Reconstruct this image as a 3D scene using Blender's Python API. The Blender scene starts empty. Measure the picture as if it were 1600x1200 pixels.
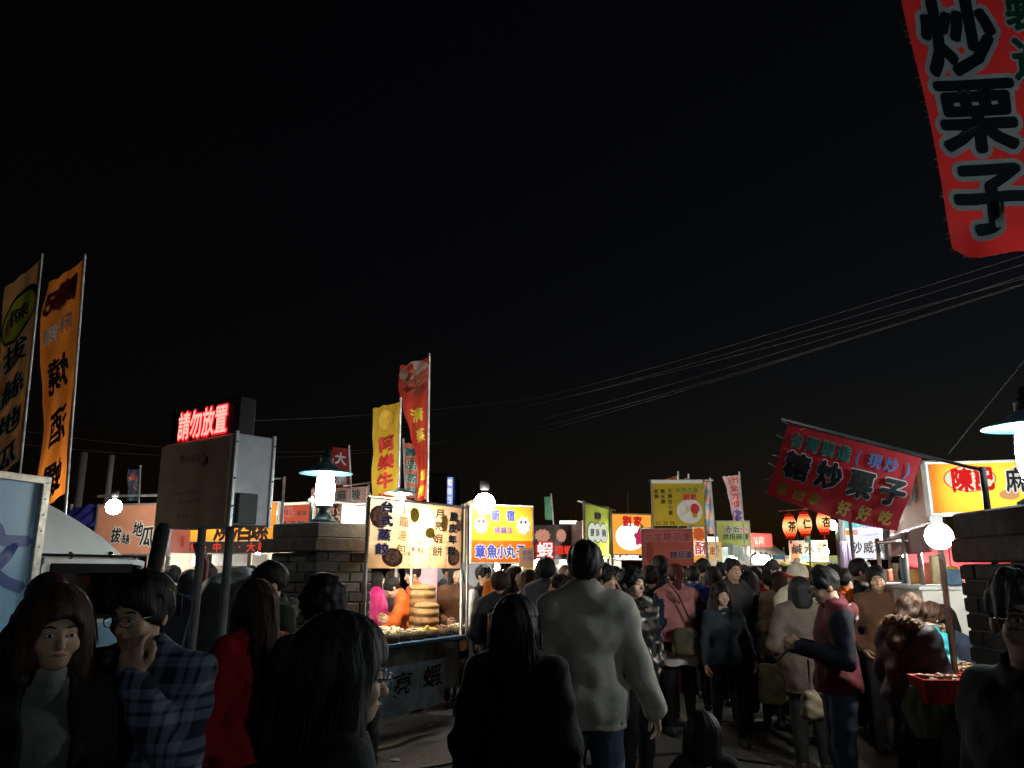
import bpy, math, random
import numpy as np
from mathutils import Vector, Matrix

SC = bpy.context.scene
COL = SC.collection
R = math.radians
random.seed(7)

# ------------------------------------------------------------------ camera, night sky, moonlight, exposure
FPX, PITCH, CAMZ = 1230.0, R(13.2), 1.6
cam_data = bpy.data.cameras.new('camera')
cam_data.sensor_fit = 'HORIZONTAL'
cam_data.sensor_width = 36.0
cam_data.lens = FPX / 1600 * 36
cam_data.clip_start = 0.05
cam_data.clip_end = 3000
camera = bpy.data.objects.new('camera', cam_data)
camera.location = (0, 0, CAMZ)
camera.rotation_euler = (R(90) + PITCH, 0, 0)
COL.objects.link(camera)
SC.camera = camera

world = bpy.data.worlds.new('World')
SC.world = world
world.use_nodes = True
wn = world.node_tree.nodes
wn.clear()
sky = wn.new('ShaderNodeTexSky')
sky.sky_type = 'NISHITA'
sky.sun_disc = False
sky.sun_elevation = R(-3.5)
sky.sun_rotation = R(60)
sky.air_density = 1.0
sky.dust_density = 0.6
hsv = wn.new('ShaderNodeHueSaturation')
hsv.inputs['Saturation'].default_value = 1.0
bg = wn.new('ShaderNodeBackground')
bg.inputs['Strength'].default_value = 0.036
wo = wn.new('ShaderNodeOutputWorld')
world.node_tree.links.new(sky.outputs[0], hsv.inputs['Color'])
world.node_tree.links.new(hsv.outputs[0], bg.inputs['Color'])
world.node_tree.links.new(bg.outputs[0], wo.inputs['Surface'])

moon_data = bpy.data.lights.new('moonlight', 'SUN')
moon_data.energy = 0.006
moon_data.angle = R(0.5)
moon_data.color = (0.8, 0.88, 1.0)
moon = bpy.data.objects.new('moonlight', moon_data)
moon.rotation_euler = (R(40), 0, R(150))
COL.objects.link(moon)

SC.view_settings.view_transform = 'Standard'
SC.view_settings.look = 'None'
SC.view_settings.exposure = 0.0
SC.view_settings.gamma = 1.0
SC.view_settings.use_curve_mapping = False
SC.cycles.use_denoising = True
SC.cycles.max_bounces = 6
SC.cycles.diffuse_bounces = 3
SC.cycles.glossy_bounces = 3
SC.cycles.transmission_bounces = 4
SC.cycles.transparent_max_bounces = 8
SC.cycles.sample_clamp_indirect = 2.0
SC.cycles.caustics_reflective = False
SC.cycles.caustics_refractive = False

LAMP_COOL = 125.0      # street lamps on the pillars
BULB_WARM = 400.0      # stall bulbs


# ------------------------------------------------------------------ from a point of the photo and a distance to a place
def zz(py, Y):
    v = (600 - py) / FPX
    t = Y / (math.cos(PITCH) - v * math.sin(PITCH))
    return CAMZ + t * (math.sin(PITCH) + v * math.cos(PITCH))


def W(px, py, Y):
    u, v = (px - 800) / FPX, (600 - py) / FPX
    t = Y / (math.cos(PITCH) - v * math.sin(PITCH))
    return Vector((u * t, Y, CAMZ + t * (math.sin(PITCH) + v * math.cos(PITCH))))


# ------------------------------------------------------------------ materials
MATS = {}


def M(name, base=(.5, .5, .5), rough=.7, metal=0.0, var=.12, vscale=6.0, bump=0.0, bscale=40.0,
      trans=0.0, emit=None, estr=1.0, base2=None, spec=.4, alpha=None):
    """a procedural material: colour broken up by noise, optional relief, translucency or emission"""
    if name in MATS:
        return MATS[name]
    m = bpy.data.materials.new(name)
    MATS[name] = m
    m.use_nodes = True
    nt = m.node_tree
    n, l = nt.nodes, nt.links
    n.clear()
    out = n.new('ShaderNodeOutputMaterial')
    tc = n.new('ShaderNodeTexCoord')
    if emit is not None:
        e = n.new('ShaderNodeEmission')
        e.inputs['Strength'].default_value = estr
        if var > 0:
            nz = n.new('ShaderNodeTexNoise')
            nz.inputs['Scale'].default_value = vscale
            l.new(tc.outputs['Object'], nz.inputs['Vector'])
            mx = n.new('ShaderNodeMix'); mx.data_type = 'RGBA'
            mx.inputs['A'].default_value = tuple(c * (1 - var) for c in emit) + (1,)
            mx.inputs['B'].default_value = tuple(c * (1 + var) for c in (base2 or emit)) + (1,)
            l.new(nz.outputs['Fac'], mx.inputs['Factor'])
            l.new(mx.outputs['Result'], e.inputs['Color'])
        else:
            e.inputs['Color'].default_value = tuple(emit) + (1,)
        l.new(e.outputs[0], out.inputs['Surface'])
        return m
    p = n.new('ShaderNodeBsdfPrincipled')
    p.inputs['Roughness'].default_value = rough
    p.inputs['Metallic'].default_value = metal
    p.inputs['Specular IOR Level'].default_value = spec
    nz = n.new('ShaderNodeTexNoise')
    nz.inputs['Scale'].default_value = vscale
    nz.inputs['Detail'].default_value = 5
    l.new(tc.outputs['Object'], nz.inputs['Vector'])
    mx = n.new('ShaderNodeMix'); mx.data_type = 'RGBA'
    b2 = base2 or base
    mx.inputs['A'].default_value = tuple(max(0, c * (1 - var)) for c in base) + (1,)
    mx.inputs['B'].default_value = tuple(min(1, c * (1 + var)) for c in b2) + (1,)
    rmp = n.new('ShaderNodeMapRange')
    rmp.inputs['From Min'].default_value = .35
    rmp.inputs['From Max'].default_value = .65
    l.new(nz.outputs['Fac'], rmp.inputs['Value'])
    l.new(rmp.outputs[0], mx.inputs['Factor'])
    l.new(mx.outputs['Result'], p.inputs['Base Color'])
    if bump > 0:
        bn = n.new('ShaderNodeTexNoise')
        bn.inputs['Scale'].default_value = bscale
        bn.inputs['Detail'].default_value = 4
        l.new(tc.outputs['Object'], bn.inputs['Vector'])
        b = n.new('ShaderNodeBump')
        b.inputs['Strength'].default_value = bump
        b.inputs['Distance'].default_value = .02
        l.new(bn.outputs['Fac'], b.inputs['Height'])
        l.new(b.outputs[0], p.inputs['Normal'])
    s = p.outputs[0]
    if trans > 0:
        t = n.new('ShaderNodeBsdfTranslucent')
        l.new(mx.outputs['Result'], t.inputs['Color'])
        ms = n.new('ShaderNodeMixShader')
        ms.inputs['Fac'].default_value = trans
        l.new(p.outputs[0], ms.inputs[1])
        l.new(t.outputs[0], ms.inputs[2])
        s = ms.outputs[0]
    if alpha is not None:
        p.inputs['Alpha'].default_value = alpha
    l.new(s, out.inputs['Surface'])
    return m


def glass_mat(name, tint=(.8, .9, .9), a=.25):
    if name in MATS:
        return MATS[name]
    m = bpy.data.materials.new(name)
    MATS[name] = m
    m.use_nodes = True
    n, l = m.node_tree.nodes, m.node_tree.links
    n.clear()
    out = n.new('ShaderNodeOutputMaterial')
    g = n.new('ShaderNodeBsdfGlossy'); g.inputs['Roughness'].default_value = .06
    t = n.new('ShaderNodeBsdfTransparent'); t.inputs['Color'].default_value = tuple(tint) + (1,)
    f = n.new('ShaderNodeFresnel'); f.inputs['IOR'].default_value = 1.45
    ms = n.new('ShaderNodeMixShader')
    l.new(f.outputs[0], ms.inputs[0]); l.new(t.outputs[0], ms.inputs[1]); l.new(g.outputs[0], ms.inputs[2])
    l.new(ms.outputs[0], out.inputs['Surface'])
    return m


def plaid_mat():
    m = bpy.data.materials.new('plaid_flannel')
    m.use_nodes = True
    n, l = m.node_tree.nodes, m.node_tree.links
    p = n['Principled BSDF']; p.inputs['Roughness'].default_value = .9
    tc = n.new('ShaderNodeTexCoord')
    cur = None
    for i, (axis, sc, lo, hi) in enumerate((('X', 9.0, .62, .75), ('Z', 8.0, .62, .75), ('X', 4.5, .9, .97), ('Z', 4.0, .9, .97))):
        w = n.new('ShaderNodeTexWave'); w.wave_type = 'BANDS'; w.bands_direction = axis
        w.inputs['Scale'].default_value = sc * .55; w.inputs['Distortion'].default_value = .6
        w.inputs['Detail'].default_value = 1
        l.new(tc.outputs['Object'], w.inputs['Vector'])
        r = n.new('ShaderNodeMapRange'); r.inputs['From Min'].default_value = lo; r.inputs['From Max'].default_value = hi
        r.inputs['To Max'].default_value = .5
        l.new(w.outputs['Fac'], r.inputs['Value'])
        if cur is None:
            cur = r.outputs[0]
        else:
            a = n.new('ShaderNodeMath'); a.operation = 'ADD'
            l.new(cur, a.inputs[0]); l.new(r.outputs[0], a.inputs[1]); cur = a.outputs[0]
    cr = n.new('ShaderNodeValToRGB')
    cr.color_ramp.elements[0].color = (.004, .007, .018, 1)
    cr.color_ramp.elements[1].color = (.15, .18, .24, 1)
    l.new(cur, cr.inputs[0]); l.new(cr.outputs[0], p.inputs['Base Color'])
    MATS['plaid_flannel'] = m
    return m


# ------------------------------------------------------------------ mesh helpers
def tag(o, label=None, cat=None, group=None, kind=None):
    if label: o['label'] = label
    if cat: o['category'] = cat
    if group: o['group'] = group
    if kind: o['kind'] = kind
    return o


def empty(name, loc, rz=0.0, label=None, cat=None, group=None):
    o = bpy.data.objects.new(name, None)
    o.empty_display_size = .1
    o.location = loc
    o.rotation_euler = (0, 0, rz)
    COL.objects.link(o)
    return tag(o, label, cat, group)


def mesh_obj(name, verts, faces, mat, parent=None, smooth=True, midx=None, loc=None, rz=0.0):
    me = bpy.data.meshes.new(name)
    if isinstance(faces, np.ndarray) and len(faces):
        verts = np.asarray(verts, np.float32)
        nf, k = faces.shape
        me.vertices.add(len(verts)); me.vertices.foreach_set('co', verts.ravel())
        me.loops.add(nf * k); me.loops.foreach_set('vertex_index', faces.astype(np.int32).ravel())
        me.polygons.add(nf); me.polygons.foreach_set('loop_start', np.arange(0, nf * k, k, dtype=np.int32))
        me.update(calc_edges=True)
    else:
        me.from_pydata([tuple(map(float, v)) for v in verts], [], [tuple(map(int, f)) for f in faces])
    for m in (mat if isinstance(mat, (list, tuple)) else [mat] if mat else []):
        me.materials.append(m)
    if midx is not None:
        me.polygons.foreach_set('material_index', midx)
    if smooth:
        me.polygons.foreach_set('use_smooth', [True] * len(me.polygons))
    me.update()
    o = bpy.data.objects.new(name, me)
    COL.objects.link(o)
    if parent is not None: o.parent = parent
    if loc is not None: o.location = loc
    o.rotation_euler = (0, 0, rz)
    return o


class MB:
    """collects boxes, tubes and turned shapes into one mesh"""
    def __init__(s):
        s.v, s.f, s.m = [], [], []

    def add(s, v, f, mi=0):
        b = len(s.v)
        s.v += [tuple(p) for p in v]
        s.f += [tuple(i + b for i in q) for q in f]
        s.m += [mi] * len(f)
        return s

    def box(s, c, d, rz=0.0, bev=0.0, mi=0, ry=0.0, rx=0.0):
        x, y, z = (k / 2 for k in d)
        b = min(bev, x * .9, y * .9, z * .9)
        if b <= 0:
            v = [(-x, -y, -z), (x, -y, -z), (x, y, -z), (-x, y, -z), (-x, -y, z), (x, -y, z), (x, y, z), (-x, y, z)]
            f = [(3, 2, 1, 0), (4, 5, 6, 7), (0, 1, 5, 4), (1, 2, 6, 5), (2, 3, 7, 6), (3, 0, 4, 7)]
        else:
            v, f = [], []
            ring = lambda xx, yy, q: [(-xx + q, -yy, 0), (xx - q, -yy, 0), (xx, -yy + q, 0), (xx, yy - q, 0), (xx - q, yy, 0), (-xx + q, yy, 0), (-xx, yy - q, 0), (-xx, -yy + q, 0)]
            for zc, ins in ((-z, b), (-z + b, 0), (z - b, 0), (z, b)):
                v += [(p[0], p[1], zc) for p in ring(x - ins, y - ins, b)]
            for k in range(3):
                for i in range(8):
                    j = (i + 1) % 8
                    f.append((k * 8 + i, k * 8 + j, k * 8 + 8 + j, k * 8 + 8 + i))
            f.append(tuple(range(7, -1, -1))); f.append(tuple(range(24, 32)))
        m = Matrix.Translation(Vector(c)) @ Matrix.Rotation(rz, 4, 'Z') @ Matrix.Rotation(ry, 4, 'Y') @ Matrix.Rotation(rx, 4, 'X')
        return s.add([m @ Vector(p) for p in v], f, mi)

    def tube(s, p0, p1, r0, r1=None, n=10, mi=0, cap=True):
        return s.path([p0, p1], [r0, r0 if r1 is None else r1], n, mi, cap)

    def path(s, pts, rad, n=8, mi=0, cap=True, closed=False):
        pts = [Vector(p) for p in pts]
        if not isinstance(rad, (list, tuple)): rad = [rad] * len(pts)
        v, f = [], []
        N = len(pts)
        ref = None
        for i, p in enumerate(pts):
            a = pts[(i - 1) % N] if (closed or i > 0) else p
            b = pts[(i + 1) % N] if (closed or i < N - 1) else p
            d = (b - a).normalized()
            if ref is None:
                ref = Vector((0, 0, 1)) if abs(d.z) < .9 else Vector((1, 0, 0))
            e1 = d.cross(ref).normalized(); e2 = d.cross(e1).normalized(); ref = -e2 if False else ref
            for k in range(n):
                t = 2 * math.pi * k / n
                v.append(p + (e1 * math.cos(t) + e2 * math.sin(t)) * rad[i])
        M_ = N if closed else N - 1
        for i in range(M_):
            i2 = (i + 1) % N
            for k in range(n):
                k2 = (k + 1) % n
                f.append((i * n + k, i * n + k2, i2 * n + k2, i2 * n + k))
        if cap and not closed:
            f.append(tuple(range(n))); f.append(tuple(reversed(range((N - 1) * n, N * n))))
        return s.add(v, f, mi)

    def lathe(s, prof, c=(0, 0, 0), n=20, mi=0):
        v, f = [], []
        c = Vector(c)
        for r, z in prof:
            for k in range(n):
                t = 2 * math.pi * k / n
                v.append(c + Vector((r * math.cos(t), r * math.sin(t), z)))
        for i in range(len(prof) - 1):
            for k in range(n):
                k2 = (k + 1) % n
                f.append((i * n + k, i * n + k2, (i + 1) * n + k2, (i + 1) * n + k))
        if prof[0][0] > 1e-4: f.append(tuple(reversed(range(n))))
        if prof[-1][0] > 1e-4: f.append(tuple(range((len(prof) - 1) * n, len(prof) * n)))
        return s.add(v, f, mi)

    def ball(s, c, r, n=10, mi=0, squash=1.0):
        k = max(4, n // 2)
        prof = [(max(1e-5, r * math.sin(math.pi * i / k)), -r * squash * math.cos(math.pi * i / k)) for i in range(k + 1)]
        return s.lathe(prof, c, n, mi)

    def build(s, name, mat, parent=None, smooth=False, loc=None, rz=0.0):
        return mesh_obj(name, s.v, s.f, mat, parent, smooth, s.m if isinstance(mat, (list, tuple)) else None, loc, rz)


def copy_tree(o, parent=None):
    c = o.copy()
    COL.objects.link(c)
    if parent is not None: c.parent = parent
    for ch in list(o.children):
        copy_tree(ch, c)
    return c


# ------------------------------------------------------------------ lettering from the built-in font
GLY = {}


def glyph(ch):
    if ch not in GLY:
        c = bpy.data.curves.new('glyph', 'FONT')
        c.body = ch; c.size = 1.0; c.resolution_u = 2
        o = bpy.data.objects.new('glyph', c)
        COL.objects.link(o)
        me = bpy.data.meshes.new_from_object(o.evaluated_get(bpy.context.evaluated_depsgraph_get()))
        v = np.array([p.co[:2] for p in me.vertices], float).reshape(-1, 2)
        me.calc_loop_triangles()
        f = np.array([t.vertices[:] for t in me.loop_triangles], int).reshape(-1, 3)
        if ord(ch) > 0x2000:
            v -= (.5, .38)
        else:
            v -= ((v[:, 0].min() + v[:, 0].max()) / 2, .35)
            v *= 1.15
        GLY[ch] = (v, f)
        bpy.data.objects.remove(o); bpy.data.curves.remove(c); bpy.data.meshes.remove(me)
    return GLY[ch]


EVERY_SIGN_CHARACTER = '一丟中串丸之亂五亮人仁份位作元全公共其冰劉勿包十原台司吃合同告味品員器土地圾坂垃境壽大套奶好委威子家宿將小尚帶年店式心愛拔捲攤放整文新方會月末杏栗樂水沙淇淋清湯潔灣炒炭烘焙燒牌牛獨現理瑪環瓜甘甜皮益石立章管籠米糕糖糬糯絲維線總置美耳脆腸芥茶葫蒸蔗蘆蝦螺行製記請護赤走起軟辣造酒酥鋪阪阿陳雞電餃餅餐香魚鹹鹽麻0123456789M()·'
for ch_ in EVERY_SIGN_CHARACTER: glyph(ch_)      # made first, while the scene is still empty


def line(s, u, v, size, step=None, vert=False, sx=1.0, rot=0.0, slope=0.0):
    """characters of a string set out around (u, v): [(char, u, v, width, height, rot)]"""
    step = step or size * (1.05 if vert else 1.05 * sx)
    n = len(s)
    out = []
    for i, ch in enumerate(s):
        k = (i - (n - 1) / 2) * step
        if ch == ' ': continue
        out.append((ch, u, v - k, size * sx, size, rot) if vert else (ch, u + k, v + k * slope, size * sx, size, rot))
    return out


def lettering(parent, chars, mat, off=.006, bold=.02, rep=4, warp=None, name='lettering', mirror=False, cut=None, split=False):
    if split or 1 < len(chars) <= 8:      # large writing: every character a piece of its own
        for c in chars: lettering(parent, [c], mat, off, bold, rep if not split else rep * 2, warp, name, mirror, cut)
        return None
    V, F, b = [], [], 0
    for ci, (ch, u, v, sw, sh, rot) in enumerate(chars):
        gv, gf = glyph(ch)
        if cut and len(gf):     # short edges so that the writing follows a waving cloth
            gv, gf = cut_tris(gv, gf, cut)
        c, s_ = math.cos(rot), math.sin(rot)
        k = 1 if bold <= 0 else rep + 1
        for j in range(k):
            a = 2 * math.pi * j / max(1, rep)
            du, dv = (0, 0) if j == rep or bold <= 0 else (bold * math.cos(a), bold * math.sin(a))
            x = (gv[:, 0] + du) * sw; y = (gv[:, 1] + dv) * sh
            uu = u + x * c - y * s_; vv = v + x * s_ + y * c
            if mirror: uu = -uu
            n_ = off + j * .00025 + (ci % 3) * .0001
            if warp is None:
                P = np.stack([uu, np.full_like(uu, -n_), vv], 1)
            else:
                P = np.array([warp(a_, b_, n_) for a_, b_ in zip(uu, vv)])
            V.append(P); F.append(gf + b); b += len(P)
    if not V: return None
    return mesh_obj(name, np.concatenate(V), np.concatenate(F), mat, parent, smooth=False)


def cut_tris(v, f, L):
    v = [tuple(p) for p in v]; f = [tuple(t) for t in f]
    for _ in range(5):
        mid, out, done = {}, [], True
        def m_(a, b):
            k = (min(a, b), max(a, b))
            if k not in mid:
                mid[k] = len(v); v.append(((v[a][0] + v[b][0]) / 2, (v[a][1] + v[b][1]) / 2))
            return mid[k]
        for a, b, c in f:
            e = [math.dist(v[a], v[b]), math.dist(v[b], v[c]), math.dist(v[c], v[a])]
            i = e.index(max(e))
            if e[i] <= L: out.append((a, b, c)); continue
            done = False
            if i == 0: q = m_(a, b); out += [(a, q, c), (q, b, c)]
            elif i == 1: q = m_(b, c); out += [(a, b, q), (a, q, c)]
            else: q = m_(c, a); out += [(a, b, q), (q, b, c)]
        f = out
        if done: break
    return np.array(v), np.array(f)


def disc(parent, u, v, ru, rv, mat, off=.004, name='printed_picture', n=28, warp=None, lobes=0, amp=0.0):
    """a flat printed spot on a sign"""
    V = [(0, 0)] + [(math.cos(2 * math.pi * k / n) * (1 + amp * math.sin(lobes * 2 * math.pi * k / n)),
                     math.sin(2 * math.pi * k / n) * (1 + amp * math.sin(lobes * 2 * math.pi * k / n))) for k in range(n)]
    P = [((u + a * ru), -off, (v + b * rv)) if warp is None else warp(u + a * ru, v + b * rv, off) for a, b in V]
    return mesh_obj(name, P, [(0, 1 + k, 1 + (k + 1) % n) for k in range(n)], mat, parent, smooth=False)


def patch(parent, u0, u1, v0, v1, mat, off=.003, name='printed_band'):
    return mesh_obj(name, [(u0, -off, v0), (u1, -off, v0), (u1, -off, v1), (u0, -off, v1)], [(0, 1, 2, 3)], mat, parent, smooth=False)


def print_text(parent, chars, ink, edge=None, off=.006, bold=.02, ebold=.085, **k):
    if edge is not None:
        lettering(parent, chars, edge, off, ebold, 8, name='lettering_outline', **k)
        off += .004
    return lettering(parent, chars, ink, off, bold, 4, **k)


# ------------------------------------------------------------------ shared materials
steel = M('stainless_steel', (.5, .5, .48), .35, .9, .2, 12)
galv = M('galvanised_metal', (.33, .34, .35), .5, .7, .25, 9, .1, 60)
blackm = M('black_metal', (.018, .018, .02), .5, .3, .3, 10)
ink_black = M('black_ink', (.012, .011, .012), .6, 0, .2)
ink_white = M('white_ink', (.78, .78, .75), .7, 0, .05)
ink_red = M('red_ink', (.55, .03, .025), .6, 0, .15)
ink_blue = M('blue_ink', (.035, .04, .30), .6, 0, .15)
ink_green = M('green_ink', (.03, .22, .10), .6, 0, .2)
ink_yellow = M('yellow_ink', (.75, .6, .05), .6, 0, .1)
lamp_glow = M('lamp_glass_glow', emit=(.80, .95, 1.0), estr=LAMP_COOL, var=0)
bulb_glow = M('bulb_glass_glow', emit=(1.0, .86, .62), estr=BULB_WARM, var=0)
bulb_white = M('white_bulb_glow', emit=(1.0, .95, .86), estr=BULB_WARM, var=0)
# ------------------------------------------------------------------ the ground
def ground_material():
    m = bpy.data.materials.new('worn_asphalt')
    m.use_nodes = True
    n, l = m.node_tree.nodes, m.node_tree.links
    p = n['Principled BSDF']
    tc = n.new('ShaderNodeTexCoord')
    a = n.new('ShaderNodeTexNoise'); a.inputs['Scale'].default_value = .5; a.inputs['Detail'].default_value = 6
    b = n.new('ShaderNodeTexNoise'); b.inputs['Scale'].default_value = 55; b.inputs['Detail'].default_value = 4
    v = n.new('ShaderNodeTexVoronoi'); v.feature = 'DISTANCE_TO_EDGE'; v.inputs['Scale'].default_value = .55
    wv = n.new('ShaderNodeTexNoise'); wv.inputs['Scale'].default_value = 2.5
    for t in (a, b, wv): l.new(tc.outputs['Object'], t.inputs['Vector'])
    ad = n.new('ShaderNodeVectorMath'); ad.operation = 'ADD'
    l.new(tc.outputs['Object'], ad.inputs[0]); l.new(wv.outputs['Color'], ad.inputs[1]); l.new(ad.outputs[0], v.inputs['Vector'])
    cr = n.new('ShaderNodeValToRGB')
    cr.color_ramp.elements[0].position = .35; cr.color_ramp.elements[0].color = (.045, .044, .042, 1)
    cr.color_ramp.elements[1].position = .68; cr.color_ramp.elements[1].color = (.105, .102, .095, 1)
    l.new(a.outputs['Fac'], cr.inputs[0])
    mx = n.new('ShaderNodeMix'); mx.data_type = 'RGBA'; mx.blend_type = 'MULTIPLY'; mx.inputs['Factor'].default_value = .8
    mr = n.new('ShaderNodeMapRange'); mr.inputs['From Min'].default_value = .3; mr.inputs['From Max'].default_value = .7
    mr.inputs['To Min'].default_value = .55; mr.inputs['To Max'].default_value = 1.35
    l.new(b.outputs['Fac'], mr.inputs['Value']); l.new(cr.outputs[0], mx.inputs['A']); l.new(mr.outputs[0], mx.inputs['B'])
    ck = n.new('ShaderNodeMapRange'); ck.inputs['From Min'].default_value = .002; ck.inputs['From Max'].default_value = .012
    ck.inputs['To Min'].default_value = .35
    l.new(v.outputs['Distance'], ck.inputs['Value'])
    m2 = n.new('ShaderNodeMix'); m2.data_type = 'RGBA'; m2.blend_type = 'MULTIPLY'; m2.inputs['Factor'].default_value = 1
    l.new(mx.outputs['Result'], m2.inputs['A']); l.new(ck.outputs[0], m2.inputs['B'])
    l.new(m2.outputs['Result'], p.inputs['Base Color'])
    p.inputs['Roughness'].default_value = .75
    bp = n.new('ShaderNodeBump'); bp.inputs['Strength'].default_value = .5; bp.inputs['Distance'].default_value = .01
    l.new(b.outputs['Fac'], bp.inputs['Height']); l.new(bp.outputs[0], p.inputs['Normal'])
    return m


g = mesh_obj('ground', [(-400, -60, 0), (400, -60, 0), (400, 900, 0), (-400, 900, 0)], [(0, 1, 2, 3)], ground_material(), smooth=False)
tag(g, 'worn grey asphalt ground of the night market', kind='structure')
paint = M('worn_white_road_paint', (.42, .42, .4), .8, 0, .5, 14)
for k, (ax, ay, bx, by) in enumerate(((-2.4, 6.1, .2, 6.9), (1.2, 6.2, 3.4, 5.7), (1.0, 8.3, 3.2, 9.4))):
    d = Vector((bx - ax, by - ay, 0)); nrm = Vector((-d.y, d.x, 0)).normalized() * .055
    A, B = Vector((ax, ay, .004)), Vector((bx, by, .004))
    o = mesh_obj('road_marking', [A - nrm, B - nrm, B + nrm, A + nrm], [(0, 1, 2, 3)], paint, smooth=False)
    tag(o, kind='structure')

# scraps and cables on the asphalt
rn = random.Random(21); sc_b = MB()
for k in range(90):
    x, y = rn.uniform(-2.2, 3.6), rn.uniform(3.6, 11)
    L = rn.uniform(.02, .07)
    z = [rn.uniform(.004, .02) for _ in range(4)]
    a = rn.uniform(0, 6.3); c_, s_ = math.cos(a) * L, math.sin(a) * L
    sc_b.add([(x + c_, y + s_, z[0]), (x - s_, y + c_ * .7, z[1]), (x - c_, y - s_, z[2]), (x + s_, y - c_ * .7, z[3]), (x, y, .022)], [(0, 1, 4), (1, 2, 4), (2, 3, 4), (3, 0, 4)], rn.randrange(3))
tag(sc_b.build('litter', [M('paper_scrap', (.5, .48, .44), .9), M('brown_scrap', (.2, .13, .08), .9), M('receipt_scrap', (.42, .2, .17), .9)], None), kind='stuff')
for pts_, lb in (([(-1.6, 7.2), (-.9, 6.9), (-.2, 7.3), (.5, 7.0), (1.4, 7.5), (2.2, 7.1)], 'black power cable snaking across the lane before the slate sweater'),
                 ([(1.2, 5.6), (1.7, 5.2), (2.3, 5.4), (2.9, 5.0)], 'black power cable running to the seafood table')):
    P3 = [Vector((x, y, .014)) for x, y in pts_]; fine = []
    for i in range(len(P3) - 1):
        p0, p1, p2, p3 = P3[max(0, i - 1)], P3[i], P3[i + 1], P3[min(len(P3) - 1, i + 2)]
        for k in range(8):
            t = k / 8; fine.append(.5 * ((2 * p1) + (p2 - p0) * t + (2 * p0 - 5 * p1 + 4 * p2 - p3) * t * t + (3 * p1 - p0 - 3 * p2 + p3) * t ** 3))
    cb_ = MB(); cb_.path(fine + [P3[-1]], .011, 7)
    tag(cb_.build('ground_cable', blackm, None, True), lb, 'cable')

# ------------------------------------------------------------------ brick pillars with street lamps
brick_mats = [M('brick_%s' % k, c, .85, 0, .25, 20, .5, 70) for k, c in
              (('ash', (.085, .09, .087)), ('slate', (.045, .048, .048)), ('umber', (.07, .048, .038)), ('dark_shade', (.02, .021, .021)))]
mortar = M('mortar', (.11, .11, .105), .95, 0, .25, 30, .4, 90)
cap_mat = M('pillar_cap_brick', (.075, .055, .045), .85, 0, .3, 12, .4, 60)
stone_mat = M('pillar_top_stone', (.06, .056, .05), .85, 0, .3, 12, .4, 60)


def brick_mesh(L, H, D):
    b = MB(); b.box((0, 0, 0), (L, D, H), bev=.007)
    me = bpy.data.meshes.new('brick')
    me.from_pydata([tuple(v) for v in b.v], [], b.f)
    return me


def pillar(x, y, rz, top, side, label, over=.16, pick=(0, 0, 1, 1, 2, 3)):
    root = empty('brick_pillar', (x, y, 0), rz, label, 'pillar')
    zc = top - .30
    b = MB(); b.box((0, 0, zc / 2), (side - .03, side - .03, zc)); b.build('mortar_core', mortar, root)
    b = MB(); b.box((0, 0, zc + .075), (side + over, side + over, .13), bev=.01); b.build('cap_course', cap_mat, root)
    b = MB(); b.box((0, 0, zc + .215), (side + .01, side + .01, .15), bev=.012); b.build('top_course', stone_mat, root)
    n = 18
    ch = zc / n
    L0 = (side) / 2.5
    base = {}
    for L in (L0, L0 / 2):
        for mi, mm in enumerate(brick_mats):
            me = brick_mesh(L - .012, ch - .012, .03); me.materials.append(mm); base[(L, mi)] = me
    rnd = random.Random(int(x * 100))
    for c in range(n):
        for fc in range(4):
            a = fc * math.pi / 2
            seq = [L0, L0, L0 / 2] if (c + fc) % 2 else [L0 / 2, L0, L0]
            t = -side / 2
            for L in seq:
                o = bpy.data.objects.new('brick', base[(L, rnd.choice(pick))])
                COL.objects.link(o); o.parent = root
                d = side / 2 - .013 + rnd.uniform(-.003, .003)
                u = t + L / 2
                o.location = (u * math.cos(a) + d * math.sin(a), u * math.sin(a) - d * math.cos(a), (c + .5) * ch)
                o.rotation_euler = (0, 0, a)
                t += L
    return root


def street_lamp(x, y, z, label, s=1.0):
    root = empty('street_lamp', (x, y, z), 0, label, 'lamp', 'shaded street lamps on pillars')
    dark = M('lamp_cast_iron', (.02, .035, .04), .5, .4, .2, 20)
    shade = M('lamp_shade_enamel', (.10, .26, .33), .45, 0, .15, 15)
    b = MB(); b.lathe([(.13, 0), (.13, .02), (.085, .045), (.06, .09), (.055, .14), (.085, .15), (.085, .17)], n=20); b.build('base', dark, root, True)
    b = MB(); b.lathe([(.078, .17), (.092, .24), (.098, .34), (.088, .44), (.072, .50)], n=20); b.build('glass', lamp_glow, root, True)
    b = MB()
    b.lathe([(.075, .50), (.14, .525), (.275, .50), (.278, .507), (.15, .55), (.085, .60), (.07, .61)], n=32)
    b.build('shade', shade, root, True)
    b = MB(); b.lathe([(.07, .60), (.07, .66), (.075, .67), (.04, .70), (.03, .76), (.012, .77)], n=14); b.build('finial', dark, root, True)
    root.scale = (s, s, s)
    return root


PL = W(507, 800, 8.3)
pillar(PL.x, 8.3, R(-38), zz(818, 8.3), .72, 'grey brick gate pillar with a lit lamp beside the dumpling stall')
street_lamp(PL.x + .0, 8.28, zz(816, 8.3), 'lit lamp with flat blue shade on the grey brick pillar')
PR = W(1602, 760, 4.1)
pillar(PR.x + .34, 4.25, R(-4), zz(781, 3.85), .86, 'dark brick gate pillar in front of the orange lightbox stall', .05, (3, 3, 1, 3))  # mostly near-black bricks: the shade on this pillar is put into their colour
street_lamp(PR.x + .10, 4.15, zz(781, 3.85), 'lit lamp with flat blue shade on the dark pillar under the red hanging banner', .82)
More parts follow.
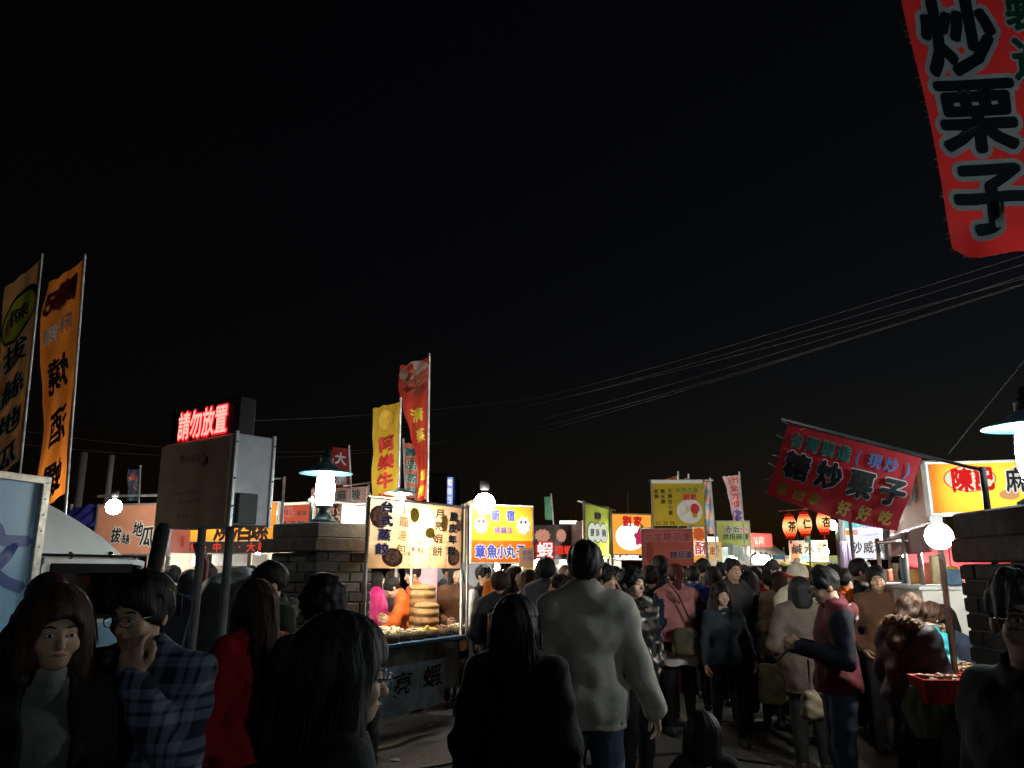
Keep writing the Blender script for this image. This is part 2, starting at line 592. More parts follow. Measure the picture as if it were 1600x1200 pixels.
# two more lamps of the same kind outside the picture: beside and behind the photographer
street_lamp(4.3, -.8, 2.15, 'lit lamp with blue shade on a short post beside the photographer', .84)
lp = MB(); lp.tube((0, 0, 0), (0, 0, 2.15), .06, .055, 12); lp.lathe([(.2, 0), (.2, .02), (.08, .05)], n=16)
tag(lp.build('lamp_post', blackm, None, True, loc=(4.3, -.8, 0)), 'short black steel post carrying the lamp beside the photographer', 'post')
street_lamp(-1.5, -5.2, 2.6, 'lit lamp with blue shade on a steel post behind the photographer', .72)
lp = MB(); lp.tube((0, 0, 0), (0, 0, 2.6), .05, .045, 12); lp.lathe([(.16, 0), (.16, .02), (.07, .05)], n=16)
tag(lp.build('lamp_post', blackm, None, True, loc=(-1.5, -5.2, 0)), 'black steel post carrying the lamp behind the photographer', 'post')


# ------------------------------------------------------------------ bulbs
def light_bulb(px, py, Y, label, r=.05, mat=None, shade=None, cordz=.5, lamp_cat='light bulb', group='bare bulbs over the stalls', tilt=None, round_=False):
    p = W(px, py, Y)
    root = empty('light_bulb', p, 0, label, lamp_cat, group)
    b = MB(); b.lathe([(1e-4, -r), (r * .6, -r * .82), (r * .95, -r * .35), (r, 0), (r * .85, r * .5), (r * .5, r * 1.1), (r * .38, r * 1.35)], n=16)
    if round_: b = MB(); b.ball((0, 0, 0), r, 24)
    b.build('bulb', mat or bulb_white, root, True)
    b = MB(); b.lathe([(r * .42, r * 1.3), (r * .45, r * 2.1), (r * .2, r * 2.3)], n=12); b.build('socket', blackm, root, True)
    if shade:
        b = MB(); b.lathe([(r * .5, r * 2.0), (shade, r * .9), (shade * 1.01, r * .85), (r * .5, r * 1.9)], n=24)
        b.build('shade', M('white_enamel_shade', (.75, .73, .68), .5, 0, .1), root, True)
    if cordz > 0:
        b = MB(); b.tube((0, 0, r * 2.2), (0, 0, r * 2.2 + cordz), .006, n=6); b.build('cord', blackm, root)
    return root


# ------------------------------------------------------------------ signs and stalls
def quad(x0, Y0, x1, Y1, yt, yb):
    ym = (yt + yb) / 2
    A, B = W(x0, ym, Y0), W(x1, ym, Y1)
    yaw = math.atan2(B.y - A.y, B.x - A.x)
    Ym = (Y0 + Y1) / 2
    return dict(c=(A + B) / 2, yaw=yaw, w=(B.xy - A.xy).length, z0=zz(yb, Ym), z1=zz(yt, Ym))


class Stall:
    """a market stall: an Empty on the ground below its main sign; local x runs along the sign, y into the stall"""
    def __init__(s, name, label, q, cat='stall', group=None):
        s.q = q
        s.root = empty(name, (q['c'].x, q['c'].y, 0), q['yaw'], label, cat, group)

    def loc(s, p):
        """world point to stall space"""
        d = Vector((p[0] - s.root.location.x, p[1] - s.root.location.y))
        c, n = math.cos(-s.q['yaw']), math.sin(-s.q['yaw'])
        return Vector((d.x * c - d.y * n, d.x * n + d.y * c, p[2] if len(p) > 2 else 0))

    def board(s, mat, q=None, thick=.04, frame=None, name='signboard', fr=.02, cloth=0.0):
        q = q or s.q
        h = q['z1'] - q['z0']
        c = s.loc((q['c'].x, q['c'].y, 0))
        if cloth > 0:
            nu, nv = 24, 14
            V = [((i / nu - .5) * q['w'], cloth * math.sin(i * .55 + j * .1) * (.4 + j / nv * .6) + cloth * .6 * math.sin(j * .7 + i * .23), (.5 - j / nv) * h) for j in range(nv + 1) for i in range(nu + 1)]
            F = [(j * (nu + 1) + i, (j + 1) * (nu + 1) + i, (j + 1) * (nu + 1) + i + 1, j * (nu + 1) + i + 1) for j in range(nv) for i in range(nu)]
            o = mesh_obj(name, V, F, mat, s.root, True)
        else:
            b = MB(); b.box((0, thick / 2, 0), (q['w'], thick, h), bev=.004)
            o = b.build(name, mat, s.root)
        o.location = (c.x, c.y, (q['z0'] + q['z1']) / 2)
        o.rotation_euler = (0, 0, q['yaw'] - s.q['yaw'])
        if frame is not None:
            b = MB(); w = q['w']
            for zc in (-h / 2 - fr / 2, h / 2 + fr / 2): b.box((0, thick / 2, zc), (w + 2 * fr, thick + .012, fr))
            for xc in (-w / 2 - fr / 2, w / 2 + fr / 2): b.box((xc, thick / 2, 0), (fr, thick + .012, h - .001))
            b.build('sign_frame', frame, o)
        return o, q['w'], h

    def lightbox(s, base, lum=14.0, q=None, tubes=2, depth=.16, name='signboard', **k):
        """a shallow box with fluorescent tubes behind a translucent printed sheet"""
        q = q or s.q
        o, w, h = s.board(M(name + '_sheet_' + '%d%d%d' % tuple(int(c * 99) for c in base), base, .5, 0, .1, 3, trans=.8), q, thick=.01, cloth=.0015, name=name)
        b = MB(); b.box((0, depth + .01, 0), (w + .02, .015, h + .02)); b.box((0, depth / 2 + .01, h / 2 + .012), (w + .02, depth, .015)); b.box((0, depth / 2 + .01, -h / 2 - .012), (w + .02, depth, .015))
        for x in (-w / 2 - .012, w / 2 + .012): b.box((x, depth / 2 + .01, 0), (.015, depth, h + .04))
        b.build('box_shell', M('white_box_shell', (.8, .8, .78), .6), o)
        for i in range(tubes):
            b = MB(); z = (i + .5) / tubes * h - h / 2; b.tube((-w * .47, depth * .8, z), (w * .47, depth * .8, z), .013, n=8)
            b.build('tube_lamp', M('tube_glow_%d' % int(lum * 10), emit=(1, .95, .85), estr=lum, var=0), o, True)
        return o, w, h

    def post(s, x, y, z1, r=.018, z0=0.0, mat=None):
        b = MB(); b.tube((x, y, z0), (x, y, z1), r, n=10); return b.build('post', mat or steel, s.root, True)

    def bar(s, p0, p1, r=.014, mat=None, name='crossbar'):
        b = MB(); b.tube(p0, p1, r, n=8); return b.build(name, mat or steel, s.root, True)

    def box(s, name, c, d, mat, bev=.006, **k):
        b = MB(); b.box(c, d, bev=bev, **k); return b.build(name, mat, s.root)

    def canopy(s, x0, x1, y0, y1, z, drop, mat, peak=.25):
        nu, nv = 10, 6
        V, F = [], []
        for j in range(nv + 1):
            for i in range(nu + 1):
                u, v = i / nu, j / nv
                V.append((x0 + (x1 - x0) * u, y0 + (y1 - y0) * v, z + peak * (1 - abs(2 * v - 1)) - .03 * math.sin(u * math.pi * 3) ** 2))
        for j in range(nv):
            for i in range(nu):
                a = j * (nu + 1) + i
                F.append((a, a + 1, a + nu + 2, a + nu + 1))
        return mesh_obj('canopy', V, F, mat, s.root)


def cloth_y(u, v, w, h, a):
    i, j = (u / w + .5) * 24, (.5 - v / h) * 14
    return a * math.sin(i * .55 + j * .1) * (.4 + j / 14 * .6) + a * .6 * math.sin(j * .7 + i * .23)


def cloth_warp(w, h, a):
    return lambda u, v, n: (u, cloth_y(u, v, w, h, a) - n, v)


def mpx(Y): return Y / FPX * 1.0     # metres of one photo pixel at a distance


ROOFC = M('dark_canopy_cloth', (.05, .055, .07), .9, 0, .3, 4)
TARP_BLUE = M('blue_tarpaulin', (.03, .035, .28), .6, 0, .35, 5, .3, 12)
COUNTER = M('counter_sheet_metal', (.4, .4, .39), .4, .75, .2, 7)
WOODD = M('dark_plywood', (.10, .065, .04), .7, 0, .3, 6)
INTERIOR = M('pale_stall_backing', (.62, .58, .5), .85, 0, .12, 5)
GLOWBOX = M('white_lightbox', emit=(1.0, .97, .9), estr=2.6, var=.05, vscale=3)
FOODS = [M('food_%s' % n, c, .6, 0, .3, 30) for n, c in (('dough', (.7, .6, .42)), ('corn', (.75, .5, .1)), ('meat', (.25, .12, .08)), ('green', (.2, .3, .06)), ('fried', (.6, .33, .1)))]

# ---- sweet potato stall
q = quad(150, 10.1, 263, 9.9, 789, 866)
S = Stall('snack_stall', 'salmon coloured stall sign with black brush writing behind the white truck cab', q)
salmon = M('salmon_sign_vinyl', (.62, .27, .17), .55, 0, .12, 3)
bd, w, h = S.board(salmon, frame=galv)
m1 = mpx(10)
chars = []
for ch, px, py, sz in (('拔', 181, 836, 20), ('絲', 199, 841, 16), ('地', 218, 827, 20), ('瓜', 235, 838, 26)):
    chars.append((ch, (px - 206.5) * m1, (827.5 - py) * m1, sz * m1 * .9, sz * m1 * 1.2, -.08))
print_text(bd, chars, ink_black, ink_white, bold=.03)
q2 = quad(267, 10.1, 297, 10.7, 827, 864)
b2, w2, h2 = S.board(M('pink_side_vinyl', (.55, .22, .2), .6, 0, .2, 3), q2, name='side_signboard')
print_text(b2, line('香', .04, -.0, .15), ink_red)
for x in (-w / 2, w / 2): S.post(x, .03, q['z1'] + .02)
for x in (-w / 2, w / 2): S.post(x, 1.4, q['z1'] + .02)
S.box('counter', (0, .35, .45), (w * 1.1, .6, .9), COUNTER)
S.box('back_panel', (0, 1.5, 1.0), (w * 1.6, .03, 1.9), M('dull_stall_backing', (.3, .25, .19), .85, 0, .3, 4))
S.box('top_rail', (0, .02, q['z1'] + .12), (w * 1.1, .03, .03), galv)
light_bulb(178, 792, 8.95, 'bare glowing bulb above the white truck cab before the salmon sign', .085, M('soft_bulb_glow', emit=(1, .93, .78), estr=130, var=0), cordz=.0, round_=True)
light_bulb(240, 872, 10.9, 'bulb glowing inside the stall below the salmon sign', .06, bulb_white)
# ---- blue tarp
V, F = [], []
A, B = W(108, 790, 10.6), W(172, 792, 10.4)
nu = 16
for j in range(7):
    for i in range(nu + 1):
        u = i / nu
        p = A.lerp(B, u)
        V.append((p.x, p.y + .05 * math.sin(i * 1.3 + j) - j * .05, p.z - j * .045 - .03 * math.sin(u * 9) * (1 - j / 8) ** 2))
F = [(j * (nu + 1) + i, (j + 1) * (nu + 1) + i, (j + 1) * (nu + 1) + i + 1, j * (nu + 1) + i + 1) for j in range(6) for i in range(nu)]
tp = mesh_obj('tarpaulin', V, F, TARP_BLUE)
tag(tp, 'crumpled blue tarpaulin edge above the white truck cab', 'tarpaulin')
b = MB()
for px in (112, 168):
    p = W(px, 790, 10.55); b.tube((p.x, p.y, 0), (p.x, p.y, p.z + .02), .02)
b.build('support_pole', galv, tp)
# ---- spicy snail stall
q = quad(268, 10.9, 431, 10.6, 787, 845)
S = Stall('snack_stall', 'orange lightbox stall with large black characters between the notice board and the brick pillar', q)
bd, w, h = S.lightbox((.90, .30, .03), 13)
m1 = mpx(10.75)
chars = [(c, (x - 349.5) * m1, (816 - 824) * m1, 34 * m1, 44 * m1, 0) for c, x in (('燒', 352), ('酒', 383), ('螺', 411))]
print_text(bd, chars, ink_black, None, bold=.03)
chars = [('炭', (318 - 349.5) * m1, (816 - 832) * m1, 12 * m1, 14 * m1, 0)]
print_text(bd, chars, ink_black)
q2 = quad(268, 10.9, 431, 10.6, 846, 864)
b2, w2, h2 = S.board(M('black_menu_strip', (.03, .028, .025), .6), q2, name='menu_strip')
red_glow = M('red_lit_lettering', emit=(1.0, .06, .03), estr=.8, var=0)
print_text(b2, line('燒·中辣·大辣', .08, 0, .13, .165), red_glow)
for x in (-w / 2 - .03, w / 2 + .05): S.post(x, .06, q['z1'] + .35)
S.box('top_rail', (w * .2, .06, q['z1'] + .33), (w * .6, .02, .02), steel)
S.box('counter', (0, .4, .42), (w * 1.02, .6, .84), COUNTER)
S.box('back_panel', (0, 1.6, 1.0), (w * 1.25, .03, 1.95), M('dull_stall_backing'))
for k in range(9): S.box('jar', (-w * .45 + k * w * .11, .35 + .1 * (k % 2), .95), (.1, .1, .2), M('goods_jar_%d' % (k % 3), ((.5, .12, .05), (.6, .45, .2), (.3, .28, .25))[k % 3], .4), bev=.02)
for k in range(5):
    S.box('menu_card', (-w * .4 + k * w * .2, .5, zz(875, 11)), (w * .15, .01, .16), M('white_card', (.75, .74, .7), .8))
light_bulb(330, 873, 11.6, 'bulb glowing inside the stall below the orange snail sign, between the sign posts', .06)
light_bulb(402, 872, 11.6, 'bulb glowing inside the stall below the orange snail sign, beside the pillar', .06)
# ---- red chilli sign
q = quad(433, 12.2, 487, 11.9, 789, 822)
S = Stall('snack_stall', 'small red lightbox stall sign between the orange snail sign and the pillar lamp', q)
bd, w, h = S.board(M('red_lightbox', emit=(.85, .14, .07), estr=.6, var=.1), frame=M('pale_sign_frame', (.7, .66, .55), .6), thick=.12, fr=.04)
disc(bd, -.1, .05, .11, .08, M('pink_print', emit=(.9, .28, .2), estr=.6, var=0))
print_text(bd, line('陳記', -.1, .05, .11), M('maroon_ink', (.2, .01, .01), .6), off=.009)
print_text(bd, line('麻辣', .15, .03, .085, .1), ink_black)
print_text(bd, line('燒酒螺', -.03, -.15, .16), ink_black)
for x in (-w / 2 - .04, w / 2 + .04): S.post(x, .06, q['z1'])
S.box('counter', (0, .4, .42), (w, .5, .84), COUNTER)
# ---- numbing-spice stall
q = quad(486, 12.9, 572, 12.5, 762, 787)
S = Stall('snack_stall', 'stall with a blazing white lightbox and a faded pink sign behind the pillar lamp', q)
bd, w, h = S.board(M('faded_pink_sign', (.5, .3, .24), .7, 0, .2, 4))
print_text(bd, line('麻辣', .2, .0, .19, .26), M('dark_teal_ink', (.03, .1, .12), .6))
q2 = quad(534, 12.3, 571, 12.3, 786, 818)
b2, w2, h2 = S.board(GLOWBOX, q2, name='lightbox', thick=.1, frame=galv)
q3 = quad(486, 12.7, 532, 12.5, 788, 850)
b3, w3, h3 = S.board(M('pink_back_board', (.55, .36, .28), .7, 0, .2, 4), q3, name='side_board')
for x in (-w / 2, w / 2): S.post(x, .06, q['z1'] + .03)
S.bar((w * .1, -.02, q['z1'] + .02), (w * .9, -.05, q['z1'] + .08), name='rail')
S.box('counter', (0, .5, .42), (w, .5, .84), COUNTER)
vine = MB()
rn = random.Random(3)
p0 = S.loc(W(523, 815, 12.1)); pts = [p0 + Vector((rn.uniform(-.03, .03), 0, .06 * k)) for k in range(6)]
vine.path(pts, .012, 6)
for k in range(26):
    p = pts[rn.randrange(6)] + Vector((rn.uniform(-.07, .07), rn.uniform(-.04, .04), rn.uniform(-.03, .05)))
    vine.box(p, (.05, .004, .03), rz=rn.uniform(0, 3), ry=rn.uniform(0, 3))
vine.build('dried_vine', M('dry_brown_leaf', (.05, .035, .02), .9), S.root)

# ---- dumpling stall
q = quad(576, 7.9, 722, 9.3, 787, 888)
S = Stall('dumpling_stall', 'dumpling stall with a glowing menu banner and bamboo steamers beside the brick pillar', q)
menu = M('menu_banner_vinyl', (.76, .45, .25), .6, 0, .12, 3, trans=.55)
bd, w, h = S.board(menu, cloth=.012, name='menu_banner')
wp = cloth_warp(w, h, .012)
u_ = lambda px: (px - 649) / 146 * w
v_ = lambda py: (837.5 - py) / 101 * h
def col(s, px, py0, py1, wpx, lean=0.0):
    n = len(s); out = []
    for i, ch in enumerate(s):
        t = i / max(1, n - 1)
        out.append((ch, u_(px - lean * t), v_(py0 + (py1 - py0) * t), wpx / 146 * w, (py1 - py0) / max(1, n - 1) * .82 / 101 * h, 0))
    return out
violet = M('violet_ink', (.06, .04, .30), .6)
print_text(bd, col('台式蒸餃', 600, 797, 860, 18, 5), violet, ink_white, warp=wp, bold=.03)
print_text(bd, col('小籠湯包', 624, 797, 860, 16, 3), M('olive_ink', (.12, .2, .05), .6), None, warp=wp, bold=.012)
print_text(bd, col('月亮蝦餅', 681, 800, 861, 16, 4), ink_black, None, warp=wp, bold=.02)
print_text(bd, col('脆皮年糕', 706, 803, 860, 16, 4), ink_black, M('grey_halo_ink', (.45, .45, .5), .7), warp=wp, bold=.03)
print_text(bd, col('套餐', 652, 847, 860, 12), M('olive_ink'), None, warp=wp, bold=.01)
for s_, px, a, b_ in (('一籠十五', 633, 856, 885), ('一籠10元', 640, 850, 885), ('一份60元', 666, 848, 885), ('一份30元', 692, 846, 885)):
    print_text(bd, col(s_, px, a, b_, 6), M('magenta_ink', (.6, .06, .14), .6), None, warp=wp, bold=.02)
bowl = M('printed_bowl', (.18, .06, .03), .6, 0, .3, 8)
meat = M('printed_dumplings', (.55, .25, .18), .6, 0, .35, 14)
for px, py, ru, rv in ((590, 813, 13, 17), (609, 872, 14, 14), (708, 870, 12, 14), (716, 817, 5, 10)):
    disc(bd, u_(px), v_(py), ru / 146 * w, rv / 101 * h, bowl, .004, warp=wp)
    for k in range(9):
        a_ = k * .9; q_ = .52 if k else 0
        disc(bd, u_(px + q_ * ru * math.cos(a_)), v_(py - 1 + q_ * rv * math.sin(a_)), ru * .24 / 146 * w, rv * .24 / 101 * h, meat, .007 + k * .0004, warp=wp, n=10)
ylw = M('printed_yellow_round', (.85, .62, .06), .6, 0, .15, 20)
disc(bd, u_(640), v_(806), 8 / 146 * w, 12 / 101 * h, ylw, .005, warp=wp)
disc(bd, u_(667), v_(832), 8 / 146 * w, 9 / 101 * h, ylw, .005, warp=wp)
disc(bd, u_(690), v_(815), 6 / 146 * w, 14 / 101 * h, M('printed_amber_round', (.8, .4, .06), .6), .004, warp=wp)
# frame, counter, posts
zt = .87
LA, LB = S.loc(W(588, 1016, 7.9)), S.loc(W(737, 991, 9.35))
b = MB(); b.box(((LA.x + LB.x) / 2, .38, zt - .02), (LB.x - LA.x + .2, .84, .04), bev=.006); b.build('counter_top', M('blue_counter_edge', (.10, .2, .36), .35, .3, .25, 9), S.root)
S.box('counter_body', ((LA.x + LB.x) / 2, .42, .56), (LB.x - LA.x, .68, .50), M('grimy_cart_steel', (.12, .12, .115), .45, .7, .4, 6))
for x in (LA.x + .06, LB.x - .06):
    for y in (.10, .72):
        b = MB(); b.tube((x, y, 0), (x, y, .4), .025, n=8); b.build('leg', blackm, S.root, True)
for x, y in ((w / 2, .0), (w / 2 + .12, .0), (-w / 2, .02), (w / 2 + .1, .8), (-w / 2, .8)):
    S.post(x, y, q['z1'] + .05, z0=zt)
S.bar((-w / 2 - .05, .0, q['z1'] + .015), (w / 2 + .12, .0, q['z1'] + .015), .016, name='top_rail')
S.bar((-w / 2 - .05, .8, q['z1'] + .015), (w / 2 + .12, .8, q['z1'] + .015), .016, name='top_rail')
# hanging front cloth
qf = quad(588, 7.82, 692, 8.85, 1035, 1110)
fc, fw, fh = S.board(M('blue_front_banner', (.42, .58, .66), .6, 0, .3, 5), dict(qf, c=qf['c'] + Vector((.04, -.03, 0))), cloth=.02, name='front_banner')
fwp = cloth_warp(fw, fh, .02)
print_text(fc, [('亮', -fw * .2, fh * .12, fw * .28, fh * .5, .05), ('蝦', fw * .26, fh * .16, fw * .28, fh * .5, .05)], M('brown_brush_ink', (.05, .018, .012), .7), None, warp=fwp, bold=.02)
st = MB(); st.path([fwp(a * fw, b_ * fh, .012) for a, b_ in ((-.45, .1), (-.25, -.12), (-.02, -.42), (.05, -.1), (.0, .22))], .008, 6)
st.build('white_stroke', ink_white, fc)
# steamers on the counter
bamboo = M('bamboo_steamer', (.27, .135, .052), .6, 0, .3, 18, .3, 80)
bamboo2 = M('bamboo_rim', (.40, .24, .10), .6, 0, .25, 18, .3, 80)
bdark = M('dark_bowl', (.09, .06, .03), .6, 0, .3, 10)
def xfor(px, y):
    """place along the counter of what stands y deep on it and is seen at photo column px"""
    k = (px - 800) / FPX / 1.044
    ca, sa = math.cos(S.q['yaw']), math.sin(S.q['yaw'])
    c = S.q['c']
    return (k * (c.y + y * ca) - c.x + y * sa) / (ca - k * sa)
def tray(x, y, r, food, seed, label):
    p = S.root.matrix_world @ Vector((0, 0, 0))
    c, n_ = math.cos(S.q['yaw']), math.sin(S.q['yaw'])
    t = empty('steamer_tray', (S.root.location.x + x * c - y * n_, S.root.location.y + x * n_ + y * c, zt), 0, label, 'steamer', 'open steamer trays along the dumpling counter')
    b = MB(); b.lathe([(r * .9, .001), (r, .02), (r, .085), (r * .94, .085), (r * .92, .06), (.001, .055)], n=24); b.build('basket', bdark, t, True)
    rn = random.Random(seed); b = MB()
    for k in range(34):
        a, q_ = rn.uniform(0, 6.28), r * .84 * math.sqrt(rn.random())
        b.ball((q_ * math.cos(a), q_ * math.sin(a), .075 + .03 * (1 - q_ / r) + rn.uniform(-.008, .012)), r * rn.uniform(.11, .17), 8, squash=.75)
    tag(b.build('dumplings', FOODS[food], t, True), kind='stuff')
    return t
for k, (px, y, r, food, lb) in enumerate(((602, .12, .15, 0, 'open steamer tray of pale dumplings at the pillar end of the counter edge'), (627, .12, .12, 0, 'open steamer tray of pale buns, second from the pillar along the counter edge'), (648, .13, .12, 0, 'open steamer tray of pale buns before the short bamboo stack'),
                               (668, .14, .13, 1, 'open steamer tray of yellow corn dumplings on the counter edge'), (690, .17, .13, 2, 'open steamer tray of brown meat balls on the counter edge'), (713, .15, .12, 0, 'open steamer tray of pale buns at the post end of the counter'), (604, .5, .19, 0, 'wide heaped tray of pale dumplings behind the counter edge beside the pillar'))):
    tray(xfor(px, y), y, r, food, k, lb)
def stack(px, y, r, tiers, label, lid=True):
    x = xfor(px, y)
    c, n_ = math.cos(S.q['yaw']), math.sin(S.q['yaw'])
    e = empty('steamer_stack', (S.root.location.x + x * c - y * n_, S.root.location.y + x * n_ + y * c, zt), 0, label, 'steamer')
    z = 0.001
    for k in range(tiers):
        hh = .098
        b = MB(); b.lathe([(r * .97, z), (r, z + .004), (r, z + hh * .25), (r * 1.025, z + hh * .27), (r * 1.025, z + hh * .6), (r, z + hh * .62), (r, z + hh - .003), (r * .9, z + hh - .002)], n=26)
        b.build('tier', bamboo if k < tiers - 1 else bamboo2, e, True); z += hh
    if lid:
        b = MB(); b.lathe([(r * 1.03, z), (r * 1.03, z + .03), (r * .8, z + .055), (.001, z + .065)], n=26); b.build('lid', bamboo2, e, True)
stack(666, .36, .14, 3, 'short stack of round bamboo steamers on the dumpling counter')
stack(659, .52, .15, 5, 'tall stack of round bamboo steamers behind the short stack')
S.box('white_tub', (LA.x + .3, .62, zt + .12), (.5, .3, .22), M('white_plastic_tub', (.75, .75, .72), .5), bev=.02)
light_bulb(625, 778, 8.35, 'warm shaded lamp over the dumpling menu banner', .05, bulb_glow, shade=.17, cordz=.4, group=None)
light_bulb(648, 828, 8.74, 'bulb glowing through the dumpling menu banner', .055, bulb_glow, group=None)
light_bulb(600, 880, 8.7, 'bulb under the top rail of the dumpling stall beside the pillar', .04, bulb_glow, group=None)
# pink board and yellow price post
b = MB(); b.box((0, 0, 0), (.24, .03, .62), bev=.01)
tag(b.build('pink_notice_sign', M('pink_plastic_panel', (.62, .38, .48), .5), None, loc=W(668, 905, 9.9)), 'plain pink notice sign on a post behind the dumpling steamers', 'sign')
b = MB(); b.tube((0, 0, -1.3), (0, 0, -.31), .015); b.build('post', steel, bpy.data.objects['pink_notice_sign'])

# ---- takoyaki stall
q = quad(737, 10.3, 832, 10.6, 791, 878)
S = Stall('octopus_ball_stall', 'octopus ball stall with a yellow and orange lightbox sign beside the dumpling stall', q)
def two_tone(name, top, bot, z0, z1, estr):
    m = bpy.data.materials.new(name); m.use_nodes = True
    n, l = m.node_tree.nodes, m.node_tree.links
    n.clear(); out = n.new('ShaderNodeOutputMaterial'); e = n.new('ShaderNodeEmission'); e.inputs['Strength'].default_value = estr
    tc = n.new('ShaderNodeTexCoord'); sp = n.new('ShaderNodeSeparateXYZ'); mr = n.new('ShaderNodeMapRange')
    mr.inputs['From Min'].default_value = z0; mr.inputs['From Max'].default_value = z1
    cr = n.new('ShaderNodeValToRGB'); cr.color_ramp.elements[0].color = bot + (1,); cr.color_ramp.elements[1].color = top + (1,)
    l.new(tc.outputs['Object'], sp.inputs[0]); l.new(sp.outputs[2], mr.inputs['Value']); l.new(mr.outputs[0], cr.inputs[0])
    l.new(cr.outputs[0], e.inputs['Color']); l.new(e.outputs[0], out.inputs['Surface'])
    return m
bd, w, h = S.lightbox((.92, .52, .04), 22)
patch(bd, -w / 2, w / 2, -h / 2, -h * .12, M('orange_translucent_print', (.9, .30, .04), .5, trans=.75), .004)
m1 = w / 95
chars = [(c, (x - 784.5) * m1, (834.5 - y) * m1, sz * m1, sz * m1 * 1.25, 0) for c, x, y, sz in
         (('新', 773, 808, 13), ('宿', 797, 808, 13), ('章', 750, 860, 16), ('魚', 768, 860, 16), ('小', 783, 860, 15), ('丸', 797, 860, 15), ('子', 813, 859, 15))]
glow_white = M('white_lit_print', emit=(1, .97, .92), estr=1.0, var=0)
print_text(bd, chars, ink_blue, glow_white, bold=.035, ebold=.11)
print_text(bd, [(c, (x - 784.5) * m1, (834.5 - 829) * m1, 9 * m1, 10 * m1, 0) for c, x in (('總', 776), ('鋪', 786), ('店', 796))], violet)
for px in (751, 817):
    u0, v0 = (px - 784.5) * m1, (834.5 - 822) * m1
    disc(bd, u0, v0, 11 * m1, 13 * m1, glow_white, .006, name='octopus_print', lobes=8, amp=.1)
    disc(bd, u0 - 3.5 * m1, v0 + 5 * m1, 1.6 * m1, 1.8 * m1, ink_black, .010, name='octopus_eye', n=10)
    disc(bd, u0 + 3.5 * m1, v0 + 5 * m1, 1.6 * m1, 1.8 * m1, ink_black, .010, name='octopus_eye', n=10)
q2 = quad(719, 11.3, 735, 10.4, 786, 878)
S.board(M('cream_side_lightbox', emit=(1.0, .72, .32), estr=1.1, var=.1), q2, name='side_lightbox')
for x in (-w / 2 - .03, w / 2 - .12, -w / 2 + .35): S.post(x, .14, q['z1'] + .04)
S.box('counter', (0, .35, .42), (w * 1.15, .7, .84), COUNTER)
S.box('hotplate', (-.12, .25, .87), (.6, .4, .06), blackm)
b = MB(); rn = random.Random(4)
for i in range(9):
    for j in range(5): b.ball((-.36 + i * .06, .1 + j * .065, .91), .027, 8)
tag(b.build('octopus_balls', FOODS[1], S.root, True), kind='stuff')
S.box('back_panel', (0, 1.8, 1.0), (w * 1.5, .03, 1.7), M('grey_stall_backing', (.25, .25, .27), .8))
pc = S.box('price_card', (w / 2 - .1, -.02, q['z0'] + .06), (.2, .02, .25), M('brown_price_card', (.3, .17, .09), .7), bev=.002)
pr = S.box('price_list', (w / 2 - .08, -.03, q['z0'] - .28), (.14, .02, .42), M('yellow_price_list', (.5, .38, .08), .7), bev=.002)
print_text(pr, [(c, w / 2 - .08, q['z0'] - .13 - k * .055, .05, .045, 0) for k, c in enumerate('原味起司芥末')], ink_black, off=.045, bold=.01)
print_text(pc, [(c, w / 2 - .13 + k % 2 * .07, q['z0'] + .12 - k // 2 * .075, .06, .06, 0) for k, c in enumerate('大份小份')], violet, off=.035, bold=.01)
light_bulb(757, 787, 10.05, 'dazzling bare bulb over the octopus ball sign', .135, M('dazzling_bulb_glow', emit=(1, .95, .84), estr=110, var=0), cordz=.0, group=None, round_=True)
light_bulb(775, 886, 11.3, 'bulb glowing inside the octopus ball stall', .05, bulb_white, group=None)

# ---- shrimp stall (dark lightboxes with red writing)
q = quad(833, 13.6, 866, 13.6, 822, 872)
S = Stall('shrimp_stall', 'dark stall with glowing red shrimp lettering beyond the octopus ball stall', q)
drk = M('black_sign_print', (.03, .012, .012), .5, 0, .3, 5)
redhalo = M('red_neon_halo', emit=(.9, .015, .02), estr=.8, var=0)
pink = M('printed_shrimp', emit=(.9, .42, .28), estr=.6, var=.35, vscale=14)
for n_, qq, ch in (('signboard', q, '蝦'), ('signboard', quad(868, 13.6, 889, 13.7, 822, 872), '酒蝦')):
    bd, w, h = S.board(drk, qq, name=n_, frame=blackm)
    disc(bd, -.02, h * .2, w * .36, h * .2, pink, lobes=11, amp=.12)
    print_text(bd, line(ch, .02, -h * .25, .28 if len(ch) == 1 else .15), glow_white if len(ch) == 1 else red_glow, redhalo, ebold=.12 if len(ch) == 1 else .05)
S.box('counter', (.2, .5, .42), (1.2, .6, .84), COUNTER)
for x in (-.2, .66): S.post(x, .06, q['z1'] + .05)
S.box('back_panel', (.2, 1.8, 1.1), (1.5, .03, 1.9), INTERIOR)
q3 = quad(889, 13.9, 910, 13.2, 815, 872)
S.board(M('brown_side_cloth', (.3, .2, .17), .8), q3, name='side_cloth')
S.box('top_lamp', (.42, -.05, q['z1'] + .06), (.3, .06, .05), GLOWBOX)
light_bulb(842, 880, 14.3, 'paper-white bulb glowing under the dark shrimp signs', .07, bulb_white)
light_bulb(872, 885, 14.8, 'bulb glowing inside the shrimp stall near the green banner', .06, bulb_glow)

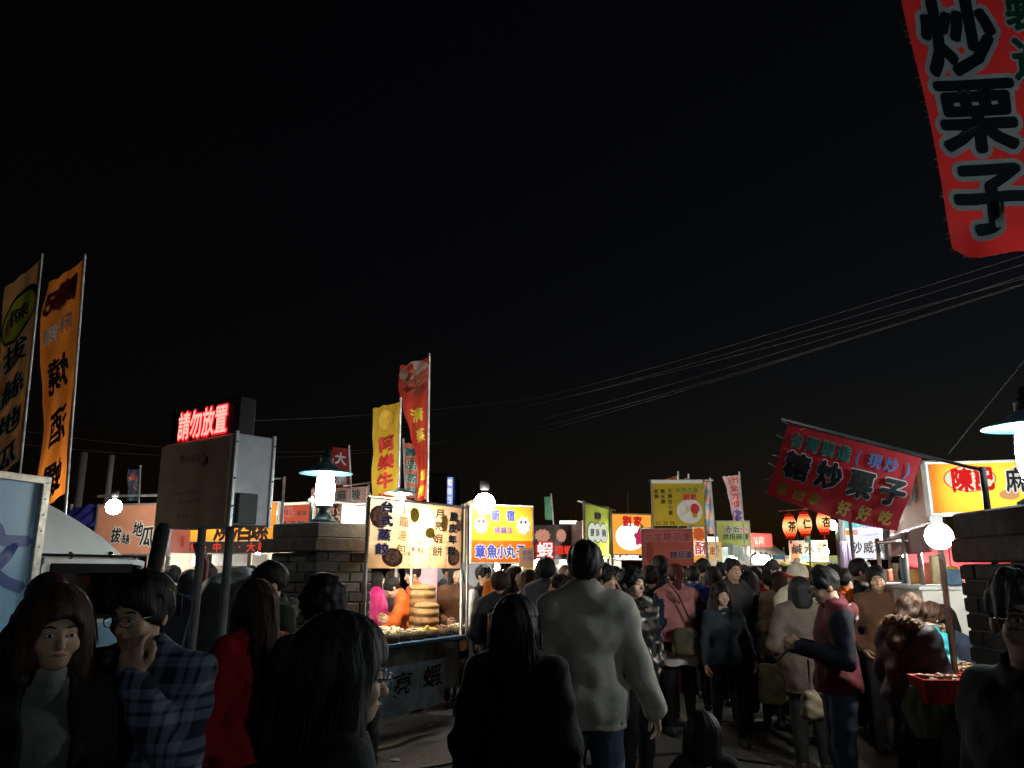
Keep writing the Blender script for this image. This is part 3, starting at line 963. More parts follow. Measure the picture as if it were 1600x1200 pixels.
# ---- green banner and orange sign stall
q = quad(955, 12.6, 1018, 12.9, 804, 866)
S = Stall('sausage_stall', 'orange stall sign with a white centre beside the tall lime banner', q)
bd, w, h = S.board(M('orange_sign_lightbox', emit=(1.0, .40, .05), estr=1.0, var=.15, vscale=3), frame=galv, thick=.1)
disc(bd, -.03, -.04, w * .36, h * .34, M('pale_printed_oval', emit=(1.0, .88, .75), estr=1.6, var=.1), .006)
print_text(bd, line('劉家', .02, h * .33, .17, .2), M('red_backlit_ink', emit=(.7, .02, .02), estr=.8, var=0), None, bold=.05)
disc(bd, .14, -.05, .09, .12, M('printed_crimson_patch', emit=(.6, .03, .12), estr=.8, var=.3), .009, lobes=5, amp=.2)
q2 = quad(913, 12.0, 953, 12.6, 790, 872)
b2, w2, h2 = S.board(M('lime_banner_vinyl', (.52, .66, .10), .55, 0, .12, trans=.6), q2, name='lime_banner', cloth=.008)
lw = cloth_warp(w2, h2, .008)
for k in range(3):
    disc(b2, -w2 * .23 + k * w2 * .23, -h2 * .02, w2 * .17, h2 * .2, M('black_oval', (.03, .03, .03), .6), .004, warp=lw)
    disc(b2, -w2 * .23 + k * w2 * .23, -h2 * .02, w2 * .15, h2 * .18, M('white_oval', emit=(.9, .92, .8), estr=.75, var=0), .008, warp=lw)
    print_text(b2, line('鹽酥雞'[k], -w2 * .23 + k * w2 * .23, -h2 * .02, .12), ink_black, off=.013, warp=lw)
print_text(b2, line('香酥', 0, h2 * .3, .11), ink_blue, ink_white, warp=lw)
for x in (-w / 2 - .03, w / 2 + .03): S.post(x, .06, q['z1'] + .03)
pB = S.loc(W(912, 790, 12.0)); S.post(pB.x, pB.y, zz(782, 12))
pC = S.loc(W(953, 800, 12.55)); S.post(pC.x, pC.y - .03, zz(796, 12.5))
S.bar((pB.x - .1, pB.y, zz(783, 12)), (pC.x + .1, pC.y, zz(797, 12.5)), .012, name='banner_rail')
S.box('counter', (0, .5, .42), (w * 1.6, .6, .84), M('red_counter_skirt', (.35, .04, .03), .7))
S.box('back_panel', (0, 1.7, 1.1), (w * 2.2, .03, 2.0), INTERIOR)
S.box('shelf', (0, .3, zz(874, 12.8)), (w, .25, .03), M('white_shelf', (.7, .7, .68), .6))
for k in range(5): S.box('sauce_tub', (-w * .35 + k * w * .17, .3, zz(874, 12.8) + .06), (.08, .08, .09), M('white_shelf'), bev=.012)
light_bulb(983, 838, 12.98, 'bulb glowing through the orange sign beside the lime banner', .10, bulb_white)
light_bulb(938, 868, 12.9, 'bulb glowing low behind the lime banner', .06, bulb_white)
tp_ = MB(); P = W(986, 880, 11.6)
for dx, dy in ((-.09, 0), (.09, .05), (0, -.1)): tp_.tube((dx * 2.6, dy * 2.6, -.9), (0, 0, .25), .008)
tp_.tube((0, 0, .2), (0, 0, .55), .01); tp_.box((0, 0, .58), (.12, .05, .05))
tag(tp_.build('camera_tripod', blackm, None, loc=(P.x, P.y, .9)), 'thin black tripod stand in front of the orange sign', 'tripod')

# ---- candied fruit stall: red banner and tall yellow price banner
q = quad(1005, 10.9, 1082, 10.9, 827, 884)
S = Stall('candied_fruit_stall', 'dim red stall banner with outlined characters standing in the crowd', q)
bd, w, h = S.board(M('dim_red_vinyl', (.40, .075, .05), .6, 0, .15, 3, trans=.15), cloth=.008, name='red_banner')
lw = cloth_warp(w, h, .008)
print_text(bd, line('尚愛糖葫蘆', 0, h * .29, .125, .128), M('dim_red_ink', (.28, .03, .03), .6), M('pink_edge_ink', (.55, .25, .22), .6), warp=lw, bold=.02)
print_text(bd, line('糖葫蘆', w * .26, -h * .2, .105, .1), M('navy_ink', (.03, .02, .08), .6), M('pink_edge_ink'), warp=lw)
disc(bd, -w * .37, -h * .18, .045, .17, M('printed_dark_fruit', (.22, .03, .02), .6), .006, warp=lw, lobes=6, amp=.15)
for x in (-w / 2, w / 2): S.post(x, .03, q['z1'] + .05)
S.bar((-w / 2 - .05, .02, q['z1'] + .01), (w / 2 + .05, .02, q['z1'] + .01), name='top_rail')
S.box('counter', (0, .4, .42), (w, .5, .84), M('red_counter_skirt'))
q = quad(1020, 11.6, 1101, 11.6, 752, 822)
S = Stall('price_banner', 'square yellow price banner hung high above the red candied fruit banner', q, cat='banner')
bd, w, h = S.board(M('yellow_banner_vinyl', (.62, .47, .03), .6, 0, .1, 3, trans=.35), cloth=.01, name='yellow_cloth')
lw = cloth_warp(w, h, .01)
m1 = w / 81
P2 = lambda s, px, py, sz, st=None, vert=True: line(s, (px - 1060.5) * m1, (787 - py) * m1, sz * m1, st and st * m1, vert)
print_text(bd, P2('大腸包小腸', 1047, 784, 7, 8.6), ink_black, warp=lw)
print_text(bd, P2('糯米腸', 1036, 776, 7, 8), ink_black, warp=lw)
print_text(bd, P2('香腸', 1026, 772, 7, 8), ink_black, warp=lw)
print_text(bd, P2('大作之合', 1074, 766, 8, 9, False), M('green_ink'), warp=lw)
for t_, px in (('25', 1027), ('25', 1038), ('50', 1049)): print_text(bd, P2(t_, px, 817, 6.5, 4, False), ink_black, warp=lw)
disc(bd, (1077 - 1060.5) * m1, (787 - 799) * m1, 20 * m1, 19 * m1, M('white_print_disc', (.72, .68, .66), .6), .006, warp=lw)
print_text(bd, P2('劉家', 1078, 777, 10, 11, False), ink_red, warp=lw, off=.012, bold=.04)
disc(bd, (1085 - 1060.5) * m1, (787 - 795) * m1, 7 * m1, 8 * m1, ink_red, .010, warp=lw)
disc(bd, (1069 - 1060.5) * m1, (787 - 796) * m1, 7 * m1, 7 * m1, M('printed_straw', (.6, .5, .25), .6), .010, warp=lw)
for x in (-w / 2, w / 2): S.post(x, .03, q['z1'] + .03)
S.bar((-w / 2 - .05, .02, q['z1'] + .01), (w / 2 + .15, .02, q['z1'] + .02), name='top_rail')
patch(bd, -w / 2 - .01, w / 2 - .02, h / 2 - .03, h / 2 + .02, ink_white, .012)

# ---- crispy stall with orange sign
q = quad(1082, 15.2, 1104, 15.2, 824, 878)
S = Stall('fried_food_stall', 'narrow orange lit sign with a printed heap beside the red candied fruit banner', q)
bd, w, h = S.board(M('amber_lightbox', emit=(.95, .38, .07), estr=.85, var=.2), thick=.1, frame=galv)
disc(bd, 0, h * .3, w * .42, h * .19, M('printed_fried_heap', emit=(.55, .1, .03), estr=.8, var=.4, vscale=20), lobes=9, amp=.1)
print_text(bd, line('酥', .03, -h * .1, .26), ink_red, glow_white)
q2 = quad(1104, 15.3, 1128, 15.6, 846, 876)
b2, w2, h2 = S.board(M('pale_amber_box', emit=(.9, .55, .2), estr=.7, var=.2), q2, name='side_lightbox', thick=.1)
print_text(b2, line('串', -.06, 0, .18) , ink_red); print_text(b2, line('石', .1, .05, .13), ink_green)
for x in (-w / 2 - .03, w / 2 + .03): S.post(x, .06, q['z1'])
S.box('counter', (.2, .5, .42), (1.0, .6, .84), COUNTER)
q3 = quad(1105, 15.1, 1122, 15.1, 839, 846); S.board(GLOWBOX, q3, name='lamp_bar', thick=.04)
# ---- pale green sign
q = quad(1121, 16, 1171, 16, 815, 853)
S = Stall('snack_stall', 'pale lime signboard with dark grey characters beyond the crowd', q)
bd, w, h = S.board(M('pale_lime_vinyl', (.55, .62, .16), .6, 0, .1, trans=.2), frame=galv)
print_text(bd, line('赤坂', -.02, h * .18, .15), M('dark_teal_ink'), ink_white)
print_text(bd, line('大阪', .21, h * .18, .09), M('magenta_ink'), ink_white)
print_text(bd, line('烘焙麻糬', .04, -h * .12, .125), M('dark_teal_ink'))
for x in (-w / 2, w / 2): S.post(x, .06, q['z1'])
S.box('counter', (0, .5, .42), (w, .6, .84), COUNTER)
wh = MB()
for k in range(7): wh.box((-.12 + k * .04, -.1 + .02 * math.sin(k * 2), q['z0'] - .06 - .02 * k), (.07, .02, .24), rz=.5 * math.sin(k), ry=.2 * math.sin(k * 3))
wh.build('plastic_drape', M('milky_plastic_sheet', (.6, .68, .65), .4, trans=.5), S.root)
light_bulb(1147, 868, 16.3, 'bulb glowing below the pale lime signboard', .08, bulb_white)
# ---- far red sign
q = quad(1173, 18.5, 1207, 18.8, 833, 855)
S = Stall('snack_stall', 'plain dark red signboard at the far end of the market lane', q)
bd, w, h = S.board(M('far_red_vinyl', (.35, .05, .04), .6), thick=.05)
print_text(bd, line('甘蔗', -.1, 0, .18), M('pink_edge_ink'))
for x in (-w / 2, w / 2): S.post(x, .06, q['z1'])
S.box('counter', (0, .5, .42), (w, .6, .84), COUNTER)
S.canopy(-w / 2 - .6, w / 2 + .2, -.2, 1.2, zz(866, 18.5), 0, M('pale_canopy_cloth', (.4, .36, .3), .8, trans=.3), peak=.4)
for px, lb in ((1181, 'cone-shaped white lamp below the far red sign, nearest the glasses man'), (1190, 'cone-shaped white lamp below the far red sign, middle of three'), (1198, 'cone-shaped white lamp below the far red sign, beside the dark-haired vendor')):
    light_bulb(px, 876, 18.2, lb, .08, bulb_white, cordz=.3, group='white lamps under the far red sign')
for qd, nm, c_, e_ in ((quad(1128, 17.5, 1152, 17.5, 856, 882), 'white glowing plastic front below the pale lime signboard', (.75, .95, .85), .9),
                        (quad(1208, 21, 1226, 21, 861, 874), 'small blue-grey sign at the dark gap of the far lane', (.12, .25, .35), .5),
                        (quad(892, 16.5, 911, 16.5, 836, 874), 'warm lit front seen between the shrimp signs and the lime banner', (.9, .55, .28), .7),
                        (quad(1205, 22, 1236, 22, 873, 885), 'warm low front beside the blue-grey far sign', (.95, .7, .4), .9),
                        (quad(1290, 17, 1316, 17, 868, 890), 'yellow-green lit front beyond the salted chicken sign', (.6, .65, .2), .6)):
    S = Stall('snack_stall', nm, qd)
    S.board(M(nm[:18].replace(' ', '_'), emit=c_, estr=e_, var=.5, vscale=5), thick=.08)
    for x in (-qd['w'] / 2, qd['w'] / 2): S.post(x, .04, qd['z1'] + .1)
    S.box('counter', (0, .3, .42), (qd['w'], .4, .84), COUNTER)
q = quad(1100, 24, 1235, 24, 868, 884)
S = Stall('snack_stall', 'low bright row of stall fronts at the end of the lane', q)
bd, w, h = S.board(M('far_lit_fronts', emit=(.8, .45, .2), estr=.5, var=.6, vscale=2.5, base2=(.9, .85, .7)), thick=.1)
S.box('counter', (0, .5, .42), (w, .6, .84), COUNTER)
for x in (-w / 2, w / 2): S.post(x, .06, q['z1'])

# ---- salted chicken stall
q = quad(1235, 15.5, 1292, 15.3, 846, 876)
S = Stall('salted_chicken_stall', 'grey and orange stall sign below the red paper lanterns', q)
bd, w, h = S.board(M('grey_sign_vinyl', (.42, .33, .24), .6, 0, .15, trans=.25), thick=.03, frame=galv)
patch(bd, -w / 2, -w * .28, -h / 2, h * .42, M('orange_print', (.6, .2, .07), .6))
patch(bd, w * .3, w / 2, -h / 2, h * .42, M('amber_print', (.65, .32, .05), .6))
print_text(bd, line('鹹水雞', .02, h * .1, .2, .23), ink_black)
patch(bd, -w * .2, w * .02, -h * .42, -h * .22, M('sky_print', (.1, .25, .4), .6))
patch(bd, w * .05, w * .27, -h * .42, -h * .22, M('rose_print', (.6, .12, .15), .6))
for x in (-w / 2, w / 2): S.post(x, .06, q['z1'] + .02)
S.box('counter', (0, .5, .42), (w * 1.3, .6, .84), COUNTER)
S.canopy(-w / 2 - .2, w / 2 + .3, .1, 1.4, zz(884, 15.5), 0, M('yellow_canopy_cloth', (.55, .5, .1), .8, trans=.4), peak=.08)
light_bulb(1290, 862, 14.9, 'bulb glowing at the lantern end of the salted chicken sign', .06, bulb_white)
light_bulb(1250, 886, 16.2, 'bulb glowing below the salted chicken sign', .06, bulb_white)

# ---- lanterns
def lantern_mat():
    m = bpy.data.materials.new('lantern_paper_glow'); m.use_nodes = True
    n, l = m.node_tree.nodes, m.node_tree.links
    n.clear(); out = n.new('ShaderNodeOutputMaterial'); e = n.new('ShaderNodeEmission'); e.inputs['Strength'].default_value = 1.5
    tc = n.new('ShaderNodeTexCoord'); sp = n.new('ShaderNodeSeparateXYZ'); mr = n.new('ShaderNodeMapRange')
    mr.inputs['From Min'].default_value = -.11; mr.inputs['From Max'].default_value = .11
    cr = n.new('ShaderNodeValToRGB'); el = cr.color_ramp.elements
    el[0].color = (.8, .05, .02, 1); el[1].color = (.85, .08, .03, 1)
    for p, c in ((.2, (1, .3, .08, 1)), (.5, (1.0, .62, .28, 1)), (.82, (1, .4, .12, 1))):
        q_ = el.new(p); q_.color = c
    l.new(tc.outputs['Object'], sp.inputs[0]); l.new(sp.outputs[2], mr.inputs['Value']); l.new(mr.outputs[0], cr.inputs[0])
    l.new(cr.outputs[0], e.inputs['Color']); l.new(e.outputs[0], out.inputs['Surface'])
    return m
lant = lantern_mat()
lred = M('lantern_red_trim', emit=(.8, .02, .01), estr=.35, var=0)
LP = [W(1234, 823, 9.2), W(1257, 819, 9.15), W(1287, 816, 9.1)]
for p, ch, lb in zip(LP, '茶仁杏', ('glowing red-capped paper lantern reading tea, first of the three on the rail', 'glowing paper lantern with a two-stroke character, middle of the three on the rail', 'glowing paper lantern nearest the white shawarma sign')):
    t = empty('paper_lantern', p, 0, lb, 'lantern', 'paper lanterns on the rail'); t.scale = (.8, .8, .82)
    b = MB(); prof = []
    for k in range(25):
        a = k / 24
        r = .10 * (math.sin(math.pi * (.12 + .76 * a)) ** .55)
        prof.append((r + (.002 if k % 2 else -.002), -.135 + .27 * a))
    b.lathe(prof, n=28); b.build('shade', lant, t, True)
    b = MB(); b.lathe([(.062, -.165), (.068, -.135), (.04, -.134)], n=20); b.build('bottom_ring', lred, t, True)
    b = MB(); b.lathe([(.04, .134), (.068, .136), (.06, .165), (.02, .18)], n=20); b.build('top_ring', lred, t, True)
    b = MB(); b.tube((0, 0, .17), (0, 0, .22), .004, n=6); b.tube((0, 0, -.16), (0, 0, -.23), .008, .016, n=8); b.build('tassel', lred, t)
    def lwarp(u, v, n):
        a = u / .1
        return ((.1 + n) * math.sin(a), -(.1 + n) * math.cos(a), v)
    print_text(t, [(ch, 0, 0, .115, .15, 0)], ink_black, None, off=.008, bold=.035, warp=lwarp)
b = MB()
b.tube(LP[0] + Vector((-.12, 0, .18)), LP[2] + Vector((.35, 0, .19)), .008)
b.tube((LP[2].x + .3, LP[2].y, 0), LP[2] + Vector((.3, 0, .3)), .018)
tag(b.build('lantern_rail', steel, None, True), 'thin metal rail the three paper lanterns hang from', 'rail')

# ---- shawarma stall
q = quad(1322, 10.6, 1378, 10.1, 812, 872)
S = Stall('shawarma_stall', 'white lightbox stall with black brush characters and a purple oval below the tilted red flag', q)
bd, w, h = S.board(M('white_sign_light', emit=(.95, .95, 1.0), estr=1.0, var=.05), thick=.12, frame=galv)
patch(bd, -w / 2, w / 2, h * .3, h / 2, M('aqua_print', emit=(.25, .75, .75), estr=.9, var=0), .004)
patch(bd, -w / 2, -w * .1, h * .12, h * .24, M('orange_lit_print', emit=(.95, .4, .05), estr=.9, var=0), .004)
disc(bd, w * .18, h * .2, w * .4, h * .12, M('purple_print', (.05, .03, .22), .6), .007)
print_text(bd, line('獨立攤沙威', w * .22, h * .2, .085, .075), ink_white, off=.012)
print_text(bd, line('沙威瑪', w * .12, -h * .22, .16, .17), ink_black, bold=.03)
print_text(bd, line('土耳其', -.05, h * .4, .05, .07), M('dark_teal_ink'))
q2 = quad(1313, 11.4, 1321, 10.7, 808, 890)
S.board(M('pale_side_panel', (.6, .62, .6), .6), q2, name='side_panel')
S.box('counter', (0, .5, .42), (w * 1.6, .6, .84), COUNTER)
for x in (-w / 2 - .03, w / 2 + .03): S.post(x, .06, q['z1'])
S.box('back_panel', (0, 1.5, 1.1), (w * 1.8, .03, 1.7), INTERIOR)
b = MB(); b.lathe([(.03, 0), (.10, .08), (.15, .3), (.13, .5), (.03, .56)], n=18); o = b.build('meat_cone', FOODS[4], S.root, True); o.location = (.15, .6, 1.0)
light_bulb(1302, 822, 10.3, 'small bulb beside the lantern nearest the shawarma sign', .05, bulb_white)
light_bulb(1350, 882, 11.2, 'bulb glowing inside the shawarma stall', .06, bulb_white)
fl = MB(); A = W(1306, 838, 10.4); fl.tube((A.x, A.y, 0), (A.x + .02, A.y, A.z + .1), .02)
tag(fl.build('stall_post', steel, None, True), 'bare steel post between the lanterns and the shawarma sign', 'post')
cl = MB(); 
for k in range(8): cl.box((A.x + .06 + .02 * k, A.y + .05 + .03 * math.sin(k * 1.7), zz(890, 10.4)), (.03, .02, zz(846, 10.4) - zz(935, 10.4)), rz=.4 * math.sin(k))
tag(cl.build('striped_curtain', [M('lilac_cloth', (.42, .33, .5), .8)], None), 'folded lilac curtain hanging beside the shawarma stall', 'curtain')

# ---- lightbox stall on the other side of the lane
q = quad(1455, 6.3, 1640, 6.1, 723, 800)
S = Stall('snail_stall', 'orange lightbox with bold red characters on a pale oval above the dark pillar', q)
bd, w, h = S.lightbox((.92, .30, .03), 17, tubes=3)
m1 = w / 185
disc(bd, (1518 - 1547.5) * m1, (761.5 - 746) * m1, 42 * m1, 23 * m1, M('red_lit_edge', emit=(.8, .05, .02), estr=.8, var=0), .003, n=40)
disc(bd, (1518 - 1547.5) * m1, (761.5 - 746) * m1, 40 * m1, 21.5 * m1, M('cream_lit_oval', emit=(1.0, .9, .62), estr=.95, var=0), .006, n=40)
print_text(bd, [('陳', (1505 - 1547.5) * m1, (761.5 - 748) * m1, 36 * m1, 44 * m1, 0), ('記', (1540 - 1547.5) * m1, (761.5 - 746) * m1, 32 * m1, 44 * m1, 0)], M('red_lit_ink', emit=(.85, .02, .02), estr=.9, var=0), None, off=.012, bold=.045)
print_text(bd, [('麻', (1590 - 1547.5) * m1, (761.5 - 750) * m1, 34 * m1, 44 * m1, 0)], ink_black, ink_white)
disc(bd, (1577 - 1547.5) * m1, (761.5 - 775) * m1, 16 * m1, 9 * m1, M('pale_orange_print', emit=(1.0, .5, .2), estr=.8, var=0), .003)
q2 = quad(1386, 9.0, 1450, 6.4, 748, 822)
b2, w2, h2 = S.board(M('dull_orange_side', (.5, .17, .07), .6, 0, .15, 3, trans=.2), dict(q2, z0=q['z0'] - .06, z1=q['z1'] + .02), name='side_signboard', thick=.08, frame=galv)
print_text(b2, [(c, -w2 * .1 + k * .52, .1, .4, .3, 0) for k, c in enumerate('燒酒螺')], ink_black, off=.01)
print_text(b2, [(c, -w2 * .3 + k * .25, -.2, .2, .15, 0) for k, c in enumerate('麻辣')], ink_red, off=.01)
q3 = quad(1386, 9.0, 1450, 6.4, 830, 850)
b3, w3, h3 = S.board(M('dark_valance', (.16, .045, .04), .8), dict(q3, z0=q['z0'] - .3, z1=q['z0'] - .09), name='valance', thick=.02)
for p in (W(1414, 860, 7.6), W(1436, 860, 7.2), W(1372, 860, 9.0)):
    l_ = S.loc(p); S.post(l_.x, l_.y, q['z0'] - .1, r=.022)
S.bar(S.loc(W(1372, 848, 9.0)) , S.loc(W(1446, 842, 6.9)), .02, name='rail')
cm = M('white_counter_cloth', (.7, .68, .62), .7, 0, .1)
A, B = S.loc(W(1392, 920, 8.6)), S.loc(W(1500, 945, 6.6))
b = MB(); d = B - A; b.box(((A.x + B.x) / 2, (A.y + B.y) / 2, .72), (d.length, .55, 1.42), rz=math.atan2(d.y, d.x), bev=.01); b.build('counter', cm, S.root)
b = MB(); b.box(((A.x + B.x) / 2, (A.y + B.y) / 2 , 1.445), (d.length + .04, .6, .03), rz=math.atan2(d.y, d.x), bev=.005); b.build('counter_top', M('white_shelf'), S.root)
L1 = S.loc(W(1500, 900, 7.6))
b = MB(); b.box((L1.x, L1.y, 1.5), (.9, .04, .8), rz=.1); b.build('red_backdrop', M('red_backdrop_cloth', (.4, .03, .04), .8), S.root)
for k in range(5):
    L2 = S.loc(W(1490 + k * 3, 900 + k * 14, 7.0)); b = MB(); b.ball(L2, .07, 10, squash=1.3); b.build('hanging_bag', M('yellow_snack_bag', (.75, .45, .05), .4, 0, .3, 20), S.root, True)
light_bulb(1420, 868, 8.3, 'bulb glowing behind the slanting steel posts of the lightbox stall', .06, bulb_white)
for k in range(7):
    t_ = (k + .5) / 7; Lk = A.lerp(B, t_); b = MB(); b.box((Lk.x, Lk.y - .02, 1.46 + .07 + .03 * (k % 3)), (.13, .12, .13 + .06 * (k % 3)), rz=.3 * k, bev=.012)
    b.build('goods_box', M('goods_%d' % (k % 4), ((.5, .1, .06), (.6, .5, .3), (.12, .2, .3), (.55, .3, .08))[k % 4], .6, 0, .3), S.root)
for k in range(4):
    Lk = A.lerp(B, (k + .5) / 4); b = MB(); b.box((Lk.x - .19 * math.cos(0), Lk.y - .31, 1.1), (.2, .012, .26), rz=math.atan2(d.y, d.x), bev=.002); b.build('price_card', M('pink_card', (.6, .25, .25), .7), S.root)
light_bulb(1488, 905, 7.3, 'bulb glowing over the white counter behind the bright globe post', .05, bulb_white)
rl = empty('paper_lantern', W(1416, 812, 8.7), 0, 'dim red lantern tucked behind the tilted red flag', 'lantern')
b = MB(); b.ball((0, 0, 0), .13, 20); b.build('shade', M('dim_red_lantern_glow', emit=(1, .06, .03), estr=.9, var=.5, vscale=4), rl, True)
b = MB(); b.lathe([(.05, .12), (.05, .15), (.01, .2)], n=12); b.build('trim_ring', blackm, rl, True)

# ---- bright globe on a post with crates of seafood
P = W(1467, 838, 5.3); Bp = W(1492, 1050, 5.25)
t = empty('globe_lamp', (Bp.x, Bp.y, 0), 0, 'dazzling white globe lamp on a slanting steel post beside the dark pillar', 'lamp')
b = MB(); b.ball((P.x - Bp.x, P.y - Bp.y, P.z), .085, 24); b.build('globe', M('globe_glow', emit=(1.0, .97, .88), estr=290, var=0), t, True)
b = MB(); b.tube((0, 0, .0), ((P.x - Bp.x) * .95, (P.y - Bp.y) * .95, P.z - .08), .02, .018, 12); b.build('post', steel, t, True)
q = quad(1438, 5.5, 1540, 5.1, 1044, 1060)
S = Stall('seafood_stall', 'low seafood table with a dark green skirt beside the globe lamp post', q)
S.box('table_top', (.1, .4, .80), (1.2, .9, .04), M('worn_table_board', (.35, .22, .1), .7))
S.box('table_skirt', (.12, .02, .48), (1.1, .03, .6), M('dark_green_net', (.015, .06, .03), .8, 0, .4, 30, .5, 90))
for x in (-.42, .62):
    for y in (.05, .8): b = MB(); b.tube((x, y, 0), (x, y, .8), .02, n=8); b.build('leg', steel, S.root, True)
def crate(px, py, Y, rz, label, mat, d=(.36, .26, .13)):
    p = W(px, py, Y)
    b = MB(); x, y, z = d; t_ = .012
    b.box((0, 0, .006), (x, y, .012))
    for s_ in (-1, 1):
        b.box((0, s_ * (y / 2 - t_ / 2), z / 2 + .006), (x, t_, z), bev=.002); b.box((s_ * (x / 2 - t_ / 2), 0, z / 2 + .006), (t_, y - 2 * t_ - .002, z), bev=.002)
        b.box((0, s_ * (y / 2), z), (x + .02, .014, .018), bev=.003)
        for k in range(7): b.box((-x / 2 + .03 + k * (x - .06) / 6, s_ * (y / 2 + .003), z / 2), (.012, .01, z * .7))
    e = empty('crate', (p.x, p.y, .822), rz, label, 'crate', 'plastic crates on the seafood table')
    b.build('tub', mat, e)
    rn = random.Random(px); g_ = MB()
    for k in range(40): g_.ball((rn.uniform(-x, x) * .42, rn.uniform(-y, y) * .4, z * .92 + rn.uniform(0, .03)), rn.uniform(.012, .024), 7, squash=.6)
    tag(g_.build('shellfish', M('mixed_shells', (.3, .2, .14), .4, 0, .6, 40), e, True), kind='stuff')
    return e
redp = M('red_crate_plastic', (.5, .03, .02), .4, 0, .15)
crate(1482, 1075, 5.05, -.12, 'red plastic crate of shellfish at the near edge of the seafood table', redp)
e = crate(1480, 1060, 5.42, -.1, 'red plastic crate of shellfish behind the front crate on the seafood table', redp)
e = crate(1480, 1045, 5.75, -.1, 'yellow-brown box at the back of the seafood table beside the lamp post', M('yellow_box_plastic', (.6, .38, .12), .5))
p = W(1462, 1030, 5.6); b = MB(); b.lathe([(.035, 0), (.05, .1), (.054, .1), (.054, .106)], n=16)
tag(b.build('paper_tub', M('white_plastic_tub'), None, True, loc=(p.x, p.y, .95)), 'white paper tub on top of the yellow box', 'tub')
bg_ = MB(); rn = random.Random(9); V = []; 
p = W(1440, 1080, 5.1)
sk = []
b = MB()
for k in range(9):
    a = k * .7
    b.path([(.05 * math.cos(a), .04 * math.sin(a), .12), (.09 * math.cos(a) + .01, .07 * math.sin(a), 0), (.05 * math.cos(a + .3), .04 * math.sin(a + .3), -.16)], [.02, .05, .03], 7)
tag(b.build('plastic_bag', M('clear_green_plastic', (.35, .45, .3), .3, 0, .3, 8, trans=.4), None, True, loc=(p.x, p.y, .78)), 'crumpled pale green plastic bag hanging at the corner of the seafood table', 'bag')
# ------------------------------------------------------------------ tall flags on poles
def flag(label, top, bot, Y, widths, mat, texts=(), sag=0.0, side=-1, amp=.06, freq=1.3, ph=0.0, mirror=False, group='tall advertising flags', pole=True, discs=(), turn=.25, pr=.014, extra=None):
    """top/bot: photo points of the cloth's two corners at the pole; widths: photo widths at even steps from top to bottom"""
    T, B = W(top[0], top[1], Y), W(bot[0], bot[1], Y)
    k = T.z / max(.1, T.z - B.z)
    base = T + (B - T) * k
    root = empty('flag', (base.x, base.y, 0), 0, label, 'flag', group)
    T, B = T - root.location, B - root.location
    px = mpx(Y)
    wref = max(widths) * px
    h = (B - T).length
    def Wd(t):
        t = min(1, max(0, t)) * (len(widths) - 1)
        i = min(int(t), len(widths) - 2); f = t - i; f = f * f * (3 - 2 * f)
        return (widths[i] * (1 - f) + widths[i + 1] * f) * px
    def P(U, t, n=0.0):
        dist = (1 - U) if side < 0 else U
        Q = T + (B - T) * t
        w = Wd(t)
        yy = amp * dist * math.sin(6.283 * (freq * t + ph) + 2.5 * dist) + turn * dist * w + amp * .25 * math.sin(9 * t + 11 * U)
        return (Q.x + side * w * dist, Q.y + yy - n, Q.z - sag * px * dist + .012 * math.sin(20 * U + 5 * t) * dist)
    nu, nv = 16, 48
    V = [P(i / nu, j / nv) for j in range(nv + 1) for i in range(nu + 1)]
    F = [(j * (nu + 1) + i, (j + 1) * (nu + 1) + i, (j + 1) * (nu + 1) + i + 1, j * (nu + 1) + i + 1) for j in range(nv) for i in range(nu)]
    cl = mesh_obj('cloth', V, F, mat, root)
    wp = lambda u, v, n: P(u / wref, -v / h, n)
    for (chs, ink, edge, bold) in texts:
        cs = [(c, (1 - U if mirror else U) * wref, -t * h, sw * wref, sh * h, 0) for c, U, t, sw, sh in chs]
        if mirror:
            print_flag_mirror(cl, cs, ink, edge, bold, wp, wref)
        else:
            print_text(cl, cs, ink, edge, warp=wp, bold=bold, off=.012, cut=.25)
    for (U, t, ru, rt, m_, off, lobes, a_) in discs:
        disc(cl, U * wref, -t * h, ru * wref, rt * h, m_, off, warp=wp, lobes=lobes, amp=a_)
    if pole:
        b = MB(); b.tube((0, 0, 0), T + Vector((0, .0, .06)), pr * 1.3, pr, 8); b.build('pole', galv, root, True)
    return root


def print_flag_mirror(cl, cs, ink, edge, bold, wp, wref):
    w2 = lambda u, v, n: wp(wref - u, v, n)
    print_text(cl, cs, ink, edge, warp=w2, bold=bold, off=.012, cut=.25)


def vcol(s, U, t0, t1, sw, sh):
    n = len(s)
    return [(c, U, t0 + (t1 - t0) * (i / max(1, n - 1)), sw, sh) for i, c in enumerate(s)]


ochre = M('ochre_flag_cloth', (.72, .42, .15), .8, 0, .1, 3, .15, 25, trans=.45)
orange_c = M('orange_flag_cloth', (.9, .28, .04), .8, 0, .1, 3, .15, 25, trans=.45)
yellow_c = M('yellow_flag_cloth', (.80, .52, .04), .8, 0, .08, 3, .15, 25, trans=.4)
red_c = M('red_flag_cloth', (.62, .06, .035), .8, 0, .12, 3, .15, 25, trans=.35)
white_c = M('white_flag_cloth', (.7, .62, .55), .8, 0, .1, 3, trans=.4)
pinkred_c = M('pale_red_flag_cloth', (.5, .12, .08), .8, 0, .12, 3, trans=.4)
darkred_c = M('dark_red_flag_cloth', (.22, .02, .02), .8, 0, .12, 3, trans=.3)
dark_ink_glow = ink_black

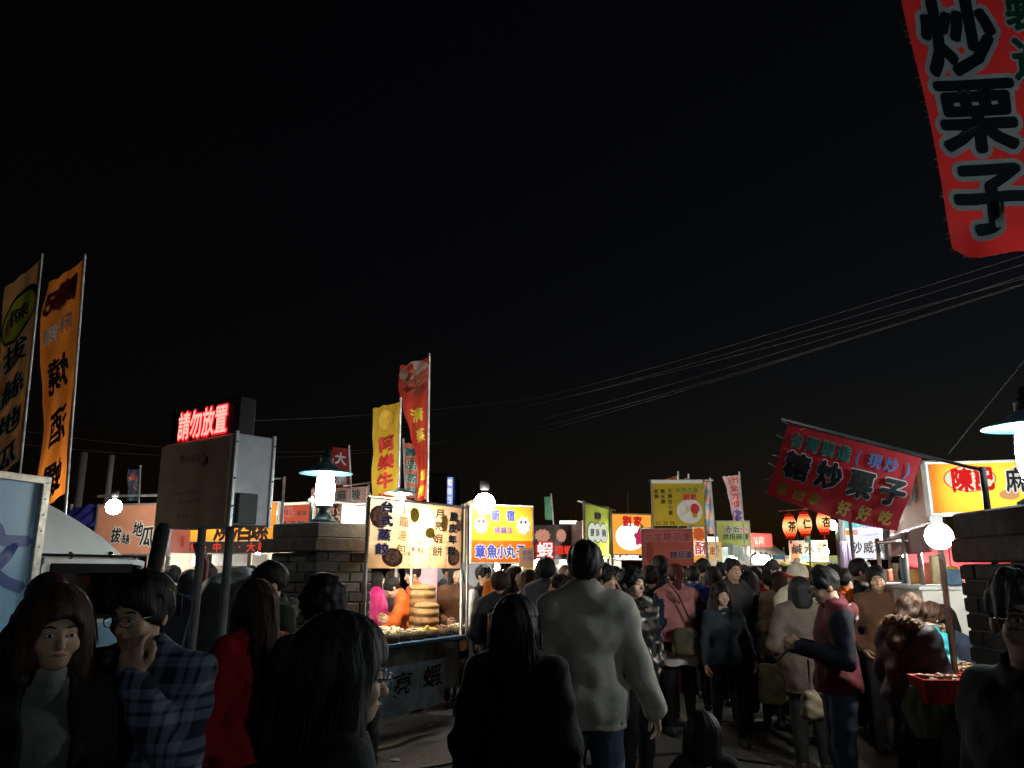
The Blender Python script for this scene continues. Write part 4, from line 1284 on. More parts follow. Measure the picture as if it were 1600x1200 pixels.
flag('ochre flag with a yellow leaf emblem and black brush writing behind the truck box', (65, 404), (33, 715), 8.2, (56, 54, 52, 50, 48), ochre,
     [(vcol('拔絲地瓜', .5, .42, .93, .72, .125), ink_black, M('beige_edge_ink', (.62, .48, .3), .7), .02),
      ([('陳', .55, .22, .55, .09)], ink_black, None, .01)], sag=50, amp=.03, ph=.2, turn=.1,
     discs=[(.52, .22, .50, .125, ink_black, .004, 2, .12), (.5, .225, .42, .105, M('lime_print', (.62, .62, .03), .7), .008, 2, .12)])
flag('orange flag with mirrored black writing leaning beside the ochre flag', (132, 405), (104, 768), 8.5, (57, 63, 60, 54, 47, 47, 46), orange_c,
     [(vcol('燒酒螺', .50, .46, .90, .62, .155), ink_black, None, .03), ([('辣', .30, .275, .36, .09), ('麻', .66, .25, .36, .09)], ink_white, None, .02),
      ([('陳', .62, .10, .5, .12), ('記', .28, .12, .45, .11)], M('maroon_ink'), M('pink_edge_ink'), .05)], sag=38, amp=.05, ph=.1, turn=.1, mirror=True)
for fobj in list(bpy.data.objects):
    pass
flag('yellow flag with round stamp and red characters over the dumpling stall', (626, 628), (622, 779), 10.2, (45, 47, 42, 43, 42), yellow_c,
     [(vcol('阿樂牛奶', .5, .40, .98, .62, .17), ink_red, None, .05)], sag=10, amp=.07, ph=.5,
     discs=[(.5, .15, .30, .12, M('orange_stamp_print', (.7, .3, .03), .7), .005, 0, 0), (.5, .15, .25, .10, M('yellow_stamp_print', (.8, .5, .05), .7), .009, 12, .08)])
flag('tall twisted flag with peach pictures at the top above the dumpling stall', (671, 559), (668, 779), 10.6, (50, 50, 42, 31, 20, 14, 20), red_c,
     [([('清', .52, .40, .55, .10), ('蒸', .55, .54, .5, .09), ('蝦', .5, .82, .5, .08), ('捲', .5, .93, .5, .08)], ink_yellow, None, .03)], sag=8, amp=.10, ph=.0, freq=1.6,
     discs=[(.5, .08, .50, .085, white_c, .004, 0, 0), (.5, .12, .42, .065, M('printed_peach', (.55, .16, .10), .6, 0, .3, 5), .008, 3, .06), (.58, .19, .42, .06, M('printed_peach2', (.42, .12, .07), .6, 0, .3, 5), .011, 0, 0)])
flag('small red flag with green characters tucked between the yellow and the peach flag', (630, 692), (634, 778), 10.9, (22, 22, 21, 21), pinkred_c,
     [(vcol('壽品蒸餃', .5, .17, .88, .8, .17), M('dark_teal_ink'), M('pale_teal_edge', (.3, .42, .36), .7), .03)], side=1, amp=.04)
flag('dark red flag with pale characters behind the pillar lamp', (545, 701), (548, 763), 12.6, (28, 30, 31, 30), darkred_c,
     [(vcol('大腸', .52, .28, .78, .62, .34), M('grey_halo_ink'), None, .03)], sag=-4, amp=.04)
flag('small blue flag with red writing above the salmon sign', (219, 733), (217, 782), 13, (22, 21, 21), M('blue_grey_flag', (.1, .16, .24), .8, trans=.4),
     [(vcol('美人', .5, .25, .55, .7, .26), M('coral_ink', (.6, .15, .12), .7), None, .04)], amp=.03)
flag('small green flag above the dark shrimp stall', (861, 776), (864, 812), 16, (11, 11, 12), M('dark_green_flag', (.08, .25, .14), .8, trans=.4), amp=.03)
flag('thin grey and blue flag beside the yellow price banner', (1110, 752), (1117, 834), 13.6, (13, 14, 15), M('pale_orange_flag', (.5, .3, .22), .8, trans=.4),
     [(vcol('冰淇淋', .5, .2, .8, .7, .14), M('sky_print'), None, .03)], amp=.03)
flag('white and red tapering flag leaning over the pale lime signboard', (1155, 742), (1161, 813), 14.5, (24, 20, 16, 14), M('pink_white_flag', (.62, .42, .42), .8, trans=.4),
     [(line('3M', .5 * 24 / 24, 0, .1) and [('3', .3, .1, .36, .15), ('M', .72, .1, .4, .15), ('全', .55, .28, .6, .15), ('方', .55, .45, .6, .15), ('位', .55, .62, .6, .15)], ink_red, None, .03)], sag=2, amp=.03,
     discs=[(.5, .88, .5, .12, M('violet_print', (.10, .08, .3), .7), .006, 0, 0)])
flag('small orange flag peeking over the yellow price banner', (1060, 742), (1060, 755), 13, (29, 29), M('coral_flag', (.5, .16, .08), .8, trans=.4), sag=9, amp=.02)
flag('small dull red flag beside the orange one over the yellow price banner', (1076, 746), (1076, 756), 13.2, (15, 15), pinkred_c, sag=4, amp=.02)
flag('small green sign flag below the middle paper lantern', (1266, 833), (1266, 848), 14.2, (8, 8), M('dark_green_flag'), amp=.02)

# ------------------------------------------------------------------ the tilted red flag on its pole
redv = M('red_banner_vinyl', (.26, .011, .016), .55, 0, .12, 2.5, .1, 15, trans=.12)
teal_ink = M('teal_ink', (.02, .12, .09), .6)
pale_edge = M('pale_edge_ink', (.42, .42, .38), .7)
Yf = 4.7
A, B, D = W(1232, 662, Yf), W(1441, 716, Yf - .25), W(1199, 772, Yf)
C0 = W(1404, 829, Yf - .25)
root = empty('red_flag', (W(1441, 716, Yf).x, Yf, 0), 0, 'large tilted red flag with white-edged black characters on a slanting pole', 'flag')
o_ = root.location
wT, hT = (B - A).length, (D - A).length
def RP(u, v, n=0.0):
    U, t = u / wT, -v / hT
    p = A * (1 - U) * (1 - t) + B * U * (1 - t) + D * (1 - U) * t + C0 * U * t
    return (p.x - o_.x, p.y - o_.y + .02 * math.sin(6 * U + 3 * t) * t + .01 * math.sin(9 * t) - n, p.z - o_.z - .03 * math.sin(math.pi * U) * t)
nu, nv = 24, 16
V = [RP(i / nu * wT, -j / nv * hT) for j in range(nv + 1) for i in range(nu + 1)]
F = [(j * (nu + 1) + i, (j + 1) * (nu + 1) + i, (j + 1) * (nu + 1) + i + 1, j * (nu + 1) + i + 1) for j in range(nv) for i in range(nu)]
cl = mesh_obj('cloth', V, F, redv, root)
f_ = lambda s, u0, u1, t, sw, sh: [(c, (u0 + (u1 - u0) * i / (len(s) - 1)) * wT, -t * hT, sw * wT, sh * hT, 0) for i, c in enumerate(s)]
print_text(cl, f_('糖炒栗子', .15, .87, .52, .19, .36), ink_black, M('light_edge_ink', (.46, .46, .44), .7), warp=RP, bold=.045, ebold=.085, off=.008, cut=.3, split=True)
print_text(cl, f_('台灣製造', .1, .46, .19, .105, .2), teal_ink, M('dull_green_edge', (.2, .25, .2), .7), warp=RP, bold=.03, off=.008, cut=.3)
print_text(cl, f_('(現炒)', .57, .93, .19, .105, .2), M('steel_blue_ink', (.05, .13, .3), .6), None, warp=RP, bold=.03, off=.008, cut=.3)
print_text(cl, f_('香甜軟', .1, .34, .86, .09, .17), M('mustard_ink', (.25, .15, .02), .6), None, warp=RP, bold=.04, off=.008, cut=.3)
print_text(cl, f_('好好吃', .57, .89, .86, .10, .19), M('mustard2_ink', (.36, .27, .05), .6), None, warp=RP, bold=.04, off=.008, cut=.3)
b = MB()
e1 = Vector(RP(0, 0)) + Vector((-.04, 0, .03)); e2 = Vector(RP(wT, 0)) + Vector((.02, 0, .012))
e3 = W(1535, 735, Yf - .35) - o_
b.path([e1, e2, e3], [.008, .009, .010], 8); b.build('slanting_pole', blackm, root, True)
b = MB(); b.tube((e3.x, e3.y, 0), e3 + Vector((0, 0, .02)), .018, n=8); b.build('upright_pole', blackm, root, True)
b = MB(); rn = random.Random(5)
for k in range(22):
    if k % 2: continue
    p = Vector(RP(0, -rn.random() * hT)) if k < 16 else Vector(RP(rn.random() * .15 * wT, 0))
    b.path([p, p + Vector((rn.uniform(-.05, 0), rn.uniform(-.01, .01), rn.uniform(-.02, .03)))], .0011, 4)
tag(b.build('frayed_thread', M('pale_thread', (.55, .5, .48), .9), cl), kind='stuff')

# ------------------------------------------------------------------ the large red banner overhead
Yb = 3.3
root = empty('overhead_banner', (W(1560, 800, Yb).x + .35, Yb, 0), 0, 'large frayed red vertical banner overhead with big white-edged black characters', 'banner')
o_ = root.location
corn = [W(1385, -130, Yb), W(1700, -130, Yb), W(1497, 392, Yb), W(1690, 400, Yb)]
wB, hB = (corn[1] - corn[0]).length, (corn[2] - corn[0]).length
def BP(u, v, n=0.0):
    U, t = u / wB, -v / hB
    p = corn[0] * (1 - U) * (1 - t) + corn[1] * U * (1 - t) + corn[2] * (1 - U) * t + corn[3] * U * t
    yy = .035 * math.sin(5 * U + 2.2 * t) * t + .02 * math.sin(7 * t + 2 * U)
    zz_ = -.02 * math.sin(9 * U) * t ** 6
    curl = max(0, t - .93) / .07
    return (p.x - o_.x + .02 * curl * math.sin(14 * U), p.y - o_.y + yy + .06 * curl * math.sin(11 * U) - n, p.z - o_.z + zz_ + .035 * curl * math.sin(8 * U + 1))
nu, nv = 28, 48
V = [BP(i / nu * wB, -j / nv * hB) for j in range(nv + 1) for i in range(nu + 1)]
F = [(j * (nu + 1) + i, (j + 1) * (nu + 1) + i, (j + 1) * (nu + 1) + i + 1, j * (nu + 1) + i + 1) for j in range(nv) for i in range(nu)]
cl = mesh_obj('cloth', V, F, M('red_overhead_vinyl', (.86, .045, .045), .55, 0, .12, 3, .1, 15, trans=.3), root)
def bchar(c, px, py, wp_, hp_, rot=0):
    t = (py + 130) / 524
    xl = 1385 + (1497 - 1385) * t; xr = 1700 - 10 * t
    return (c, (px - xl) / (xr - xl) * wB, -t * hB, wp_ / (xr - xl) * wB, hp_ / 524 * hB, rot)
edge_g = M('grey_white_edge_ink', (.76, .82, .82), .7)
print_text(cl, [bchar('糖', 1478, -62, 118, 112), bchar('炒', 1500, 70, 112, 135), bchar('栗', 1525, 195, 118, 118), bchar('子', 1548, 315, 112, 105)], M('blue_black_ink', (.012, .02, .025), .5), edge_g, warp=BP, bold=.04, ebold=.105, off=.006, cut=.4, split=True)
print_text(cl, [bchar('灣', 1596, -70, 62, 85), bchar('製', 1598, 28, 62, 80), bchar('造', 1606, 112, 62, 76)], M('dark_green_ink', (.015, .12, .07), .6), edge_g, warp=BP, bold=.03, ebold=.08, off=.006, cut=.3, split=True)
print_text(cl, [bchar('現', 1628, 200, 60, 72), bchar('炒', 1634, 285, 60, 72)], M('lime_yellow_ink', (.5, .6, .03), .6), None, warp=BP, bold=.03, off=.006, cut=.3, split=True)
b = MB(); rn = random.Random(8)
for k in range(60):
    t = rn.random()
    p = Vector(BP(0, -t * hB)) if k < 46 else Vector(BP(rn.random() * .4 * wB, -hB))
    L = rn.uniform(.004, .014)
    b.path([p, p + Vector((-L, 0, rn.uniform(-.3, .2) * L)), p + Vector((-L * 1.7, 0, -L * rn.uniform(.2, .8)))], .0007, 4)
tag(b.build('frayed_thread', M('pale_thread'), cl), kind='stuff')
b = MB(); tz = corn[0].z + .02
b.tube((corn[0].x - o_.x - .1, 0, tz), (corn[1].x - o_.x + .1, 0, tz), .015); b.tube((.45, .02, 0), (.45, .02, tz + .05), .025, .02, 10)
b.build('support_pole', galv, root, True)

# ------------------------------------------------------------------ notice board with the red LED sign
Al, Ar = W(252, 750, 6.35), W(363, 750, 5.75)
yaw = math.atan2(Ar.y - Al.y, Ar.x - Al.x)
c = (Al + Ar) / 2
wN = (Ar.xy - Al.xy).length
root = empty('notice_board', (c.x, c.y, 0), yaw, 'beige notice board on two posts topped by a glowing red LED sign', 'sign')
zt, zb = zz(686, 6.05), zz(823, 6.05)
dp = .34
cab = MB(); cab.box((0, dp / 2, (zt + zb) / 2), (wN, dp, zt - zb), bev=.008); cab.build('cabinet', M('grey_cabinet_metal', (.46, .5, .54), .45, .3, .12, 8), root)
face = MB(); face.box((-.01, -.012, (zt + zb) / 2 - .01), (wN * .98, .02, (zt - zb) * .97), bev=.004)
fo = face.build('board_face', M('beige_board', (.75, .43, .21), .75, 0, .15, 3), root)
faint = M('faint_orange_ink', (.34, .15, .06), .8); faint2 = M('faint_brown_ink', (.2, .13, .07), .8)
zc = (zt + zb) / 2; hh = zt - zb
print_text(fo, line('愛心公益', -.05, zc + hh * .28, .07, .075), faint, off=.026, bold=.01)
print_text(fo, line('公告牌', .14, zc + hh * .30, .06, .075, True), faint, off=.026, bold=.02)
print_text(fo, line('請將垃圾帶走勿亂丟', -.02, zc - hh * .12, .03, .045), faint2, off=.026, bold=0)
print_text(fo, line('共同維護環境整潔', .0, zc - hh * .22, .03, .045), faint2, off=.026, bold=0)
print_text(fo, line('管理委員會', -.02, zc - hh * .38, .035, .06), faint2, off=.026, bold=0)
patch(fo, .155, .19, zc + hh * .18, zc + hh * .27, ink_black, .0225)
fr = MB()
for x, y in ((wN / 2 + .004, .006), (wN / 2 + .004, dp - .006)): fr.box((x, y, zc), (.025, .025, hh + .03), bev=.003)
fr.build('edge_trim', M('bright_aluminium', (.6, .64, .66), .35, .6, .1), root)
sb = MB(); sb.box((wN / 2 + .025, .12, zb + .12), (.04, .16, .22), bev=.005); sb.build('switch_box', M('dark_grey_box', (.10, .11, .12), .5), root)
b = MB()
for zk in (zc + hh * .4, zc, zc - hh * .3):
    for y in (.006, dp - .006): b.ball((wN / 2 + .018, y, zk), .008, 6)
b.build('bolt', blackm, root)
zl0, zl1 = zz(690, 6.05) + .02, zz(637, 6.05)
led = MB(); led.box((-.01, dp * .1 + .07, (zl0 + zl1) / 2 + .01), (wN * .96, .14, zl1 - zl0 + .06), bev=.006); lo = led.build('led_housing', M('black_led_housing', (.012, .010, .011), .5), root)
led_core = M('led_red_core', emit=(1.0, .17, .14), estr=3.4, var=0)
led_halo = M('led_red_halo', emit=(.95, .012, .02), estr=1.1, var=0)
cs = [(c_, -.285 + k * .172 + .01, (zl0 + zl1) / 2 + .012, .172, .235, 0) for k, c_ in enumerate('請勿放置')]
lettering(lo, cs, led_halo, -dp * .1 + .004, .085, 10, name='lettering_halo')  # red glow around the strokes, painted as a wider emissive outline
lettering(lo, cs, led_core, -dp * .1 + .010, .02, 4)
for x, px in ((-wN * .12, 298), (wN * .26, 335)):
    b = MB(); b.tube((x, dp / 2, 0), (x, dp / 2, zb + .01), .032, n=12); b.build('post', M('grey_post_paint', (.2, .2, .2), .5, .2, .2), root, True)

# ------------------------------------------------------------------ the small white truck
Yt = 6.0
tx = W(68, 800, Yt).x
TA = R(77)
root = empty('delivery_truck', (tx, Yt, 0), TA, 'small white delivery truck with a pale blue cargo box parked behind the crowd', 'truck')
tw = M('truck_white_paint', (.72, .75, .73), .35, 0, .06, 3, spec=.5)
tb = M('truck_blue_panel', (.24, .46, .68), .4, 0, .1, 3)
zT = zz(748, Yt); zF = .62
wB_ = 1.5
b = MB(); b.box((-1.25, wB_ / 2, (zT + zF) / 2), (2.5, wB_, zT - zF), bev=.01); cb = b.build('cargo_box', tb, root)
alu = M('worn_aluminium_trim', (.5, .5, .45), .45, .6, .3, 14)
b = MB()
b.box((-.03, -.012, (zT + zF) / 2), (.075, .04, zT - zF + .02), bev=.005); b.box((-1.25, -.012, zT - .02), (2.52, .04, .055), bev=.005); b.box((-1.25, -.012, zF + .03), (2.52, .04, .06), bev=.005)
b.box((.012, wB_ / 2, zT - .02), (.03, wB_, .055), bev=.005)
b.build('edge_trim', alu, cb)
b = MB()
for k in range(14): b.ball((-.03, -.034, zF + .08 + k * (zT - zF - .12) / 13), .007, 6)
b.build('rivet', alu, cb)
def TS(px, py):
    """where the line of sight through a photo point meets the truck's near side: (distance along the truck, height)"""
    u, v = (px - 800) / FPX, (600 - py) / FPX
    dxr, dyr, dzr = u, math.cos(PITCH) - v * math.sin(PITCH), math.sin(PITCH) + v * math.cos(PITCH)
    ca, sa = math.cos(TA), math.sin(TA)
    t = (tx * sa - Yt * ca) / (dxr * sa - dyr * ca)
    return (t * dxr - tx) * ca + (t * dyr - Yt) * sa, CAMZ + t * dzr
up = lambda px: TS(px, 900)[0]
print_text(cb, [('文', up(-14), TS(6, 872)[1], .62, .5, 0)], M('brush_blue_ink', (.03, .08, .3), .5), None, bold=.04, off=.004)
print_text(cb, [('9', up(3), TS(8, 1009)[1], .14, .12, 0), ('1', up(11), TS(8, 1009)[1], .1, .12, 0), ('7', up(3), TS(4, 1033)[1], .1, .12, 0), ('線', up(3), TS(4, 985)[1], .08, .08, 0)], M('navy_ink'), None, bold=.03, off=.004)
# cab: lower body, roof, pillars, glass
zs, zr = TS(140, 968)[1], TS(140, 882)[1]
cabw = 1.42
xe = up(250) 
def prism(pts, y0, y1, bev=.0):
    n = len(pts)
    v = [(x, y0, z) for x, z in pts] + [(x, y1, z) for x, z in pts]
    f = [tuple(range(n)), tuple(reversed(range(n, 2 * n)))] + [(i, n + i, n + (i + 1) % n, (i + 1) % n) for i in range(n)]
    return v, f
b = MB(); b.add(*prism([(.10, .36), (xe + .02, .36), (xe + .03, .75), (xe - .02, zs - .04), (xe - .10, zs), (.10, zs)], .04, cabw)); b.build('cab_body', tw, root)
b = MB(); b.box((.62, .035, .78), (.72, .012, .78), bev=.004); dr = b.build('door', M('truck_door_blue', (.28, .42, .52), .35, 0, .08), root)
b = MB(); b.box((.34, .02, 1.05), (.12, .025, .03), bev=.006); b.build('handle', blackm, dr)
b = MB()
xr = up(225)
b.add(*prism([(.10, zr), (xr - .05, zr), (xr + .03, zr - .02), (xr + .03, zr + .03), (xr - .12, zr + .055), (.10, zr + .055)], .03, cabw)); b.build('cab_roof', tw, root)
for y in (.06, cabw - .06):
    b = MB(); b.box((.16, y, (zs + zr) / 2), (.14, .05, zr - zs)); b.build('rear_pillar', tw, root)
b = MB()
for y in (.06, cabw - .06): b.path([(xe - .06, y, zs), (xr, y, zr + .01)], [.035, .03], 8)
b.build('front_pillar', tw, root, True)
b = MB(); b.box((.62, .03, zr - .03), (.9, .03, .075)); b.box((.62, .04, zs + .015), (.95, .02, .03)); b.build('window_seal', M('black_rubber', (.012, .012, .012), .95, spec=.05), root)
gl = glass_mat('cab_glass', (.55, .62, .6))
for y in (.07, cabw - .07):
    v, f = prism([(.22, zs), (xe - .08, zs), (xr - .01, zr), (.22, zr)], y, y + .006)
    mesh_obj('side_window', v, f, gl, root, False)
v, f = [(xe - .05, .08, zs), (xe - .05, cabw - .08, zs), (xr, cabw - .08, zr), (xr, .08, zr)], [(0, 1, 2, 3)]
mesh_obj('windscreen', v, f, gl, root, False)
for y in (.4, 1.0):
    b = MB(); b.box((.36, y, zs - .1 + .15), (.12, .42, .5), bev=.04); b.build('seat', M('dark_seat_cloth', (.03, .035, .035), .9), root)
b = MB(); b.path([(xe - .22 + .1 * math.sin(a), .42 + .17 * math.cos(a), zs + .02 + .12 * math.sin(a)) for a in [k * .524 for k in range(12)]], .014, 6, closed=True); b.build('steering_wheel', blackm, root, True)
# wind deflector
sil = [TS(*p) for p in ((66, 766), (84, 769), (104, 777), (124, 789), (144, 803), (164, 818), (184, 834), (202, 852), (216, 868), (226, 882))]
V, nv = [], 10
z0 = zr + .05
for j in range(nv + 1):
    t = j / nv * 2 - 1
    for s_, z_ in sil:
        V.append((s_, .02 + (t + 1) / 2 * (cabw - .04), z0 + (max(z_, z0 + .004) - z0) * (1 - abs(t) ** 9) * (1 + .06 * (1 - t * t))))
nu = len(sil) - 1
F = [(j * (nu + 1) + i, j * (nu + 1) + i + 1, (j + 1) * (nu + 1) + i + 1, (j + 1) * (nu + 1) + i) for j in range(nv) for i in range(nu)]
mesh_obj('wind_deflector', V, F, tw, root)
b = MB(); b.path([(s_, .012, z0 + .02) for s_, z_ in sil], .012, 6); b.build('deflector_seam', M('black_rubber'), root)
chrome = M('chrome', (.7, .72, .7), .12, 1.0, .05)
for px in (112, 176):
    b = MB(); b.ball((up(px), .05, TS(px, 868)[1]), .035, 14); b.build('marker_lamp', chrome, root, True)
for x in (.62, -1.7):
    for y in (.12, cabw - .12):
        wl = MB(); prof = [(.12, -.07), (.25, -.075), (.275, -.05), (.275, .05), (.25, .075), (.12, .07)]
        wl.lathe(prof, n=24)
        o = wl.build('wheel', M('tyre_rubber', (.02, .02, .02), .85), root, True); o.location = (x, y, .275); o.rotation_euler = (R(90), 0, 0)
        rm = MB(); rm.lathe([(.01, -.03), (.12, -.02), (.125, .0), (.12, .02), (.01, .03)], n=20); rm.build('rim', galv, o, True)
b = MB(); b.box((-.9, cabw / 2, .5), (3.2, .8, .14)); b.build('chassis', blackm, root)
b = MB(); b.path([(xe - .05, .02, zs + .05), (xe + .06, -.12, zs + .08)], .012, 6); b.box((xe + .06, -.16, zs + .08), (.05, .1, .2), bev=.015); b.build('mirror', blackm, root)
b = MB(); b.lathe([(.001, 0), (.07, .0), (.075, .015), (.001, .02)], n=18); o = b.build('headlight', chrome, root, True); o.location = (xe + .03, .25, .72); o.rotation_euler = (0, R(90), 0)

# ------------------------------------------------------------------ odds and ends beyond the crowd
b = MB(); A, B = W(256, 818, 5.2), W(240, 892, 5.15)
b.path([B + (B - A) * 6.0, B, A.lerp(B, .15), A], [.04, .045, .048, .028], 10)
tag(b.build('rolled_umbrella', M('black_nylon', (.014, .014, .015), .8), None, True), 'thick rolled black umbrella slanting up before the notice board', 'umbrella')
b = MB(); A, B = W(309, 848, 7.3), W(318, 880, 7.3)
b.path([A, A.lerp(B, .5), B, B + Vector((0, 0, -.5))], [.045, .05, .05, .04], 10)
tag(b.build('parasol_bundle', M('maroon_cloth', (.16, .02, .02), .8), None, True), 'bundled maroon parasol standing between the notice board posts', 'parasol')
t = empty('parked_scooter', W(372, 900, 7.0) * Vector((1, 1, 0)) if False else (W(372, 900, 7.0).x, 7.0, 0), R(15), 'dark parked scooter under a tarpaulin cover beside the brick pillar', 'scooter')
V = []; nu, nv = 18, 12
for j in range(nv + 1):
    for i in range(nu + 1):
        u, v = i / nu * 2 - 1, j / nv * 2 - 1
        z_ = 1.66 * (1 - abs(u) ** 4) * (1 - abs(v) ** 4) + .05 * math.sin(5 * u + 3 * v) + .04 * math.sin(9 * v - 4 * u)
        z_ *= (1 - .12 * (u + 1) * .5)
        V.append((u * .48, v * .55, max(.2, z_)))
F = [(j * (nu + 1) + i, j * (nu + 1) + i + 1, (j + 1) * (nu + 1) + i + 1, (j + 1) * (nu + 1) + i) for j in range(nv) for i in range(nu)]
mesh_obj('cover', V, F, M('dark_scooter_cover', (.02, .02, .022), .6, 0, .4, 6, .4, 20), t)
for x in (-.3, .3):
    b = MB(); b.lathe([(.1, -.04), (.2, -.045), (.22, 0), (.2, .045), (.1, .04)], n=20); o = b.build('wheel', M('tyre_rubber'), t, True); o.location = (x, 0, .22); o.rotation_euler = (R(90), 0, 0)

# far buildings and posts
far_d = M('dark_concrete', (.10, .10, .095), .9, 0, .2, 1.5)
def building(label, x0, x1, yt, Y, depth=4, sign=None):
    A, B = W(x0, yt, Y), W(x1, yt, Y)
    r = empty('building', ((A.x + B.x) / 2, Y, 0), 0, label, 'building')
    w = B.x - A.x
    b = MB(); b.box((0, depth / 2, A.z / 2), (w, depth, A.z), bev=.02); b.build('wall', far_d, r)
    b = MB(); b.box((0, depth / 2, A.z + .08), (w * 1.04, depth * 1.02, .16)); b.build('roof', blackm, r)
    for i in range(2):
        for k in range(2):
            b = MB(); b.box(((i - .5) * w * .5, -.01, A.z * (.55 + .22 * k)), (w * .2, .05, A.z * .1)); b.build('window', M('dark_window_glass', (.02, .03, .035), .15), r)
    return r, A.z
building('far dark concrete block behind the peach flag', 674, 698, 744, 45)
r, z = building('far dark building carrying a lit blue vertical sign beyond the stalls', 696, 712, 748, 46)
b = MB(); b.box((-.06, -.2, z - .75), (.42, .2, 1.6)); s_ = b.build('vertical_sign', M('blue_lit_sign', emit=(.25, .4, 1.0), estr=1.0, var=.2), r)
print_text(s_, line('電器行', -.06, z - .75, .4, .5, True), glow_white, off=.32)
def post(label, x0, x1, yt, Y):
    A, B = W(x0, yt, Y), W(x1, yt, Y)
    b = MB(); b.lathe([((B.x - A.x) / 2, 0), ((B.x - A.x) / 2 * .85, A.z), (.02, A.z + .02)], n=14)
    tag(b.build('concrete_post', M('post_concrete', (.16, .155, .15), .9, 0, .2, 3), None, True, loc=((A.x + B.x) / 2, Y, 0)), label, 'post')
post('pale concrete utility post behind the salmon stall', 125, 138, 708, 16)
post('dark utility post with a glinting cap beside the pale concrete one', 170, 180, 712, 15)
post('thin far post beyond the lime banner', 889, 893, 790, 30)
post('thin far post beyond the octopus ball sign', 786, 790, 772, 34)

# power lines and a stay wire
wire = M('wire_sheath', (.04, .04, .044), .6, 0, .1)
def cable(label, a, b_, sag, r=.003, n=26):
    A, B = W(*a), W(*b_)
    m = MB(); m.path([A.lerp(B, k / n) - Vector((0, 0, sag * 4 * (k / n) * (1 - k / n))) for k in range(n + 1)], r, 5)
    tag(m.build('power_line', wire, None, True), label, 'cable', 'overhead power lines')
cable('uppermost overhead power line running from the frayed banner', (1640, 386, 6.5), (560, 660, 34), .5)
cable('second overhead power line below the frayed banner', (1640, 400, 6.6), (560, 668, 34), .5)
cable('third overhead power line, crossing the next two', (1640, 424, 6.7), (560, 672, 34), .35)
cable('fourth overhead power line, paler, crossing the third', (1640, 418, 6.6), (560, 700, 34), .45)
cable('fifth overhead power line down from the frayed banner', (1640, 430, 6.8), (560, 712, 34), .45)
cable('lowest of the overhead power lines below the frayed banner', (1640, 432, 6.8), (560, 734, 34), .3)
cable('slack overhead line crossing behind the notice board LED sign', (0, 668, 16), (700, 690, 22), .4, .008)
cable('lower slack overhead line behind the notice board LED sign', (0, 690, 16), (640, 700, 22), .3, .008)
cable('thin overhead line crossing the yellow and peach flags', (300, 660, 14), (1000, 590, 26), .3, .006)
cable('steep stay wire rising past the lamp on the dark pillar', (1478, 714, 6.4), (1640, 515, 6.0), .0, .006)
# ------------------------------------------------------------------ people: bodies and clothes as smooth blended surfaces
F32 = np.float32


def smin(a, b, k):
    h = np.clip(.5 + .5 * (b - a) / k, 0, 1)
    return b + (a - b) * h - k * h * (1 - h)


def cap(P, a, b, ra, rb, fy=1.0):
    """tapered capsule, flattened in depth by fy"""
    a = np.array(a, F32); b = np.array(b, F32)
    s = np.array((1, fy, 1), F32)
    p = (P - a) * s; d = (b - a) * s
    L = float(d @ d) + 1e-9
    t = np.clip((p @ d) / L, 0, 1)
    q = p - t[:, None] * d
    return np.sqrt((q * q).sum(1)) - (ra + (rb - ra) * t)


def ell(P, c, r):
    p = P - np.array(c, F32); r = np.array(r, F32)
    k0 = np.sqrt(((p / r) ** 2).sum(1)); k1 = np.sqrt(((p / (r * r)) ** 2).sum(1)) + 1e-9
    return k0 * (k0 - 1) / k1


def nets(f, lo, hi, h):
    """surface nets: the zero surface of f as vertices and quads"""
    lo = np.array(lo); n = np.maximum(3, np.ceil((np.array(hi) - lo) / h).astype(int) + 1)
    ax = [lo[i] + h * np.arange(n[i]) for i in range(3)]
    G = np.stack(np.meshgrid(*ax, indexing='ij'), -1).reshape(-1, 3).astype(F32)
    v = f(G).reshape(n)
    s = v < 0
    cx, cy, cz = n - 1
    acc = np.zeros((cx, cy, cz, 3)); cnt = np.zeros((cx, cy, cz))
    corners = [(i, j, k) for i in (0, 1) for j in (0, 1) for k in (0, 1)]
    sl = lambda o: (slice(o[0], o[0] + cx), slice(o[1], o[1] + cy), slice(o[2], o[2] + cz))
    for a in corners:
        for ax_ in range(3):
            if a[ax_]: continue
            b = list(a); b[ax_] = 1
            va, vb = v[sl(a)], v[sl(b)]
            m = (va < 0) != (vb < 0)
            t = np.where(m, va / np.where(m, va - vb, 1), 0)
            for d in range(3):
                acc[..., d] += np.where(m, a[d] + (t if d == ax_ else 0), 0)
            cnt += m
    act = cnt > 0
    idx = -np.ones((cx, cy, cz), int); idx[act] = np.arange(act.sum())
    I = np.argwhere(act)
    V = lo + h * (I + acc[act] / cnt[act][:, None])
    Q = []
    for d in range(3):
        e, g_ = (d + 1) % 3, (d + 2) % 3
        a0 = [slice(None)] * 3; a1 = [slice(None)] * 3
        a0[d] = slice(0, -1); a1[d] = slice(1, None)
        A_, B_ = s[tuple(a0)], s[tuple(a1)]
        m = A_ != B_
        pts = np.argwhere(m)
        ok = (pts[:, e] > 0) & (pts[:, g_] > 0) & (pts[:, e] < n[e] - 1) & (pts[:, g_] < n[g_] - 1)
        pts = pts[ok]
        flip = A_[tuple(pts.T)]
        def ci(de, dg):
            p = pts.copy(); p[:, e] += de; p[:, g_] += dg
            return idx[tuple(p.T)]
        q = np.stack([ci(-1, -1), ci(0, -1), ci(0, 0), ci(-1, 0)], 1)
        q[~flip] = q[~flip][:, ::-1]
        Q.append(q)
    Q = np.concatenate(Q)
    Q = Q[(Q >= 0).all(1)]
    return V, Q


